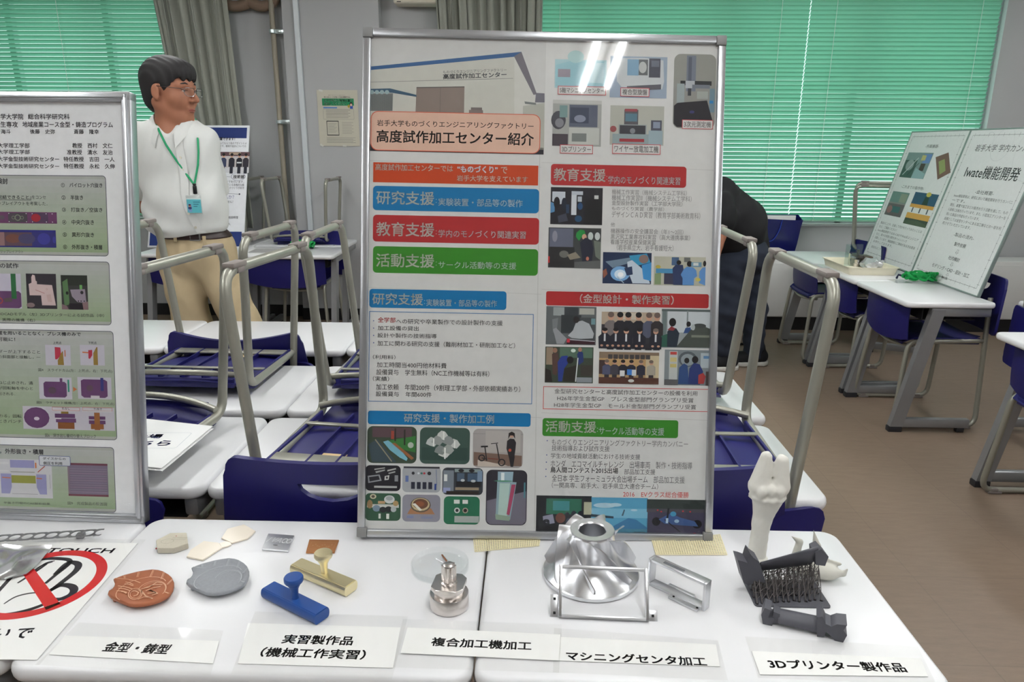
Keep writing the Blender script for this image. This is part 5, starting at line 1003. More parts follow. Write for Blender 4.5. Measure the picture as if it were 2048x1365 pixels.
for i in range(8): a = 2*PI*i/8; tube(bm, [(.0100*math.cos(a), .0100*math.sin(a), .05), (.0100*math.cos(a), .0100*math.sin(a), .077)], .0026, 8)
obj('pin', bm, stl, t, 35)
# ------------------------------------------------------------------ clear dish with two slivers
c = P2(880, 1137); t = thing('clear_dish', 'shallow clear round dish behind the turned steel part', 'dish', (c[0], c[1], ZT))
dishm = clear_mat('clear acrylic', (252, 253, 253), .05, refl=.05)
bm = BM(); lathe(bm, [(0, 0), (.0505, 0), (.0525, .0015), (.0525, .013), (.0515, .0135), (.0505, .013), (.0505, .002), (0, .002)], 64); obj('dish', bm, dishm, t, 35)
for (p_, q_, col, nm, lb) in (((884, 1111), (893, 1123), (150, 96, 66), 'copper_sliver', 'tiny copper sliver lying in the clear round dish'), ((872, 1119), (890, 1128), (200, 200, 204), 'steel_sliver', 'tiny bright steel sliver lying in the clear round dish')):
    a, b = P2(*p_, ZT+.003), P2(*q_, ZT+.003); bm = BM(); tube(bm, [(a[0]-c[0]*0, a[1], ZT+.0035), (b[0], b[1], ZT+.0035)], .0016 if 'copper' in nm else .0008, 6); tag(obj(nm, bm, mat(nm, col, .35, metal=.9)), lb, 'metal sample')
# ------------------------------------------------------------------ D section bars with a knob
def knob_bar(label, p_, q_, m, kx, lift):
    a, b = P2(*p_), P2(*q_); c = ((a[0]+b[0])/2, (a[1]+b[1])/2); L = math.dist(a, b); rz = math.atan2(b[1]-a[1], b[0]-a[0])
    t = thing('knob_bar', label, 'workpiece', (c[0], c[1], ZT), (0, 0, rz)); R_, h0, h1 = .0158, -.0105, .0095
    sec = []
    a0, a1 = math.asin(h0/R_), math.asin(h1/R_)
    for k in range(9): g = a0+(a1-a0)*k/8; sec.append((R_*math.cos(g), R_*math.sin(g)-h0))
    sec += [(-x, z) for x, z in sec[::-1]]
    bm = BM(); prism(bm, sec, -L/2, L/2, lambda x, y, z: (z, -x, y)); bmesh.ops.bevel(bm, geom=[e for e in bm.edges if abs(abs(e.verts[0].co.x)-L/2) < 1e-5 and abs(abs(e.verts[1].co.x)-L/2) < 1e-5], offset=.0012, segments=2, affect='EDGES')
    obj('bar', bm, m, t, 30); z = h1-h0
    bm = BM(); lathe(bm, [(0, z-.001), (.0062, z-.001), (.0056, z+.004), (.0068, z+.018), (.0102, z+.025), (.0112, z+.0268), (.0112, z+.029), (.0146, z+.0305), (.0158, z+.033), (.0158, z+.0385), (.0145, z+.0405), (0, z+.0412)], 40, (kx*L, 0, 0)); obj('knob', bm, m, t, 35)
    return t
knob_bar('blue D shaped bar with a round knob on top', (538, 1190), (645, 1244), bluep, .02, 0)
knob_bar('brass D shaped bar with a round knob on top, behind the blue one', (594, 1142), (703, 1188), brass, .03, 0)
# ------------------------------------------------------------------ name plates
def plate(name, label, quad, m, th, letters, ink, thing_cat='metal plate'):
    Q = [P2(x, y) for x, y in quad]; c = (sum(q[0] for q in Q)/4, sum(q[1] for q in Q)/4)
    t = thing(name, label, thing_cat, (c[0], c[1], ZT)); bm = BM(); prism(bm, ccw(local(Q, c)), 0, th); bmesh.ops.bevel(bm, geom=bm.edges[:], offset=.0004, segments=1, affect='EDGES'); obj('plate', bm, m, t, 20)
    ex_ = Vector((Q[1][0]-Q[0][0], Q[1][1]-Q[0][1], 0)); s = Sheet((0, 0, th+.0002), ex_, Vector((-ex_.y, ex_.x, 0)), .0001); letters(s); s.build('engraving', t, ink); return t
eng = print_mat('engraved strokes', .3)
def l1(s):
    W_ = (238, 240, 242)
    for a, b in (((-.023, -.003), (-.019, .014)), ((-.012, .014), (-.012, -.003)), ((-.012, -.003), (-.0045, .014)), ((-.006, -.003), (.001, .014)), ((.001, .014), (.004, -.003)), ((-.003, .003), (.002, .003))): s.line(a, b, .0013, W_, 1, px=False)
    for x in (.011, .020): s.ring((x, .0055), .0048, .0036, W_, 1, 20, 1.8)
    s.ell((0, -.012), .005, .002, (110, 112, 116), 1)
plate('engraved_plate', 'small aluminium plate engraved with large letters', [(537, 1071), (589, 1075), (577, 1106), (524, 1102)], alum2, .004, l1, eng)
def l2(s):
    for k in range(9): s.ell((-.018+.0045*k, .004*math.sin(k*1.7)), .0018, .0022, (190, 138, 92), 1, 8)
    s.outline((-.024, -.013), (.024, .013), (190, 138, 92), .0007, 1, .001, px=False)
plate('copper_plate', 'small copper coloured etched plate behind the brass bar', [(619, 1082), (678, 1083), (669, 1108), (612, 1108)], mat('copper sheet', (190, 132, 88), .42, metal=.8, noise=.1), .003, l2, eng)
# ------------------------------------------------------------------ two castings shaped like a rice ball lid
OUT = [(150, 730), (210, 706), (270, 685), (430, 645), (520, 630), (600, 620), (665, 626), (720, 642), (780, 676), (820, 712), (842, 760), (843, 810), (832, 850), (800, 900), (760, 935), (700, 965), (600, 1000), (500, 1020), (400, 1028), (330, 1022), (270, 1000), (190, 965), (120, 930), (86, 895), (95, 868), (130, 850), (158, 815), (168, 775)]
def casting(label, dx, dy, sx, sy, m, ink, words):
    z = ZT+.013; pts = []
    ox, oy = OUT[23]
    for x, y in OUT: pts.append(P2(200+(80+(x-80)*sx+dx)/5.689, 1030+(y*sy+dy)/5.69, z))
    pts = ccw(pts); c = (sum(p[0] for p in pts)/len(pts), sum(p[1] for p in pts)/len(pts)); L = local(pts, c)
    t = thing('iron_casting', label, 'casting', (c[0], c[1], ZT)); bm = BM()
    rings = []
    for k, (sc, zz) in enumerate(((.95, .006), (.985, .0075), (1.0, .010), (.985, .0128), (.95, .014), (.6, .0152), (.25, .0158))): rings.append([bm.verts.new((x*sc, y*sc, zz)) for x, y in L])
    n_ = len(L)
    for A, B in zip(rings, rings[1:]):
        for i in range(n_): bm.faces.new((A[i], A[(i+1) % n_], B[(i+1) % n_], B[i]))
    bm.faces.new(rings[0][::-1]); bm.faces.new(rings[-1]); body = obj('body', bm, m, t, 60)
    def g(x, y, zz=.0162): q = P2(200+(80+(x-80)*sx+dx)/5.689, 1030+(y*sy+dy)/5.69, ZT+zz); return (q[0]-c[0], q[1]-c[1])
    for x, y in ((165, 950), (320, 1000), (745, 925), (330, 720)):
        u = g(x, y, .006); bm = BM(); lathe(bm, [(0, 0), (.0036, 0), (.0055, .0085), (0, .0085)], 12, (u[0]*.97, u[1]*.97, 0)); obj('foot', bm, m, t, 40)
    s = Sheet((0, 0, .0168), (1, 0, 0), (0, 1, 0), .0001)
    def st(pts, w=1.): 
        Q = [g(*p) for p in pts]
        for a, b in zip(Q, Q[1:]): s.line(a, b, .0011*w, ink, 1, px=False)
    def el(cx, cy, rx, ry, a0=0, a1=2*PI, w=1., rot=-.28): st([(cx+rx*math.cos(v)*math.cos(rot)-ry*math.sin(v)*math.sin(rot), cy+rx*math.cos(v)*math.sin(rot)+ry*math.sin(v)*math.cos(rot)) for v in np.linspace(a0, a1, 30)], w)
    for a, b in (((272, 694), (278, 728)), ((436, 656), (420, 714)), ((602, 634), (566, 716)), ((722, 660), (694, 738)), ((730, 882), (778, 900)), ((818, 740), (762, 800))): st([a, b]); st([(a[0]+14, a[1]), (b[0]+14, b[1])], .6)
    st([(170, 726), (330, 740)]); el(468, 852, 296, 118, PI*.86, 2*PI*.985); el(590, 862, 168, 96, -2.6, .9); el(600, 862, 150, 84, -2.2, .6, .7)
    if words:
        el(402, 905, 80, 62, w=1.2); el(404, 907, 62, 46, w=.8)
        for a, b in (((330, 745), (460, 780)), ((290, 770), (380, 800)), ((280, 792), (380, 815)), ((205, 815), (370, 850)), ((210, 840), (340, 868)), ((190, 870), (310, 890)), ((240, 880), (300, 900))): st([a, ((a[0]+b[0])/2, (a[1]+b[1])/2-7), b], 1.5)
        st([(440, 850), (480, 880), (520, 930), (600, 960)], 2); st([(470, 850), (560, 830), (650, 770), (700, 780)], 1.8); st([(500, 840), (620, 800), (710, 800)], 1.6); st([(520, 870), (600, 840), (690, 820)], 1.8); st([(540, 900), (640, 890), (560, 860), (660, 900), (590, 920)], 1.8); st([(360, 880), (400, 870), (440, 890), (420, 920), (380, 930)], 1.6); st([(430, 970), (500, 940), (580, 950)], 1.2)
    s.build('relief', body, eng)
casting('copper brown iron casting on small feet with a raised ring pattern', 0, 0, 1, 1, mat('copper brown casting', (160, 96, 66), .5, noise=.08, scale=60, bump=.05, spec=.4), (206, 160, 128), True)
casting('grey iron casting on small feet, same shape as the copper brown one', 893, -128, .95, 1.0, mat('grey casting', (146, 149, 154), .62, noise=.1, scale=220, bump=.15, metal=.25), (156, 159, 164), False)
# ------------------------------------------------------------------ mould block and wax tags
def px4(L, z): return [P2(200+x/5.689, 1030+y/5.69, z) for x, y in L]
top = ccw(px4([(636, 290), (800, 208), (985, 203), (1002, 330), (838, 385), (650, 385)], ZT+.011)); c = (sum(p[0] for p in top)/6, sum(p[1] for p in top)/6)
t = thing('mould_block', 'grey beige six sided mould block with red specks', 'mould', (c[0], c[1], ZT)); bm = BM(); prism(bm, local(top, c), 0, .011); bmesh.ops.bevel(bm, geom=bm.edges[:], offset=.0009, segments=2, affect='EDGES')
obj('block', bm, mat('sand resin block', (186, 180, 164), .8, noise=.06, scale=140, bump=.2), t, 30)
s = Sheet((0, 0, .0113), (1, 0, 0), (0, 1, 0), .0001)
for k in range(3): s.line((-.004, .004+.004*k), (.024, .005+.004*k), .0006, (140, 134, 120), 1, px=False)
s.ring((-.008, -.002), .012, .0113, (146, 140, 126), 1, 24, .7); s.ell((.0, .017), .0015, .0012, (150, 40, 40), 2, 8); s.build('scored_lines', t, print_mat('scratch', .8))
bm = BM(); lathe(bm, [(0, 0), (.002, 0), (.002, .0015), (0, .0015)], 10, (-.022, -.0172, .004)); obj('red_mark', bm, mat('red wax', (150, 34, 40), .5), t)
hA, hB = [(985, 478), (1030, 398), (1180, 300), (1350, 318), (1392, 372), (1170, 515)], [(1380, 265), (1450, 160), (1640, 110), (1770, 185), (1680, 270), (1500, 322)]
pa, pb = px4(hA, ZT+.003), px4(hB, ZT+.003); nk = px4([(1352, 322), (1440, 296), (1486, 312), (1494, 338), (1450, 358), (1388, 372)], ZT+.003); c = pa[3]
t = thing('wax_pattern', 'pair of pale cream six sided tags joined by a short neck', 'wax pattern', (c[0], c[1], ZT)); bm = BM()
for q in (pa, pb, nk): prism(bm, ccw(local(q, c)), 0, .0032 if q is not nk else .0026)
bmesh.ops.bevel(bm, geom=bm.edges[:], offset=.0006, segments=2, affect='EDGES'); obj('tags', bm, mat('cream wax', (232, 222, 206), .5, noise=.03, scale=40, coat=.1), t, 30)
# ------------------------------------------------------------------ laminated name signs
def sign(label, lamq, papq, lines, z, mirror=None):
    Q = [onz(x, y, z) for x, y in lamq]; c = sum(Q, Vector())/4
    t = thing('laminated_sign', label, 'sign', c); bm = BM(); bm.faces.new([bm.verts.new((a, b, .0003)) for a, b in ccw([(q.x-c.x, q.y-c.y) for q in Q])]); obj('laminate_film', bm, lam, t, 0)
    R_ = [onz(x, y, z-.0004) for x, y in papq]; bm = BM(); prism(bm, ccw([(q.x-c.x, q.y-c.y) for q in R_]), -.0006, -.0002); obj('paper', bm, signp, t, 0)
    exv = (R_[1]-R_[0]+R_[2]-R_[3]); exv.z = 0; exv.normalize(); s = Sheet(Vector((c.x, c.y, z-.00015)), exv, Vector((-exv.y, exv.x, 0)), .00008)
    for tx, bl, br, hpx in lines:
        A, B = s.uv(bl), s.uv(br); s.textuv(tx, (A[0], (A[1]+B[1])/2), (B[0], (A[1]+B[1])/2+hpx), (26, 24, 28), .028, 1)
    adopt(s.build('lettering', None, print_mat('black toner', .5)), t); return t
sign('laminated sign reading 金型・鋳型, before the castings', [(158, 1246), (447, 1262), (421, 1352), (70, 1331)], [(130, 1272), (438, 1283), (426, 1328), (98, 1310)], [('金型・鋳型', (203, 1303), (331, 1310), .0215)], ZT+.0012)
sign('laminated sign reading 実習製作品, two lines, before the blue bar', [(510, 1224), (816, 1234), (784, 1360), (462, 1349)], [(496, 1247), (801, 1256), (786, 1337), (476, 1328)], [('実習製作品', (562, 1288), (703, 1291), .0205), ('（機械工作実習）', (517, 1315), (728, 1319), .0208)], ZT+.0012)
sign('laminated sign reading 複合加工機加工, across the joint of the desks', [(806, 1239), (1124, 1250), (1118, 1347), (786, 1336)], [(815, 1256), (1121, 1270), (1117, 1322), (801, 1307)], [('複合加工機加工', (861, 1294), (1062, 1300), .0195)], ZT+.0026)
sign('laminated sign reading マシニングセンタ加工, before the leaning frame', [(1108, 1257), (1436, 1282), (1456, 1362), (1106, 1346)], [(1121, 1275), (1432, 1290), (1440, 1334), (1115, 1322)], [('マシニングセンタ加工', (1133, 1323), (1414, 1331), .0190)], ZT+.0012)
sign('laminated sign reading 3Dプリンター製作品, before the dark prints', [(1490, 1274), (1836, 1294), (1874, 1372), (1516, 1357)], [(1503, 1303), (1842, 1318), (1856, 1354), (1520, 1350)], [('3Dプリンター製作品', (1541, 1337), (1816, 1346), .0195)], ZT+.0012)
# ------------------------------------------------------------------ do not touch sheet
z = ZT+.0014
Q = [onz(x, y, z) for x, y in ((30, 1077), (292, 1080), (78, 1332), (-230, 1338))]; O_ = Vector((-.856, 1.0857, z))
Q[3] = Q[2]+(Q[0]-Q[1])*1.18; Q[0] = Q[1]+(Q[3]-Q[2])
t = thing('laminated_sign', 'large laminated do-not-touch sheet with a red barred circle over a drawn hand', 'sign', O_)
bm = BM(); bm.faces.new([bm.verts.new((a, b, .0003)) for a, b in ccw([(q.x-O_.x, q.y-O_.y) for q in Q])]); obj('laminate_film', bm, lam, t, 0)
ins = [(q.x-O_.x, q.y-O_.y) for q in Q]; m_ = (sum(a for a, _ in ins)/4, sum(b for _, b in ins)/4); ins = [(m_[0]+(a-m_[0])*.93, m_[1]+(b-m_[1])*.93) for a, b in ins]
bm = BM(); prism(bm, ccw(ins), -.0007, -.0003); obj('paper', bm, signp, t, 0)
s = Sheet((0, 0, -.00025), (1, .03, 0), (-.03, 1, 0), .00005)
# the hand: fat black outline strokes
def stroke(pts, w, col=(34, 30, 38), layer=1):
    pts = [Vector(p) for p in pts]
    fine = []
    for i in range(len(pts)-1):
        p0, p1, p2, p3 = pts[max(i-1, 0)], pts[i], pts[i+1], pts[min(i+2, len(pts)-1)]
        for k in range(8):
            u = k/8; fine.append(.5*((2*p1)+(p2-p0)*u+(2*p0-5*p1+4*p2-p3)*u*u+(3*p1-p0-3*p2+p3)*u**3))
    fine.append(pts[-1]); L_, R2_ = [], []
    for i, p in enumerate(fine):
        d = (fine[min(i+1, len(fine)-1)]-fine[max(i-1, 0)]).normalized(); n_ = Vector((-d.y, d.x)); ww = w*(.45+.55*math.sin(PI*min(1, max(0, .12+.8*i/len(fine)))))/2
        L_.append(tuple(p+n_*ww)); R2_.append(tuple(p-n_*ww))
    k = len(L_); s.add(L_+R2_, [(i, i+1, k+i+1, k+i) for i in range(k-1)], col, layer)
hp = lambda *a: [tuple(Vector(P2(x, y, z))-Vector((O_.x, O_.y))) for x, y in a]
stroke(hp((-20, 1200), (20, 1158), (50, 1128), (78, 1120), (100, 1117), (125, 1118), (140, 1121), (138, 1130), (110, 1152), (90, 1168)), .010)
stroke(hp((110, 1150), (135, 1128), (150, 1126), (158, 1132), (150, 1145), (120, 1168), (100, 1182)), .012)
stroke(hp((72, 1140), (95, 1126), (112, 1122)), .004); stroke(hp((60, 1150), (84, 1132), (108, 1124)), .004); stroke(hp((36, 1166), (70, 1145), (96, 1128)), .006)
stroke(hp((96, 1184), (120, 1172), (140, 1174), (146, 1182), (138, 1192), (118, 1200), (104, 1200)), .013)
stroke(hp((6, 1208), (30, 1194), (60, 1187), (90, 1186)), .004); stroke(hp((110, 1198), (80, 1212), (50, 1222), (20, 1228), (-20, 1232)), .009)
s.ring((0, 0), .1037, .0862, (206, 34, 38), 2, 90)
s.poly(hp((44, 1141), (64, 1128), (117, 1210), (88, 1222)), (206, 34, 38), 2)
a = Vector(P2(106, 1103, z))-Vector((O_.x, O_.y)); b = Vector(P2(234, 1098, z))-Vector((O_.x, O_.y))
s.textuv('DON\'T TOUCH', (b.x-.245, a.y-.004), (b.x, a.y+.0125), (40, 38, 60), .03, 1, .0)
for tx, (x0, y0), (x1, y1) in (('で', (14, 1278), (45, 1278)), ('ので', (-46, 1276), (4, 1276))):
    a = Vector(P2(x0, y0, z))-Vector((O_.x, O_.y)); b = Vector(P2(x1, y1, z))-Vector((O_.x, O_.y))
    if tx == 'で': s.textuv(tx, (a.x, a.y), (b.x, a.y+.024), (40, 38, 60), .02, 1)
    else: s.textuv('さわらない', (a.x-.1, a.y), (b.x, a.y+.024), (40, 38, 60), .02, 1)
s.build('printing', t, print_mat('gloss print', .35, .2))
# ------------------------------------------------------------------ punched strip and drawn sheet
a, b = onz(-60, 1072, ZT+.02), onz(212, 1056, ZT+.02); d = (b-a); d.z = 0; L = d.length; rz = math.atan2(d.y, d.x)
t = thing('punched_strip', 'steel strip with a row of punched round holes at the foot of the left poster', 'metal strip', (a.x, a.y, ZT+.010), (.0, .0, rz))
bm = BM(); wv, hr = .026, .0095; n_ = 11; cell = L/n_; N = 24
outer = lambda x0, x1: [(x0, -wv/2), (x1, -wv/2), (x1, wv/2), (x0, wv/2)]
for k in range(n_):
    x0, x1 = k*cell, (k+1)*cell; cx = (x0+x1)/2; ring_i, ring_o = [], []
    for i in range(N):
        g = 2*PI*i/N; u, v = math.cos(g), math.sin(g); sc = min((cell/2)/max(abs(u), 1e-6), (wv/2)/max(abs(v), 1e-6)); ring_o.append((cx+u*sc, v*sc)); ring_i.append((cx+u*hr, v*hr))
    if k == n_-1: ring_o = [(min(x, cx+.002), y) for x, y in ring_o]; ring_i = [(x, y) for x, y in ring_i]
    vo = [bm.verts.new((x, y, 0)) for x, y in ring_o]; vi = [bm.verts.new((x, y, 0)) for x, y in ring_i]
    for i in range(N):
        j = (i+1) % N
        if k == n_-1 and ring_i[i][0] > cx+.003: continue
        bm.faces.new((vo[i], vo[j], vi[j], vi[i]))
bmesh.ops.remove_doubles(bm, verts=bm.verts, dist=1e-5); bmesh.ops.dissolve_degenerate(bm, dist=1e-5, edges=bm.edges[:]); shell(bm, .0012)
o = obj('strip', bm, mat('grey steel strip', (150, 150, 152), .38, metal=.9, noise=.08), t, 30)
bm = BM()
for x in (.03, L-.05): box(bm, (x, .004, -.0055), (.014, .012, .009), bevel=.001)
obj('rest_lug', bm, MATS['grey steel strip'], t)
pq = [onz(x, y, ZT+.012) for x, y in ((-40, 1088), (104, 1090), (72, 1124), (52, 1141), (20, 1150), (-60, 1154))]; c = sum(pq, Vector())/6; c.z = ZT
t = thing('drawn_metal_sheet', 'shiny bent metal sheet lying on the do-not-touch sheet at the left edge', 'metal sheet', c)
bm = BM(); NX, NY = 26, 14; rows = []
for j in range(NY+1):
    v = j/NY; L0 = pq[0].lerp(pq[5], v); R0 = pq[1].lerp(pq[2], min(1, v*1.9)) if v < .53 else pq[2].lerp(pq[3], (v-.53)/.25) if v < .78 else pq[3].lerp(pq[4], (v-.78)/.22)
    row = []
    for i in range(NX+1):
        u = i/NX; p = L0.lerp(R0, u); zz = .0045+.010*math.exp(-((u-.28)/.2)**2-((v-.55)/.3)**2)+.005*math.exp(-((u-.68)/.13)**2-((v-.5)/.35)**2)+.0035*math.sin(5*u+2*v)**2+.004*(v < .03)
        row.append(bm.verts.new((p.x-c.x, p.y-c.y, zz)))
    rows.append(row)
for A, B in zip(rows, rows[1:]):
    for i in range(NX): bm.faces.new((A[i], A[i+1], B[i+1], B[i]))
shell(bm, .0009); obj('sheet', bm, mat('mirror steel sheet', (218, 218, 220), .2, metal=1, noise=.03), t, 60)
# ------------------------------------------------------------------ cream non-slip mesh under the poster
meshm = mat('cream rubber mesh', (236, 226, 188), .7, noise=.04)
def mesh_mat(label, quad, z0):
    Q = [onz(x, y, z0) for x, y in quad]; c = sum(Q, Vector())/4; t = bpy.data.meshes.new('x'); bm = BM()
    U = max((Q[1]-Q[0]).length, (Q[2]-Q[3]).length); V = max((Q[3]-Q[0]).length, (Q[2]-Q[1]).length); nu, nv = max(4, round(U/.0047)), max(3, round(V/.0047))
    f = lambda u, v: (Q[0].lerp(Q[1], u)).lerp(Q[3].lerp(Q[2], u), v)-c
    for k in range(nu+1): tube(bm, [f(k/nu, 0), f(k/nu, 1)], .00085, 5)
    for k in range(nv+1): tube(bm, [f(0, k/nv), f(1, k/nv)], .00085, 5)
    o = obj('non_slip_mat', bm, meshm, None, 60, loc=c); tag(o, label, 'non-slip mat')
    bpy.data.meshes.remove(t); return o
mesh_mat('strip of cream non-slip mesh under the poster foot at the joint of the desks', [(946, 1070), (1082, 1068), (1078, 1092), (950, 1104)], ZT+.0012)
mesh_mat('piece of cream non-slip mesh under the right corner of the central poster', [(1304, 1082), (1440, 1070), (1454, 1110), (1312, 1110)], ZT+.0012)
# ------------------------------------------------------------------ printed bone
bonem = mat('white resin print', (226, 224, 216), .6, noise=.03, scale=30, bump=.05, spec=.3)
c = P2(1512, 1117); t = thing('printed_bone', 'tall white printed bone standing upright at the back corner of the desk', 'printed model', (c[0], c[1], ZT))
H = .222
def bone(P):
    d = s_cap(P, (0, 0, .0), (.003, 0, .075), .0175, .0155, (1, 1.15))
    d = smin(d, s_cap(P, (.003, 0, .075), (.009, 0, .122), .0155, .0275, (1, 1.3)), .010)
    d = smin(d, s_ell(P, (.0085, 0, .129), (.034, .025, .0085)), .006)
    d = smin(d, s_cap(P, (-.007, .0, .150), (-.001, .0, .207), .0215, .0110, (1, 1.1)), .006); d = smin(d, s_cap(P, (.026, .0, .150), (.0265, .0, .199), .0215, .0135, (1, 1.1)), .006)
    for x, z in ((-.008, .146), (.008, .148), (.024, .146)): d = smin(d, s_ell(P, (x, -.017, z), (.009, .010, .012)), .004)
    d = -smin(-d, s_cap(P, (.012, -.04, .166), (.0125, .04, .172), .0022, .0022), .004)
    d = -smin(-d, s_cap(P, (.0125, -.03, .176), (.0135, -.02, .222), .0030, .0105), .003); d = -smin(-d, s_cap(P, (.0125, .0, .180), (.0135, .01, .222), .0030, .0105), .003)
    return d+.0006*np.sin(P[..., 0]*430)*np.sin(P[..., 1]*390+1)*np.sin(P[..., 2]*340)
solid('bone', bone, (-.05, -.04, -.004), (.06, .04, .235), .0024, bonem, t, 1)
bm = BM(); lathe(bm, [(0, 0), (.020, 0), (.021, .003), (.017, .006), (0, .006)], 24); obj('foot_disc', bm, bonem, t, 40)
# ------------------------------------------------------------------ clawed white print behind the dark one
transl = mat('milky resin', (222, 220, 210), .4, noise=.03, trans=.25, spec=.4)
c = P2(1622, 1150); t = thing('clawed_model', 'milky white print with curved claws behind the dark lattice piece', 'printed model', (c[0], c[1], ZT))
def claws(P):
    d = s_ell(P, (.0, .0, .016), (.035, .024, .014)); d = smin(d, s_ell(P, (.022, -.012, .014), (.022, .018, .012)), .01)
    def claw(a, b, c_, r):
        q = s_cap(P, a, b, r, r*.65); return smin(q, s_cap(P, b, c_, r*.65, .0009), .003)
    d = smin(d, claw((-.004, .004, .018), (.006, .006, .055), (-.004, .004, .088), .011), .006)
    d = smin(d, claw((-.03, .01, .012), (-.022, .014, .058), (-.040, .01, .072), .009), .006)
    d = smin(d, claw((.03, -.016, .016), (.048, -.02, .016), (.055, -.022, .030), .007), .005)
    d = smin(d, claw((-.03, .01, .012), (-.046, .012, .020), (-.052, .01, .026), .004), .005)
    for k in range(5): d = smin(d, claw((.018+.005*k, -.0, .022), (.024+.006*k, -.002, .032-.002*k), (.028+.006*k, -.002, .036-.003*k), .0035), .003)
    return d
solid('claws', claws, (-.07, -.045, -.002), (.075, .045, .10), .0022, transl, t, 1)
# ------------------------------------------------------------------ dark turbine blade with its printing supports
dark = mat('dark grey resin', (78, 78, 85), .5, noise=.05, scale=40)
def at(p, c): return Vector((p.x-c.x, p.y-c.y, p.z-c.z))
base = onz(1560, 1200, ZT); c = Vector((base.x, base.y, ZT)); t = thing('printed_turbine_blade', 'dark grey printed turbine blade still on its lattice of supports', 'printed model', c)
# body lies slanting: root block at left, aerofoil to the right
Ya, Yb = c.y+.028, c.y+.038
rt, tp = at(ony(1500, 1138, Ya), c), at(ony(1628, 1112, Yb), c)
ax = (tp-rt).normalized(); bm = BM()
px_ = [(470, 592), (492, 597), (516, 606), (524, 580), (530, 563), (546, 582), (572, 600), (584, 640), (604, 702), (574, 694), (548, 688), (540, 704), (522, 712), (498, 698)]
pr_ = [at(ony(1276+x/2.357, 870+y/2.357, Ya-.016), c) for x, y in px_]
prism(bm, ccw([(v.x, v.z) for v in pr_]), Ya-c.y-.016, Ya-c.y+.014, lambda x, y, z: (x, z, y)); obj('root_block', bm, dark, t, 30)
bm = BM(); N = 16; rows = []
for j in range(13):
    q = j/12; cc = rt+(tp-rt)*(.12+.88*q); row = []; ch = .022+.006*q; tw = 1.0+.2*q
    for i in range(N):
        g = 2*PI*i/N; x = ch*math.cos(g); yv = .0042*math.sin(g)*(1.1-.5*math.cos(g))+.006*(1-(math.cos(g))**2)
        row.append(bm.verts.new(tuple(cc+Vector((0, x*math.cos(tw)-yv*math.sin(tw), -x*math.sin(tw)*.95+yv*math.cos(tw))))))
    rows.append(row)
for A, B in zip(rows, rows[1:]):
    for i in range(N): bm.faces.new((A[i], A[(i+1) % N], B[(i+1) % N], B[i]))
bm.faces.new(rows[0][::-1]); bm.faces.new(rows[-1]); obj('aerofoil', bm, dark, t, 60)
bm = BM(); e = tp+Vector((.002, 0, .004)); prism(bm, [(-.004, -.012), (.012, -.014), (.016, .004), (.002, .018), (-.008, .012)], -.016, .012, lambda x, y, z: tuple(e+Vector((x, z, y)))); obj('tip_shroud', bm, dark, t, 30)
bm = BM(); rnd = random.Random(4); cols_ = []
for i in range(13):
    for j in range(4):
        u = i/12; x = rt.x+.004+(tp.x-rt.x)*u; y = -.014+.018*j+.012*u; zt_ = rt.z+(tp.z-rt.z)*u-.006-.004*abs(j-1.5); cols_.append((i, j, Vector((x+rnd.uniform(-.002, .002), y+rnd.uniform(-.002, .002), .002)), Vector((x+rnd.uniform(-.003, .003), y*.75+.02, max(.012, zt_)))))
idx = {(i, j): (a, b) for i, j, a, b in cols_}
for (i, j), (a, b) in idx.items():
    tube(bm, [a, a.lerp(b, .5)+Vector((rnd.uniform(-.001, .001), 0, 0)), b], .00075, 5)
    for di, dj in ((1, 0), (0, 1), (1, 1), (1, -1)):
        if (i+di, j+dj) in idx:
            a2, b2 = idx[(i+di, j+dj)]
            for k in range(2):
                q = .12+.4*k+rnd.uniform(0, .1); tube(bm, [a.lerp(b, q), a2.lerp(b2, min(1, q+rnd.uniform(.12, .3)))], .00055, 4)
    lathe(bm, [(0, -.002), (.0035, -.002), (.0028, 0), (0, .0)], 8, tuple(a))
o = obj('support_lattice', bm, mat('dark resin lattice', (92, 87, 86), .55), t, 60)
bm = BM(); prism(bm, rrect(rt.x-.002, -.022, tp.x+.014, .056, .006), 0, .002); obj('raft', bm, dark, t, 30)
# the bare blade in front
a, b = onz(1528, 1226, ZT+.012), onz(1690, 1262, ZT+.012); c = (a+b)/2; c.z = ZT; d = b-a; rz = math.atan2(d.y, d.x); L = math.hypot(d.x, d.y)
t = thing('printed_turbine_blade', 'bare dark grey printed turbine blade lying before the lattice one', 'printed model', c, (0, 0, rz))
bm = BM(); prism(bm, [(-.004, 0), (.010, .0), (.012, .012), (.003, .014), (.006, .028), (-.004, .030), (-.008, .016)], -.014, .014, lambda x, y, z: (x-L/2+.004, z, y)); prism(bm, [(.008, .002), (.020, .004), (.020, .022), (.010, .024)], -.010, .010, lambda x, y, z: (x-L/2+.004, z, y)); obj('tip_shroud', bm, dark, t, 30)
bm = BM(); N = 16; rows = []
for j in range(11):
    q = j/10; cx = -L/2+.022+(L-.060)*q; row = []; tw = .3+.15*q
    for i in range(N):
        g = 2*PI*i/N; x = .015*math.cos(g); yv = .0045*math.sin(g)+.005*(1-math.cos(g)**2); row.append(bm.verts.new((cx, x*math.cos(tw)-yv*math.sin(tw), .014+x*math.sin(tw)+yv*math.cos(tw)-.002)))
    rows.append(row)
for A, B in zip(rows, rows[1:]):
    for i in range(N): bm.faces.new((A[i], A[(i+1) % N], B[(i+1) % N], B[i]))
bm.faces.new(rows[0][::-1]); bm.faces.new(rows[-1]); obj('aerofoil', bm, dark, t, 60)
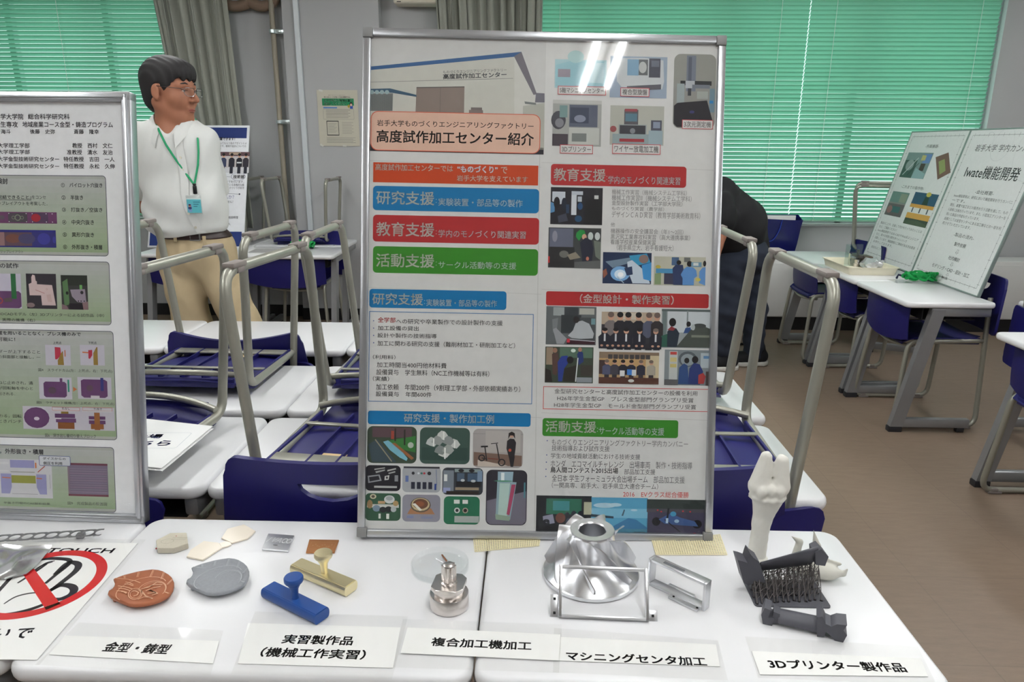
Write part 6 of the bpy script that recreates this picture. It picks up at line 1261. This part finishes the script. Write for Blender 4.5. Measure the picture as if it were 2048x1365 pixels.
bm = BM(); prism(bm, [(0, .0), (.010, .002), (.012, .012), (.018, .008), (.026, .0), (.038, .0), (.042, .014), (.036, .022), (.040, .032), (.026, .030), (.018, .024), (.010, .026), (.004, .038), (-.004, .034), (-.002, .014)], -.015, .015, lambda x, y, z: (x+L/2-.040, z, y)); obj('root_block', bm, dark, t, 30)
# papers left on the upturned chair
q = [onz(x, y, .735) for x, y in ((250, 846), (427, 866), (325, 952), (215, 940))]; c = sum(q, Vector())/4
for k in range(2):
    t = thing('paper_sheet', ('top white sheet with blue lettering on the upturned chair beside the left poster', 'white sheet peeping out under the lettered one on the upturned chair')[k], 'paper', (c.x+.004*k, c.y-.006*k, .752-.004*k)); bm = BM(); prism(bm, ccw([(v.x-c.x, v.y-c.y) for v in q]), 0, .0012); obj('sheet', bm, signp, t, 0)
    if not k:
        s = Sheet((0, 0, .0014), (1, .04, 0), (-.04, 1, 0), .0001); s.textuv('会場', (-.06, .02), (.01, .045), (40, 58, 130), .03, 1); s.textuv('こちら', (-.07, -.025), (.05, .005), (40, 58, 130), .03, 1); s.outline((-.09, -.04), (.075, .055), (190, 196, 204), .001, 1, .008, px=False); s.build('lettering', t, print_mat())
# ================================================================== people
skin = mat('skin', (158, 106, 82), .55, noise=.05, scale=40, spec=.35)
shirt_m = mat('off white shirt cloth', (204, 205, 202), .8, noise=.02, scale=50, sheen=.1)
khaki = mat('khaki cotton', (178, 160, 128), .85, noise=.05, scale=30, bump=.04)
hair_m = mat('dark hair', (40, 38, 39), .68, noise=.25, scale=40, stretch=(4, 4, 60), spec=.4)
leather = mat('dark brown leather', (44, 26, 24), .4)
green_m = mat('green ribbon', (14, 142, 92), .6)
MX, MY = -1.515, 3.22
t = thing('person', 'man in off-white shirt, khaki trousers, glasses and green lanyard, looking to the right', 'person', (MX, MY, 0))
# head axes: forward mostly to the right of the picture, a little towards us
ha, hp_ = math.radians(79), math.radians(4)
hf = np.array([math.sin(ha)*math.cos(hp_), -math.cos(ha)*math.cos(hp_), -math.sin(hp_)]); hs = np.array([math.cos(ha), math.sin(ha), 0]); hu = np.cross(hs, hf); hu = hu if hu[2] > 0 else -hu
HC = np.array([-.030, -.02, 1.668]); HR = np.stack([hf, hs, hu], 1).astype(np.float32)
def hl(P): return (P-HC.astype(np.float32))@HR
def hw(v): return Vector(HC+HR@np.array(v))
def head(P):
    Q = hl(P)
    d = s_ell(Q, (-.014, 0, .036), (.108, .081, .094))
    d = smin(d, s_ell(Q, (.028, 0, -.045), (.070, .066, .088)), .03)
    d = smin(d, s_cap(Q, (.060, -.012, -.114), (.060, .012, -.114), .025), .025)
    Qa = Q.copy(); Qa[..., 1] = np.abs(Qa[..., 1])
    d = smin(d, s_cap(Qa, (-.025, .056, -.055), (.045, .028, -.110), .024, .022), .03)
    d = smin(d, s_ell(Qa, (.055, .042, -.036), (.034, .028, .032)), .02)
    d = smin(d, s_cap(Qa, (.083, .010, .024), (.072, .048, .020), .013, .012), .014)
    d = -smin(-d, s_ell(Qa, (.098, .033, .003), (.012, .017, .010)), .010)
    d = smin(d, s_cap(Q, (.092, 0, .014), (.121, 0, -.034), .008, .0125), .010)
    d = smin(d, s_ell(Qa, (.106, .012, -.039), (.012, .009, .009)), .006)
    d = smin(d, s_cap(Q, (.090, -.016, -.071), (.090, .016, -.071), .0085), .009); d = smin(d, s_cap(Q, (.088, -.014, -.085), (.088, .014, -.085), .0085), .007)
    d = -smin(-d, s_cap(Q, (.1005, -.02, -.078), (.1005, .02, -.078), .0022), .004)
    ear = smin(s_ell(Qa, (-.012, .086, -.012), (.019, .010, .030)), s_ell(Qa, (-.004, .086, -.036), (.010, .008, .012)), .006)
    ear = -smin(-ear, s_ell(Qa, (-.006, .098, -.010), (.010, .007, .017)), .005)
    return smin(d, ear, .008)
def arms(P, r=1.):
    d = None
    for sx, sh, el, wr in ((-1, (-.222, .0, 1.465), (-.275, .10, 1.19), (-.165, .165, 1.035)), (1, (.055, .04, 1.44), (.035, .155, 1.19), (-.05, .205, 1.03))):
        q = smin(s_cap(P, sh, el, .056*r, .046*r), s_cap(P, el, wr, .046*r, .030*r), .03); d = q if d is None else np.minimum(d, q)
    return d
def hands(P):
    d = None
    for w, dr in (((-.165, .165, 1.035), (.75, .5, -.2)), ((-.05, .205, 1.03), (-.8, .1, -.25))):
        w = np.array(w); f = np.array(dr)/np.linalg.norm(dr); up = np.array([0, 0, 1.]); u = up-f*up.dot(f); u /= np.linalg.norm(u)
        q = s_cap(P, w, w+f*.075, .026, .030)
        for k, (o, L) in enumerate(((.030, .070), (.010, .080), (-.010, .076), (-.029, .058))):
            b = w+f*.085+u*o; m_ = b+f*L*.55+np.array([0, .006, 0]); e_ = m_+f*L*.35+np.array([0, .022, -.006]); q = smin(q, smin(s_cap(P, b-f*.02, m_, .0098, .0092), s_cap(P, m_, e_, .0092, .008), .004), .006)
        b = w+f*.03+u*.024; q = smin(q, s_cap(P, b, b+f*.04+u*.028, .012, .009), .008); d = q if d is None else np.minimum(d, q)
    return d
def torso(P, g=0.):
    d = s_ell(P, (-.050, .0, 1.365), (.188+g, .132+g, .20+g))
    d = smin(d, s_ell(P, (-.018, -.028, 1.17), (.184+g, .150+g, .17+g)), .05)
    d = smin(d, s_cap(P, (-.20, .005, 1.475), (.065, .03, 1.455), .060+g), .05)
    return smin(d, s_cap(P, (-.045, .02, 1.53), (-.02, .02, 1.44), .066+g, .10+g), .04)
LEGS = (((-.085, .0, .93), (-.055, -.01, .60), (-.035, .02, .07)), ((.075, .0, .93), (.180, -.01, .62), (.255, .03, .07)))
def legs(P, g=0.):
    d = s_ell(P, (.0, .0, .985), (.170+g, .138+g, .13+g))
    for h_, k_, a_ in LEGS:
        q = smin(s_cap(P, h_, k_, .095+g, .080+g), s_cap(P, k_, a_, .078+g, .05+g*1.5), .05); d = smin(d, q, .03)
    return d
def neck(P): return smin(s_cap(P, (-.055, .015, 1.50), (-.052, -.01, 1.60), .066, .060), s_cap(P, (-.04, -.045, 1.44), (-.045, -.03, 1.55), .055, .045), .02)
def body(P): return smin(smin(smin(smin(head(P), neck(P), .03), torso(P, -.02), .03), np.minimum(arms(P), hands(P)), .02), legs(P, -.022), .04)
solid('body', body, (-.36, -.24, .02), (.36, .34, 1.83), .0052, skin, t, 1)
def shirt(P):
    q = torso(P, .0)
    for sh, el in (((-.222, .0, 1.465), (-.275, .10, 1.215)), ((.055, .04, 1.44), (.045, .14, 1.225))):
        a = s_cap(P, sh, el, .066, .063); n_ = np.array(el)-np.array(sh); n_ = n_/np.linalg.norm(n_); a = np.maximum(a, (P-np.array(el, np.float32))@n_.astype(np.float32)); q = smin(q, a, .018)
    x, y, z = P[..., 0], P[..., 1], P[..., 2]
    q = q+.0045*np.sin(38*z+16*x+3*np.sin(9*x+7*z))*np.clip((1.42-z)*4, .25, 1)+.002*np.sin(70*x-28*z+y*22)
    q = q-.010*np.exp(-((z-1.085)/.030)**2)           # blouses over the belt
    q = np.maximum(q, 1.058+.012*np.sin(x*14)-z)
    hole = np.minimum(s_cap(P, (-.05, -.01, 1.50), (-.05, -.035, 1.65), .0665, .075), s_cap(P, (-.015, -.15, 1.455), (-.045, -.07, 1.60), .012, .075))
    return np.maximum(q, -hole)
solid('shirt', shirt, (-.37, -.24, 1.02), (.37, .27, 1.58), .0052, shirt_m, t, 1)
def trousers(P):
    x, z = P[..., 0], P[..., 2]; q = legs(P)
    q = q+.0025*np.sin(46*z-26*np.abs(x-.06)+4*np.sin(20*x))*np.exp(-((z-.78)/.16)**2)+.0022*np.sin(120*x)*np.exp(-((z-1.0)/.07)**2)
    return np.maximum(np.maximum(q, z-1.078), .035-z)
solid('trousers', trousers, (-.32, -.24, .02), (.40, .24, 1.10), .0058, khaki, t, 1)
def belt(P): return np.maximum(smin(legs(P, .006), torso(P, -.010), .02), np.abs(P[..., 2]-1.060+.012*P[..., 0])-.0185)
solid('belt', belt, (-.25, -.22, 1.02), (.25, .22, 1.10), .0048, leather, t, 1)
def front(x, z, fn=shirt):      # first point of the cloth seen from the front
    ys = np.linspace(-.32, .2, 800, dtype=np.float32); P = np.stack([np.full_like(ys, x), ys, np.full_like(ys, z)], -1); d = fn(P); k = np.argmax(d < 0); return float(ys[k])
bm = BM(); xb = ony(381, 467, MY-.16).x-MX; yb = front(xb, 1.06, belt)
for sx in (-1, 1): box(bm, (xb+sx*.021, yb-.004, 1.060), (.005, .006, .042), bevel=.001)
for sz in (-1, 1): box(bm, (xb, yb-.004, 1.060+sz*.019), (.046, .006, .005), bevel=.001)
obj('buckle', bm, mat('dull steel', (150, 150, 150), .35, metal=.9), t)
for px in (347, 455-10):
    x = ony(px, 462, MY-.14).x-MX; bm = BM(); y = front(x, 1.06, belt); box(bm, (x, y-.003, 1.060), (.014, .005, .05), bevel=.0015); obj('belt_loop', bm, khaki, t)
# hair
def hair(P):
    Q = hl(P); f, s_, z = Q[..., 0], np.abs(Q[..., 1]), Q[..., 2]
    d = s_ell(Q, (-.020, 0, .042), (.116, .0895, .0975)); d = smin(d, s_ell(Q, (.050, 0, .078), (.052, .064, .042)), .03)
    d = smin(d, s_ell(Q, (-.058, 0, -.026), (.060, .074, .078)), .03)
    d += .0010*np.sin(190*Q[..., 1]+60*f)*np.sin(26*z+40*f)+.0010*np.sin(300*Q[..., 1]+60*z+80*f)
    h = np.interp(f, [-.13, -.075, -.045, -.028, -.012, .006, .026, .036, .052, .075, .12], [-.098, -.100, -.090, -.040, .020, .022, -.028, -.030, .036, .046, .036]).astype(np.float32)
    h = h+.008*np.sin(220*Q[..., 1])*(f > .05)
    return np.maximum(d, (h-z)*.6)
solid('hair', hair, (-.22, -.20, 1.54), (.17, .17, 1.84), .0038, hair_m, t, 0)
for sy in (-1, 1):
    bm = BM(); lathe(bm, [(.0115*math.sin(PI*k/10), -.0115*math.cos(PI*k/10)) for k in range(11)], 16); e_ = obj('eye', bm, mat('eye white', (214, 206, 198), .25), t, 180, loc=hw((.0775, sy*.032, .0015)))
    bm = BM(); lathe(bm, [(0, .0118), (.003, .0116), (.0052, .0106), (.0052, .009)], 14); i_ = obj('iris', bm, mat('dark brown iris', (34, 22, 18), .2), e_, 60); i_.rotation_euler = Vector(hf).to_track_quat('Z', 'Y').to_euler()
    bm = BM(); tube(bm, [hw((.094, sy*.016, .026)), hw((.093, sy*.032, .031)), hw((.080, sy*.050, .025))], .0034, 6); obj('eyebrow', bm, hair_m, t)
    bm = BM(); tube(bm, [hw((.0905, sy*.018, .0050)), hw((.0915, sy*.032, .0078)), hw((.0845, sy*.046, .0050))], .0042, 8); obj('eyelid', bm, skin, t, 180)
bm = BM(); tube(bm, [hw((.0985, -.020, -.0775)), hw((.1015, 0, -.0765)), hw((.0985, .020, -.0775))], .0016, 6); obj('mouth_line', bm, mat('lip brown', (120, 62, 54), .5), t)
bm = BM()
for z_, r_ in ((-.0735, .0026), (-.0825, .0032)): tube(bm, [hw((.0935, -.021, -.0775)), hw((.0985, -.010, z_)), hw((.1005, 0, z_)), hw((.0985, .010, z_)), hw((.0935, .021, -.0775))], [.001, r_, r_, r_, .001], 8)
obj('lips', bm, mat('lips', (146, 84, 72), .5), t, 180)
wire = mat('thin spectacle metal', (130, 130, 134), .25, metal=1); lens = clear_mat('spectacle lens', (250, 252, 252), .02, refl=.05)
bm = BM()
for sy in (-1, 1):
    c_ = (.117, sy*.033, -.004); pts = [hw((c_[0]-.010*abs(a)*(sy*a > 0), c_[1]+a*.027, c_[2]+b*.0165)) for a, b in ((-1, .7), (-.7, 1), (.7, 1), (1, .7), (1, -.5), (.6, -1), (-.6, -1), (-1, -.5))]; tube(bm, pts, .0012, 6, closed=True)
    tube(bm, [hw((.106, sy*.061, .006)), hw((.06, sy*.079, .008)), hw((-.006, sy*.088, .010)), hw((-.022, sy*.088, -.012))], .0014, 6)
tube(bm, [hw((.118, -.008, .002)), hw((.121, 0, .005)), hw((.118, .008, .002))], .0012, 6)
gl = obj('eyeglasses', bm, wire, t)
for sy in (-1, 1):
    bm = BM(); quad(bm, [hw((.117-.008*(sy*a > 0), sy*.033+a*.026, -.004+b*.0155)) for a, b in ((-1, -1), (1, -1), (1, 1), (-1, 1))]); obj('lens', bm, lens, gl, 0)
# collar, placket, pocket, buttons
nk = Vector((-.048, -.008, 1.522)); N = 14
for sd in (-1, 1):
    bm = BM(); rows = []
    for j in range(6):
        row = []
        for i in range(N+1):
            u = i/N; a = PI/2+sd*(-1)*(PI-.42)*u*1.0   # from the nape round to the throat
            fr_ = max(0, -math.sin(a)); r = (.068, .070, .073, .084, .095, .100)[j]; zz = (.0, .024, .036, .026, .008, -.010)[j]+.026*(1-u)
            drop = -.072*fr_**1.6; point = (-.030*fr_**4)*(j > 3)+(-.014*fr_**4)*(j == 3)
            row.append(bm.verts.new((nk.x+r*math.cos(a)*1.02+.014*fr_*1.4, nk.y+r*math.sin(a)*(1.0+.12*fr_)-.020*fr_, nk.z+zz+drop+point)))
        rows.append(row)
    for A, B in zip(rows, rows[1:]):
        for i in range(N): bm.faces.new((A[i], A[i+1], B[i+1], B[i]))
    shell(bm, .003); obj('collar', bm, shirt_m, t, 60)
bm = BM(); pz = [1.455, 1.41, 1.36, 1.30, 1.24, 1.18, 1.12, 1.075]; pxs = [378, 381, 383, 386, 390, 396, 402, 408]
cl = []
for z_, px in zip(pz, pxs): x = (px-372)/455+.008; cl.append((x, front(x, z_), z_))
A = [bm.verts.new((x-.015, front(x-.015, z_)-.0045, z_)) for x, y, z_ in cl]; B = [bm.verts.new((x+.015, front(x+.015, z_)-.0045, z_)) for x, y, z_ in cl]
for i in range(len(cl)-1): bm.faces.new((A[i], A[i+1], B[i+1], B[i]))
shell(bm, .002); pk = obj('placket', bm, shirt_m, t, 60)
for x, y, z_ in cl[:-1]:
    bm = BM(); lathe(bm, [(0, 0), (.0055, 0), (.0055, .002), (0, .002)], 12); o = obj('button', bm, mat('pearl button', (206, 200, 184), .3), pk, 40, loc=(x, y-.007, z_-.02)); o.rotation_euler = (PI/2, 0, 0)
# lanyard and badge (hangs round the neck: a thing of its own)
L = thing('lanyard', 'green neck lanyard with pale blue name card on the man in off-white', 'lanyard', (MX, MY, 1.2))
def onshirt(px, py, off=.008):
    y = -.13
    for _ in range(4): q = ony(px, py, MY+y); y = front(q.x-MX, q.z)-off
    q = ony(px, py, MY+y); return Vector((q.x-MX, y, q.z-1.2))
bm = BM()
nb = lambda a, r=.098: Vector((-.05+r*math.cos(a), -.005+r*math.sin(a), .352))
s1 = [nb(2.0), nb(2.7)]+[onshirt(*p) for p in ((309, 234), (318, 262), (332, 290), (350, 317), (370, 345), (388, 369))]
s2 = [nb(2.0), nb(.9), nb(.2)]+[onshirt(*p) for p in ((396, 282), (397, 305), (396, 330), (392, 352), (389, 369))]
for pts in (s1, s2): tube(bm, pts, .0044, 8, sx=1, sy=.35, up=(0, -1, 0))
obj('ribbon', bm, green_m, L, 60)
bm = BM(); q = onshirt(390, 380, .012); box(bm, q, (.016, .010, .034), bevel=.003); box(bm, q+Vector((0, 0, .022)), (.012, .012, .010), bevel=.003); obj('clip', bm, mat('black plastic', (20, 20, 22), .45), L)
a, b = onshirt(371, 391, .016), onshirt(412, 427, .016); cx, cz = (a.x+b.x)/2, (a.z+b.z)/2; y = min(a.y, b.y); w, h = b.x-a.x, a.z-b.z
bm = BM(); box(bm, (cx, y, cz), (w, .002, h), bevel=.0008); obj('card_sleeve', bm, clear_mat('card sleeve', (246, 248, 248), .08, refl=.06), L)
s = Sheet((cx, y-.0012, cz-.006), (1, 0, 0), (0, 0, 1), .0002); w2, h2 = w*.46, h*.36
s.box((-w2, -h2), (w2, h2), (92, 178, 188), 1); s.box((-w2+.004, -h2+.004), (-w2*.35, h2*.35), (120, 150, 190), 2); s.ell((-w2*.62, 0), .005, .006, SKIN, 3, 10); s.ell((-w2*.62, -.008), .008, .006, (60, 60, 110), 3, 10); s.ell((-w2*.62, .005), .0055, .003, HAIR, 4, 10)
for k in range(3): s.box((-w2*.1, h2*.55-.009*k), (w2*.85-.006*k, h2*.55-.009*k+.003), (54, 110, 130), 2)
s.box((-w2, h2), (w2, h2+.004), (206, 226, 226), 1); s.build('card', L, print_mat())
# shoes of the man
for (h_, k_, a_) in LEGS:
    def shoe(P, a_=a_): return np.maximum(smin(s_cap(P, (a_[0], a_[1]+.02, .045), (a_[0]+.02, a_[1]-.16, .035), .045, .042), s_cap(P, (a_[0], a_[1], .05), (a_[0], a_[1], .10), .05), .02), .002-P[..., 2])
    solid('shoe', shoe, (a_[0]-.1, -.24, -.01), (a_[0]+.12, .14, .16), .008, leather, t, 1)

# ------------------------------------------------------------------ the bending person behind the poster
black_c = mat('black shirt cloth', (22, 22, 25), .85, noise=.25, scale=50, bump=.06)
jean = mat('dark blue denim', (40, 46, 60), .9, noise=.18, scale=22, bump=.04)
NY_ = 4.74
q0 = ony(1495, 700, NY_); NX_ = onz(1500, 730, 0).x
t = thing('person', 'bending person in black shirt and dark jeans, half hidden behind the central poster', 'person', (NX_, NY_, 0))
J = lambda px, py, dy=0.: np.array([ony(px, py, NY_+dy).x-NX_, dy, ony(px, py, NY_+dy).z], np.float32)
pel, shd, nkp, hd = J(1490, 500), J(1436, 402, -.02), J(1415, 392, -.03), J(1388, 398, -.04)
HL = [(J(1502, 525, .02), J(1508, 620, .0), J(1507, 708, .04)), (J(1462, 535, -.10), J(1456, 622, -.13), J(1449, 700, -.08))]
def tor2(P, g=0.):
    d = smin(s_cap(P, pel, (pel+shd)/2, .150+g, .175+g), s_cap(P, (pel+shd)/2, shd, .175+g, .150+g), .06)
    d = smin(d, s_ell(P, (pel+shd)/2+np.array([.02, 0, .0], np.float32), (.20+g, .19+g, .19+g)), .05)
    return d
def leg2(P, g=0.):
    d = s_ell(P, pel+np.array([0, -.03, -.03], np.float32), (.150+g, .17+g, .14+g))
    for h_, k_, a_ in HL: d = smin(d, smin(s_cap(P, h_, k_, .102+g, .082+g), s_cap(P, k_, a_, .082+g, .066+g), .04), .03)
    return d
ARM2 = [(shd+np.array([-.02, -.17, -.02], np.float32), J(1446, 452, -.24), J(1436, 492, -.30)), (shd+np.array([-.02, .16, -.02], np.float32), J(1420, 470, .16), J(1395, 510, .10))]
def body2(P):
    d = s_ell(P, hd, (.10, .085, .125)); d = smin(d, s_ell(P, hd+np.array([-.07, 0, -.05], np.float32), (.06, .06, .07)), .03); d = smin(d, s_cap(P, hd+np.array([-.11, 0, -.02], np.float32), hd+np.array([-.13, 0, -.05], np.float32), .010, .014), .015); d = smin(d, s_cap(P, hd, shd, .06, .07), .04)
    d = smin(d, tor2(P, -.03), .03); d = smin(d, leg2(P, -.02), .03)
    for s_, e_, w_ in ARM2:
        d = smin(d, smin(s_cap(P, s_, e_, .055, .045), s_cap(P, e_, w_, .045, .03), .02), .02); f = (w_-e_)/np.linalg.norm(w_-e_)
        d = smin(d, s_cap(P, w_, w_+f*.07, .028, .03), .015)
        for k in range(4): o = np.array([0, (k-1.5)*.02, 0], np.float32); d = smin(d, s_cap(P, w_+f*.07+o, w_+f*(.15-.012*abs(k-1.4))+o+np.array([-.01, 0, 0], np.float32), .0105, .0085), .006)
        d = smin(d, s_cap(P, w_+f*.02, w_+f*.06+np.array([0, -.055, 0], np.float32), .012, .010), .008)
    return d
lo = (-.62, -.45, .0); hi = (.25, .36, 1.45)
solid('body', body2, lo, hi, .0085, skin, t, 1)
def shirt2(P):
    q = tor2(P)
    for s_, e_, w_ in ARM2: q = smin(q, s_cap(P, s_, s_+(e_-s_)*.8, .085, .078), .05)
    q = q+.006*np.sin(34*P[..., 0]-22*P[..., 2]+4*np.sin(12*P[..., 1]))
    ax_ = (shd-pel)/np.linalg.norm(shd-pel); return np.maximum(q, -(P-pel)@ax_-.115)
solid('shirt', shirt2, lo, hi, .009, black_c, t, 1)
def jeans2(P): return np.maximum(leg2(P)+.0035*np.sin(70*P[..., 2]+20*P[..., 0]), .055-P[..., 2])
solid('jeans', jeans2, (-.42, -.36, .02), (.25, .28, 1.2), .009, jean, t, 1)
def hair2(P):
    d = s_ell(P, hd+np.array([.012, 0, .018], np.float32), (.105, .094, .125)); return np.maximum(d, -(P[..., 0]-hd[0]+.055)*.9)
solid('hair', hair2, (float(hd[0])-.2, -.25, float(hd[2])-.2), (float(hd[0])+.2, .2, float(hd[2])+.2), .008, hair_m, t, 1)
for h_, k_, a_ in HL:
    def sh(P, a_=a_): return np.maximum(smin(s_cap(P, (a_[0]+.05, a_[1], .062), (a_[0]-.12, a_[1]-.02, .05), .05, .045), s_cap(P, (a_[0]+.02, a_[1], .07), (a_[0]+.02, a_[1], .12), .055), .02), .028-P[..., 2])
    b_ = (a_[0]-.22, a_[1]-.12, -.02), (a_[0]+.16, a_[1]+.12, .2)
    so = solid('shoe', sh, b_[0], b_[1], .007, mat('black canvas', (20, 20, 24), .8), t, 1)
    def sole(P, a_=a_): return np.maximum(s_cap(P*np.array([1, 1, 0], np.float32), (a_[0]+.05, a_[1], 0), (a_[0]-.12, a_[1]-.02, 0), .053, .05), np.abs(P[..., 2]-.016)-.015)
    solid('sole', sole, b_[0], b_[1], .007, mat('white rubber', (206, 204, 198), .6), so, 0)
# ================================================================== small things farther back
# navy paper bag on the radiator cover
a, b = ony(1524, 500, 5.86), ony(1572, 500, 5.86); c = Vector(((a.x+b.x)/2-.05, 5.86, .5805)); w = .36; zt = ony(1580, 432, 5.80).z-.58
t = thing('paper_bag', 'glossy navy paper carrier bag standing on the white radiator cover', 'bag', c)
bm = BM(); w0, w1, d0 = .17, .235, .075
V = [(-w0, -d0, 0), (w0, -d0, 0), (w0, d0, 0), (-w0, d0, 0), (-w1, -d0*.9, zt-.02), (w1, -d0*.9, zt-.035), (w1, d0*.7, zt), (-w1, d0*.7, zt)]
v = [bm.verts.new(p) for p in V]
for f in ((0, 1, 2, 3), (0, 4, 5, 1), (1, 5, 6, 2), (2, 6, 7, 3), (3, 7, 4, 0)): bm.faces.new([v[i] for i in f])
bmesh.ops.subdivide_edges(bm, edges=bm.edges[:], cuts=4, use_grid_fill=True)
for q in bm.verts: q.co.y += .006*math.sin(q.co.x*22+q.co.z*9); q.co.x += .004*math.sin(q.co.z*17)
shell(bm, .002); obj('bag_body', bm, mat('glossy navy paper', (18, 22, 88), .22, noise=.06, coat=.4), t, 30)
bm = BM(); box(bm, (0, .02, zt-.03), (.40, .02, .05)); obj('contents', bm, signp, t)
for y in (-.07, .058):
    bm = BM(); tube(bm, [(-.02+.085*u, y-.012, zt-.03-.17*(1-u*u)**.7) for u in np.linspace(-1, 1, 17)], .004, 6); obj('handle', bm, mat('blue cord', (24, 56, 160), .6), t)
# tray of parts on the display desk
zd = .7005; Q = [onz(x, y, zd+.0) for x, y in ((1645, 533), (1700, 552), (1788, 549), (1742, 528))]
c = sum(Q, Vector())/4; t = thing('parts_tray', 'cream plastic tray of small parts on the display desk at right', 'tray', (2.07, c.y, zd)); c = Vector((2.07, c.y, zd)); tw, tl = .30, .42
bm = BM()
def tray_ring(ins, z): return [bm.verts.new((x, y, z)) for x, y in rrect(-tw/2+ins, -tl/2+ins, tw/2-ins, tl/2-ins, .02, 4)]
R_ = [tray_ring(.012, 0), tray_ring(.002, .045), tray_ring(-.004, .048), tray_ring(-.004, .044), tray_ring(.004, .044), tray_ring(.014, .004)]
for A, B in zip(R_, R_[1:]):
    for i in range(len(A)): bm.faces.new((A[i], A[(i+1) % len(A)], B[(i+1) % len(A)], B[i]))
bm.faces.new(R_[0][::-1]); bm.faces.new(R_[-1]); obj('tray', bm, mat('cream plastic tray', (226, 220, 198), .5), t, 40)
T3 = lambda px, py, z: onz(px, py, zd+z)
def small(name, label, px, py, fn, m, z=.005):
    q = T3(px, py, z); q = Vector((min(max(q.x, c.x-tw/2+.04), c.x+tw/2-.04), min(max(q.y, c.y-tl/2+.04), c.y+tl/2-.04), zd+z)); bm = BM(); fn(bm); o = obj(name, bm, m, None, 40, loc=q); return tag(o, label, 'machine part')
ac = clear_mat('clear acrylic block', (238, 246, 246), .05, refl=.08)
small('acrylic_piece', 'left clear upright acrylic piece in the cream tray', 1697, 532, lambda b: box(b, (0, 0, .07), (.06, .007, .14)), ac)
small('acrylic_piece', 'right clear upright acrylic piece in the cream tray', 1714, 532, lambda b: box(b, (0, 0, .07), (.045, .007, .14)), ac)
small('ivory_rod', 'ivory rod propped up at the left of the cream tray', 1686, 526, lambda b: tube(b, [(0, -.02, .0), (0, 0, .05), (.01, .02, .07)], .005, 8), mat('ivory plastic', (216, 204, 176), .5))
small('metal_bush', 'small round metal bush standing in the cream tray', 1712, 533, lambda b: lathe(b, [(0, 0), (.02, 0), (.02, .022), (.016, .024), (.016, .045), (0, .045)], 18), stl)
small('metal_pin', 'tiny metal pin standing at the left of the cream tray', 1677, 522, lambda b: lathe(b, [(0, 0), (.008, 0), (.008, .04), (0, .04)], 12), stl)
small('metal_linkage', 'dark metal linkage between the acrylic pieces in the cream tray', 1705, 527, lambda b: (box(b, (0, 0, .06), (.03, .12, .02), bevel=.003), lathe(b, [(0, 0), (.010, 0), (.010, .10), (0, .10)], 10)), mat('dark metal', (90, 86, 84), .4, metal=.8))
small('metal_clamp', 'brown metal clamp at the right of the cream tray', 1742, 528, lambda b: (box(b, (0, 0, .045), (.06, .10, .035), bevel=.006), box(b, (.0, .03, .02), (.02, .02, .04))), mat('brown metal', (112, 96, 88), .45, metal=.6))
def bagfn(b):
    r = bmesh.ops.create_icosphere(b, subdivisions=3, radius=.075)
    for q in r['verts']: q.co.z = max(0, q.co.z*.55+.02); q.co *= 1+.16*math.sin(q.co.x*120+q.co.y*90)*math.cos(q.co.y*140)
small('plastic_bag', 'crumpled clear bag of metal parts at the right of the cream tray', 1752, 536, bagfn, mat('crumpled film', (196, 198, 200), .18, noise=.2, scale=60, metal=.35))
# lanyards
def lanyard(label, base, loops, card, seed, name='lanyard'):
    t = thing(name, label, 'lanyard', base); rnd = random.Random(seed); pts = []
    for k in range(loops*12+1):
        a = 2*PI*k/12; r = .05+.018*math.sin(k*1.9); pts.append((r*1.5*math.cos(a)+rnd.uniform(-.008, .008), r*.9*math.sin(a)+rnd.uniform(-.008, .008), .008+.048*abs(math.sin(k*.83))**2+.002*k/12))
    bm = BM(); tube(bm, fillet(pts, .02, 3), .0075, 7, sx=1, sy=.35); obj('ribbon', bm, mat('bright green ribbon', (6, 150, 70), .55), t, 60)
    bm = BM(); tube(bm, [pts[0], (-.05, .05, .022), (-.085, .075, .03), (-.10, .06, .012)], .0065, 7); obj('clip', bm, mat('navy clip', (24, 24, 60), .5), t, 60)
    bm = BM(); box(bm, (card[0], card[1], .0015), (.09, .115, .002)); obj('card_sleeve', bm, clear_mat('card film', (250, 251, 251), .08, refl=.05), t)
q = onz(1838, 565, zd); lanyard('bright green lanyard bundled on the display desk at right before the white panels', q, 6, (-.10, .02), 2)
q = onz(626, 489, zd); lanyard('bright green lanyard lying on the back left desk', (q.x, 5.26, zd), 5, (-.08, .0), 9)
# papers on the back left desk
q = onz(545, 496, zd); t = thing('paper_sheet', 'printed sheet lying on the back left desk beside the green lanyard', 'paper', (-1.86, 5.10, zd))
bm = BM(); box(bm, (0, 0, .002), (.36, .28, .004), rot=Euler((0, 0, .05))); obj('sheet', bm, signp, t)
s = Sheet((0, 0, .0045), (1, .05, 0), (-.05, 1, 0), .0003)
for k in range(8): s.box((-.15, .10-.026*k), (.15-.05*(k % 3 == 0), .112-.026*k), (130, 128, 130), 1)
s.build('printing', t, print_mat())
# strap on the floor by the bending person
q = onz(1480, 688, 0); t = [onz(x, y, .006) for x, y in ((1450, 683), (1462, 685), (1476, 690), (1488, 689))]
bm = BM(); tube(bm, fillet(t, .05, 3), .013, 8, sy=.4); tag(obj('black_strap', bm, black_p), 'black strap lying on the floor behind the bending person', 'strap')
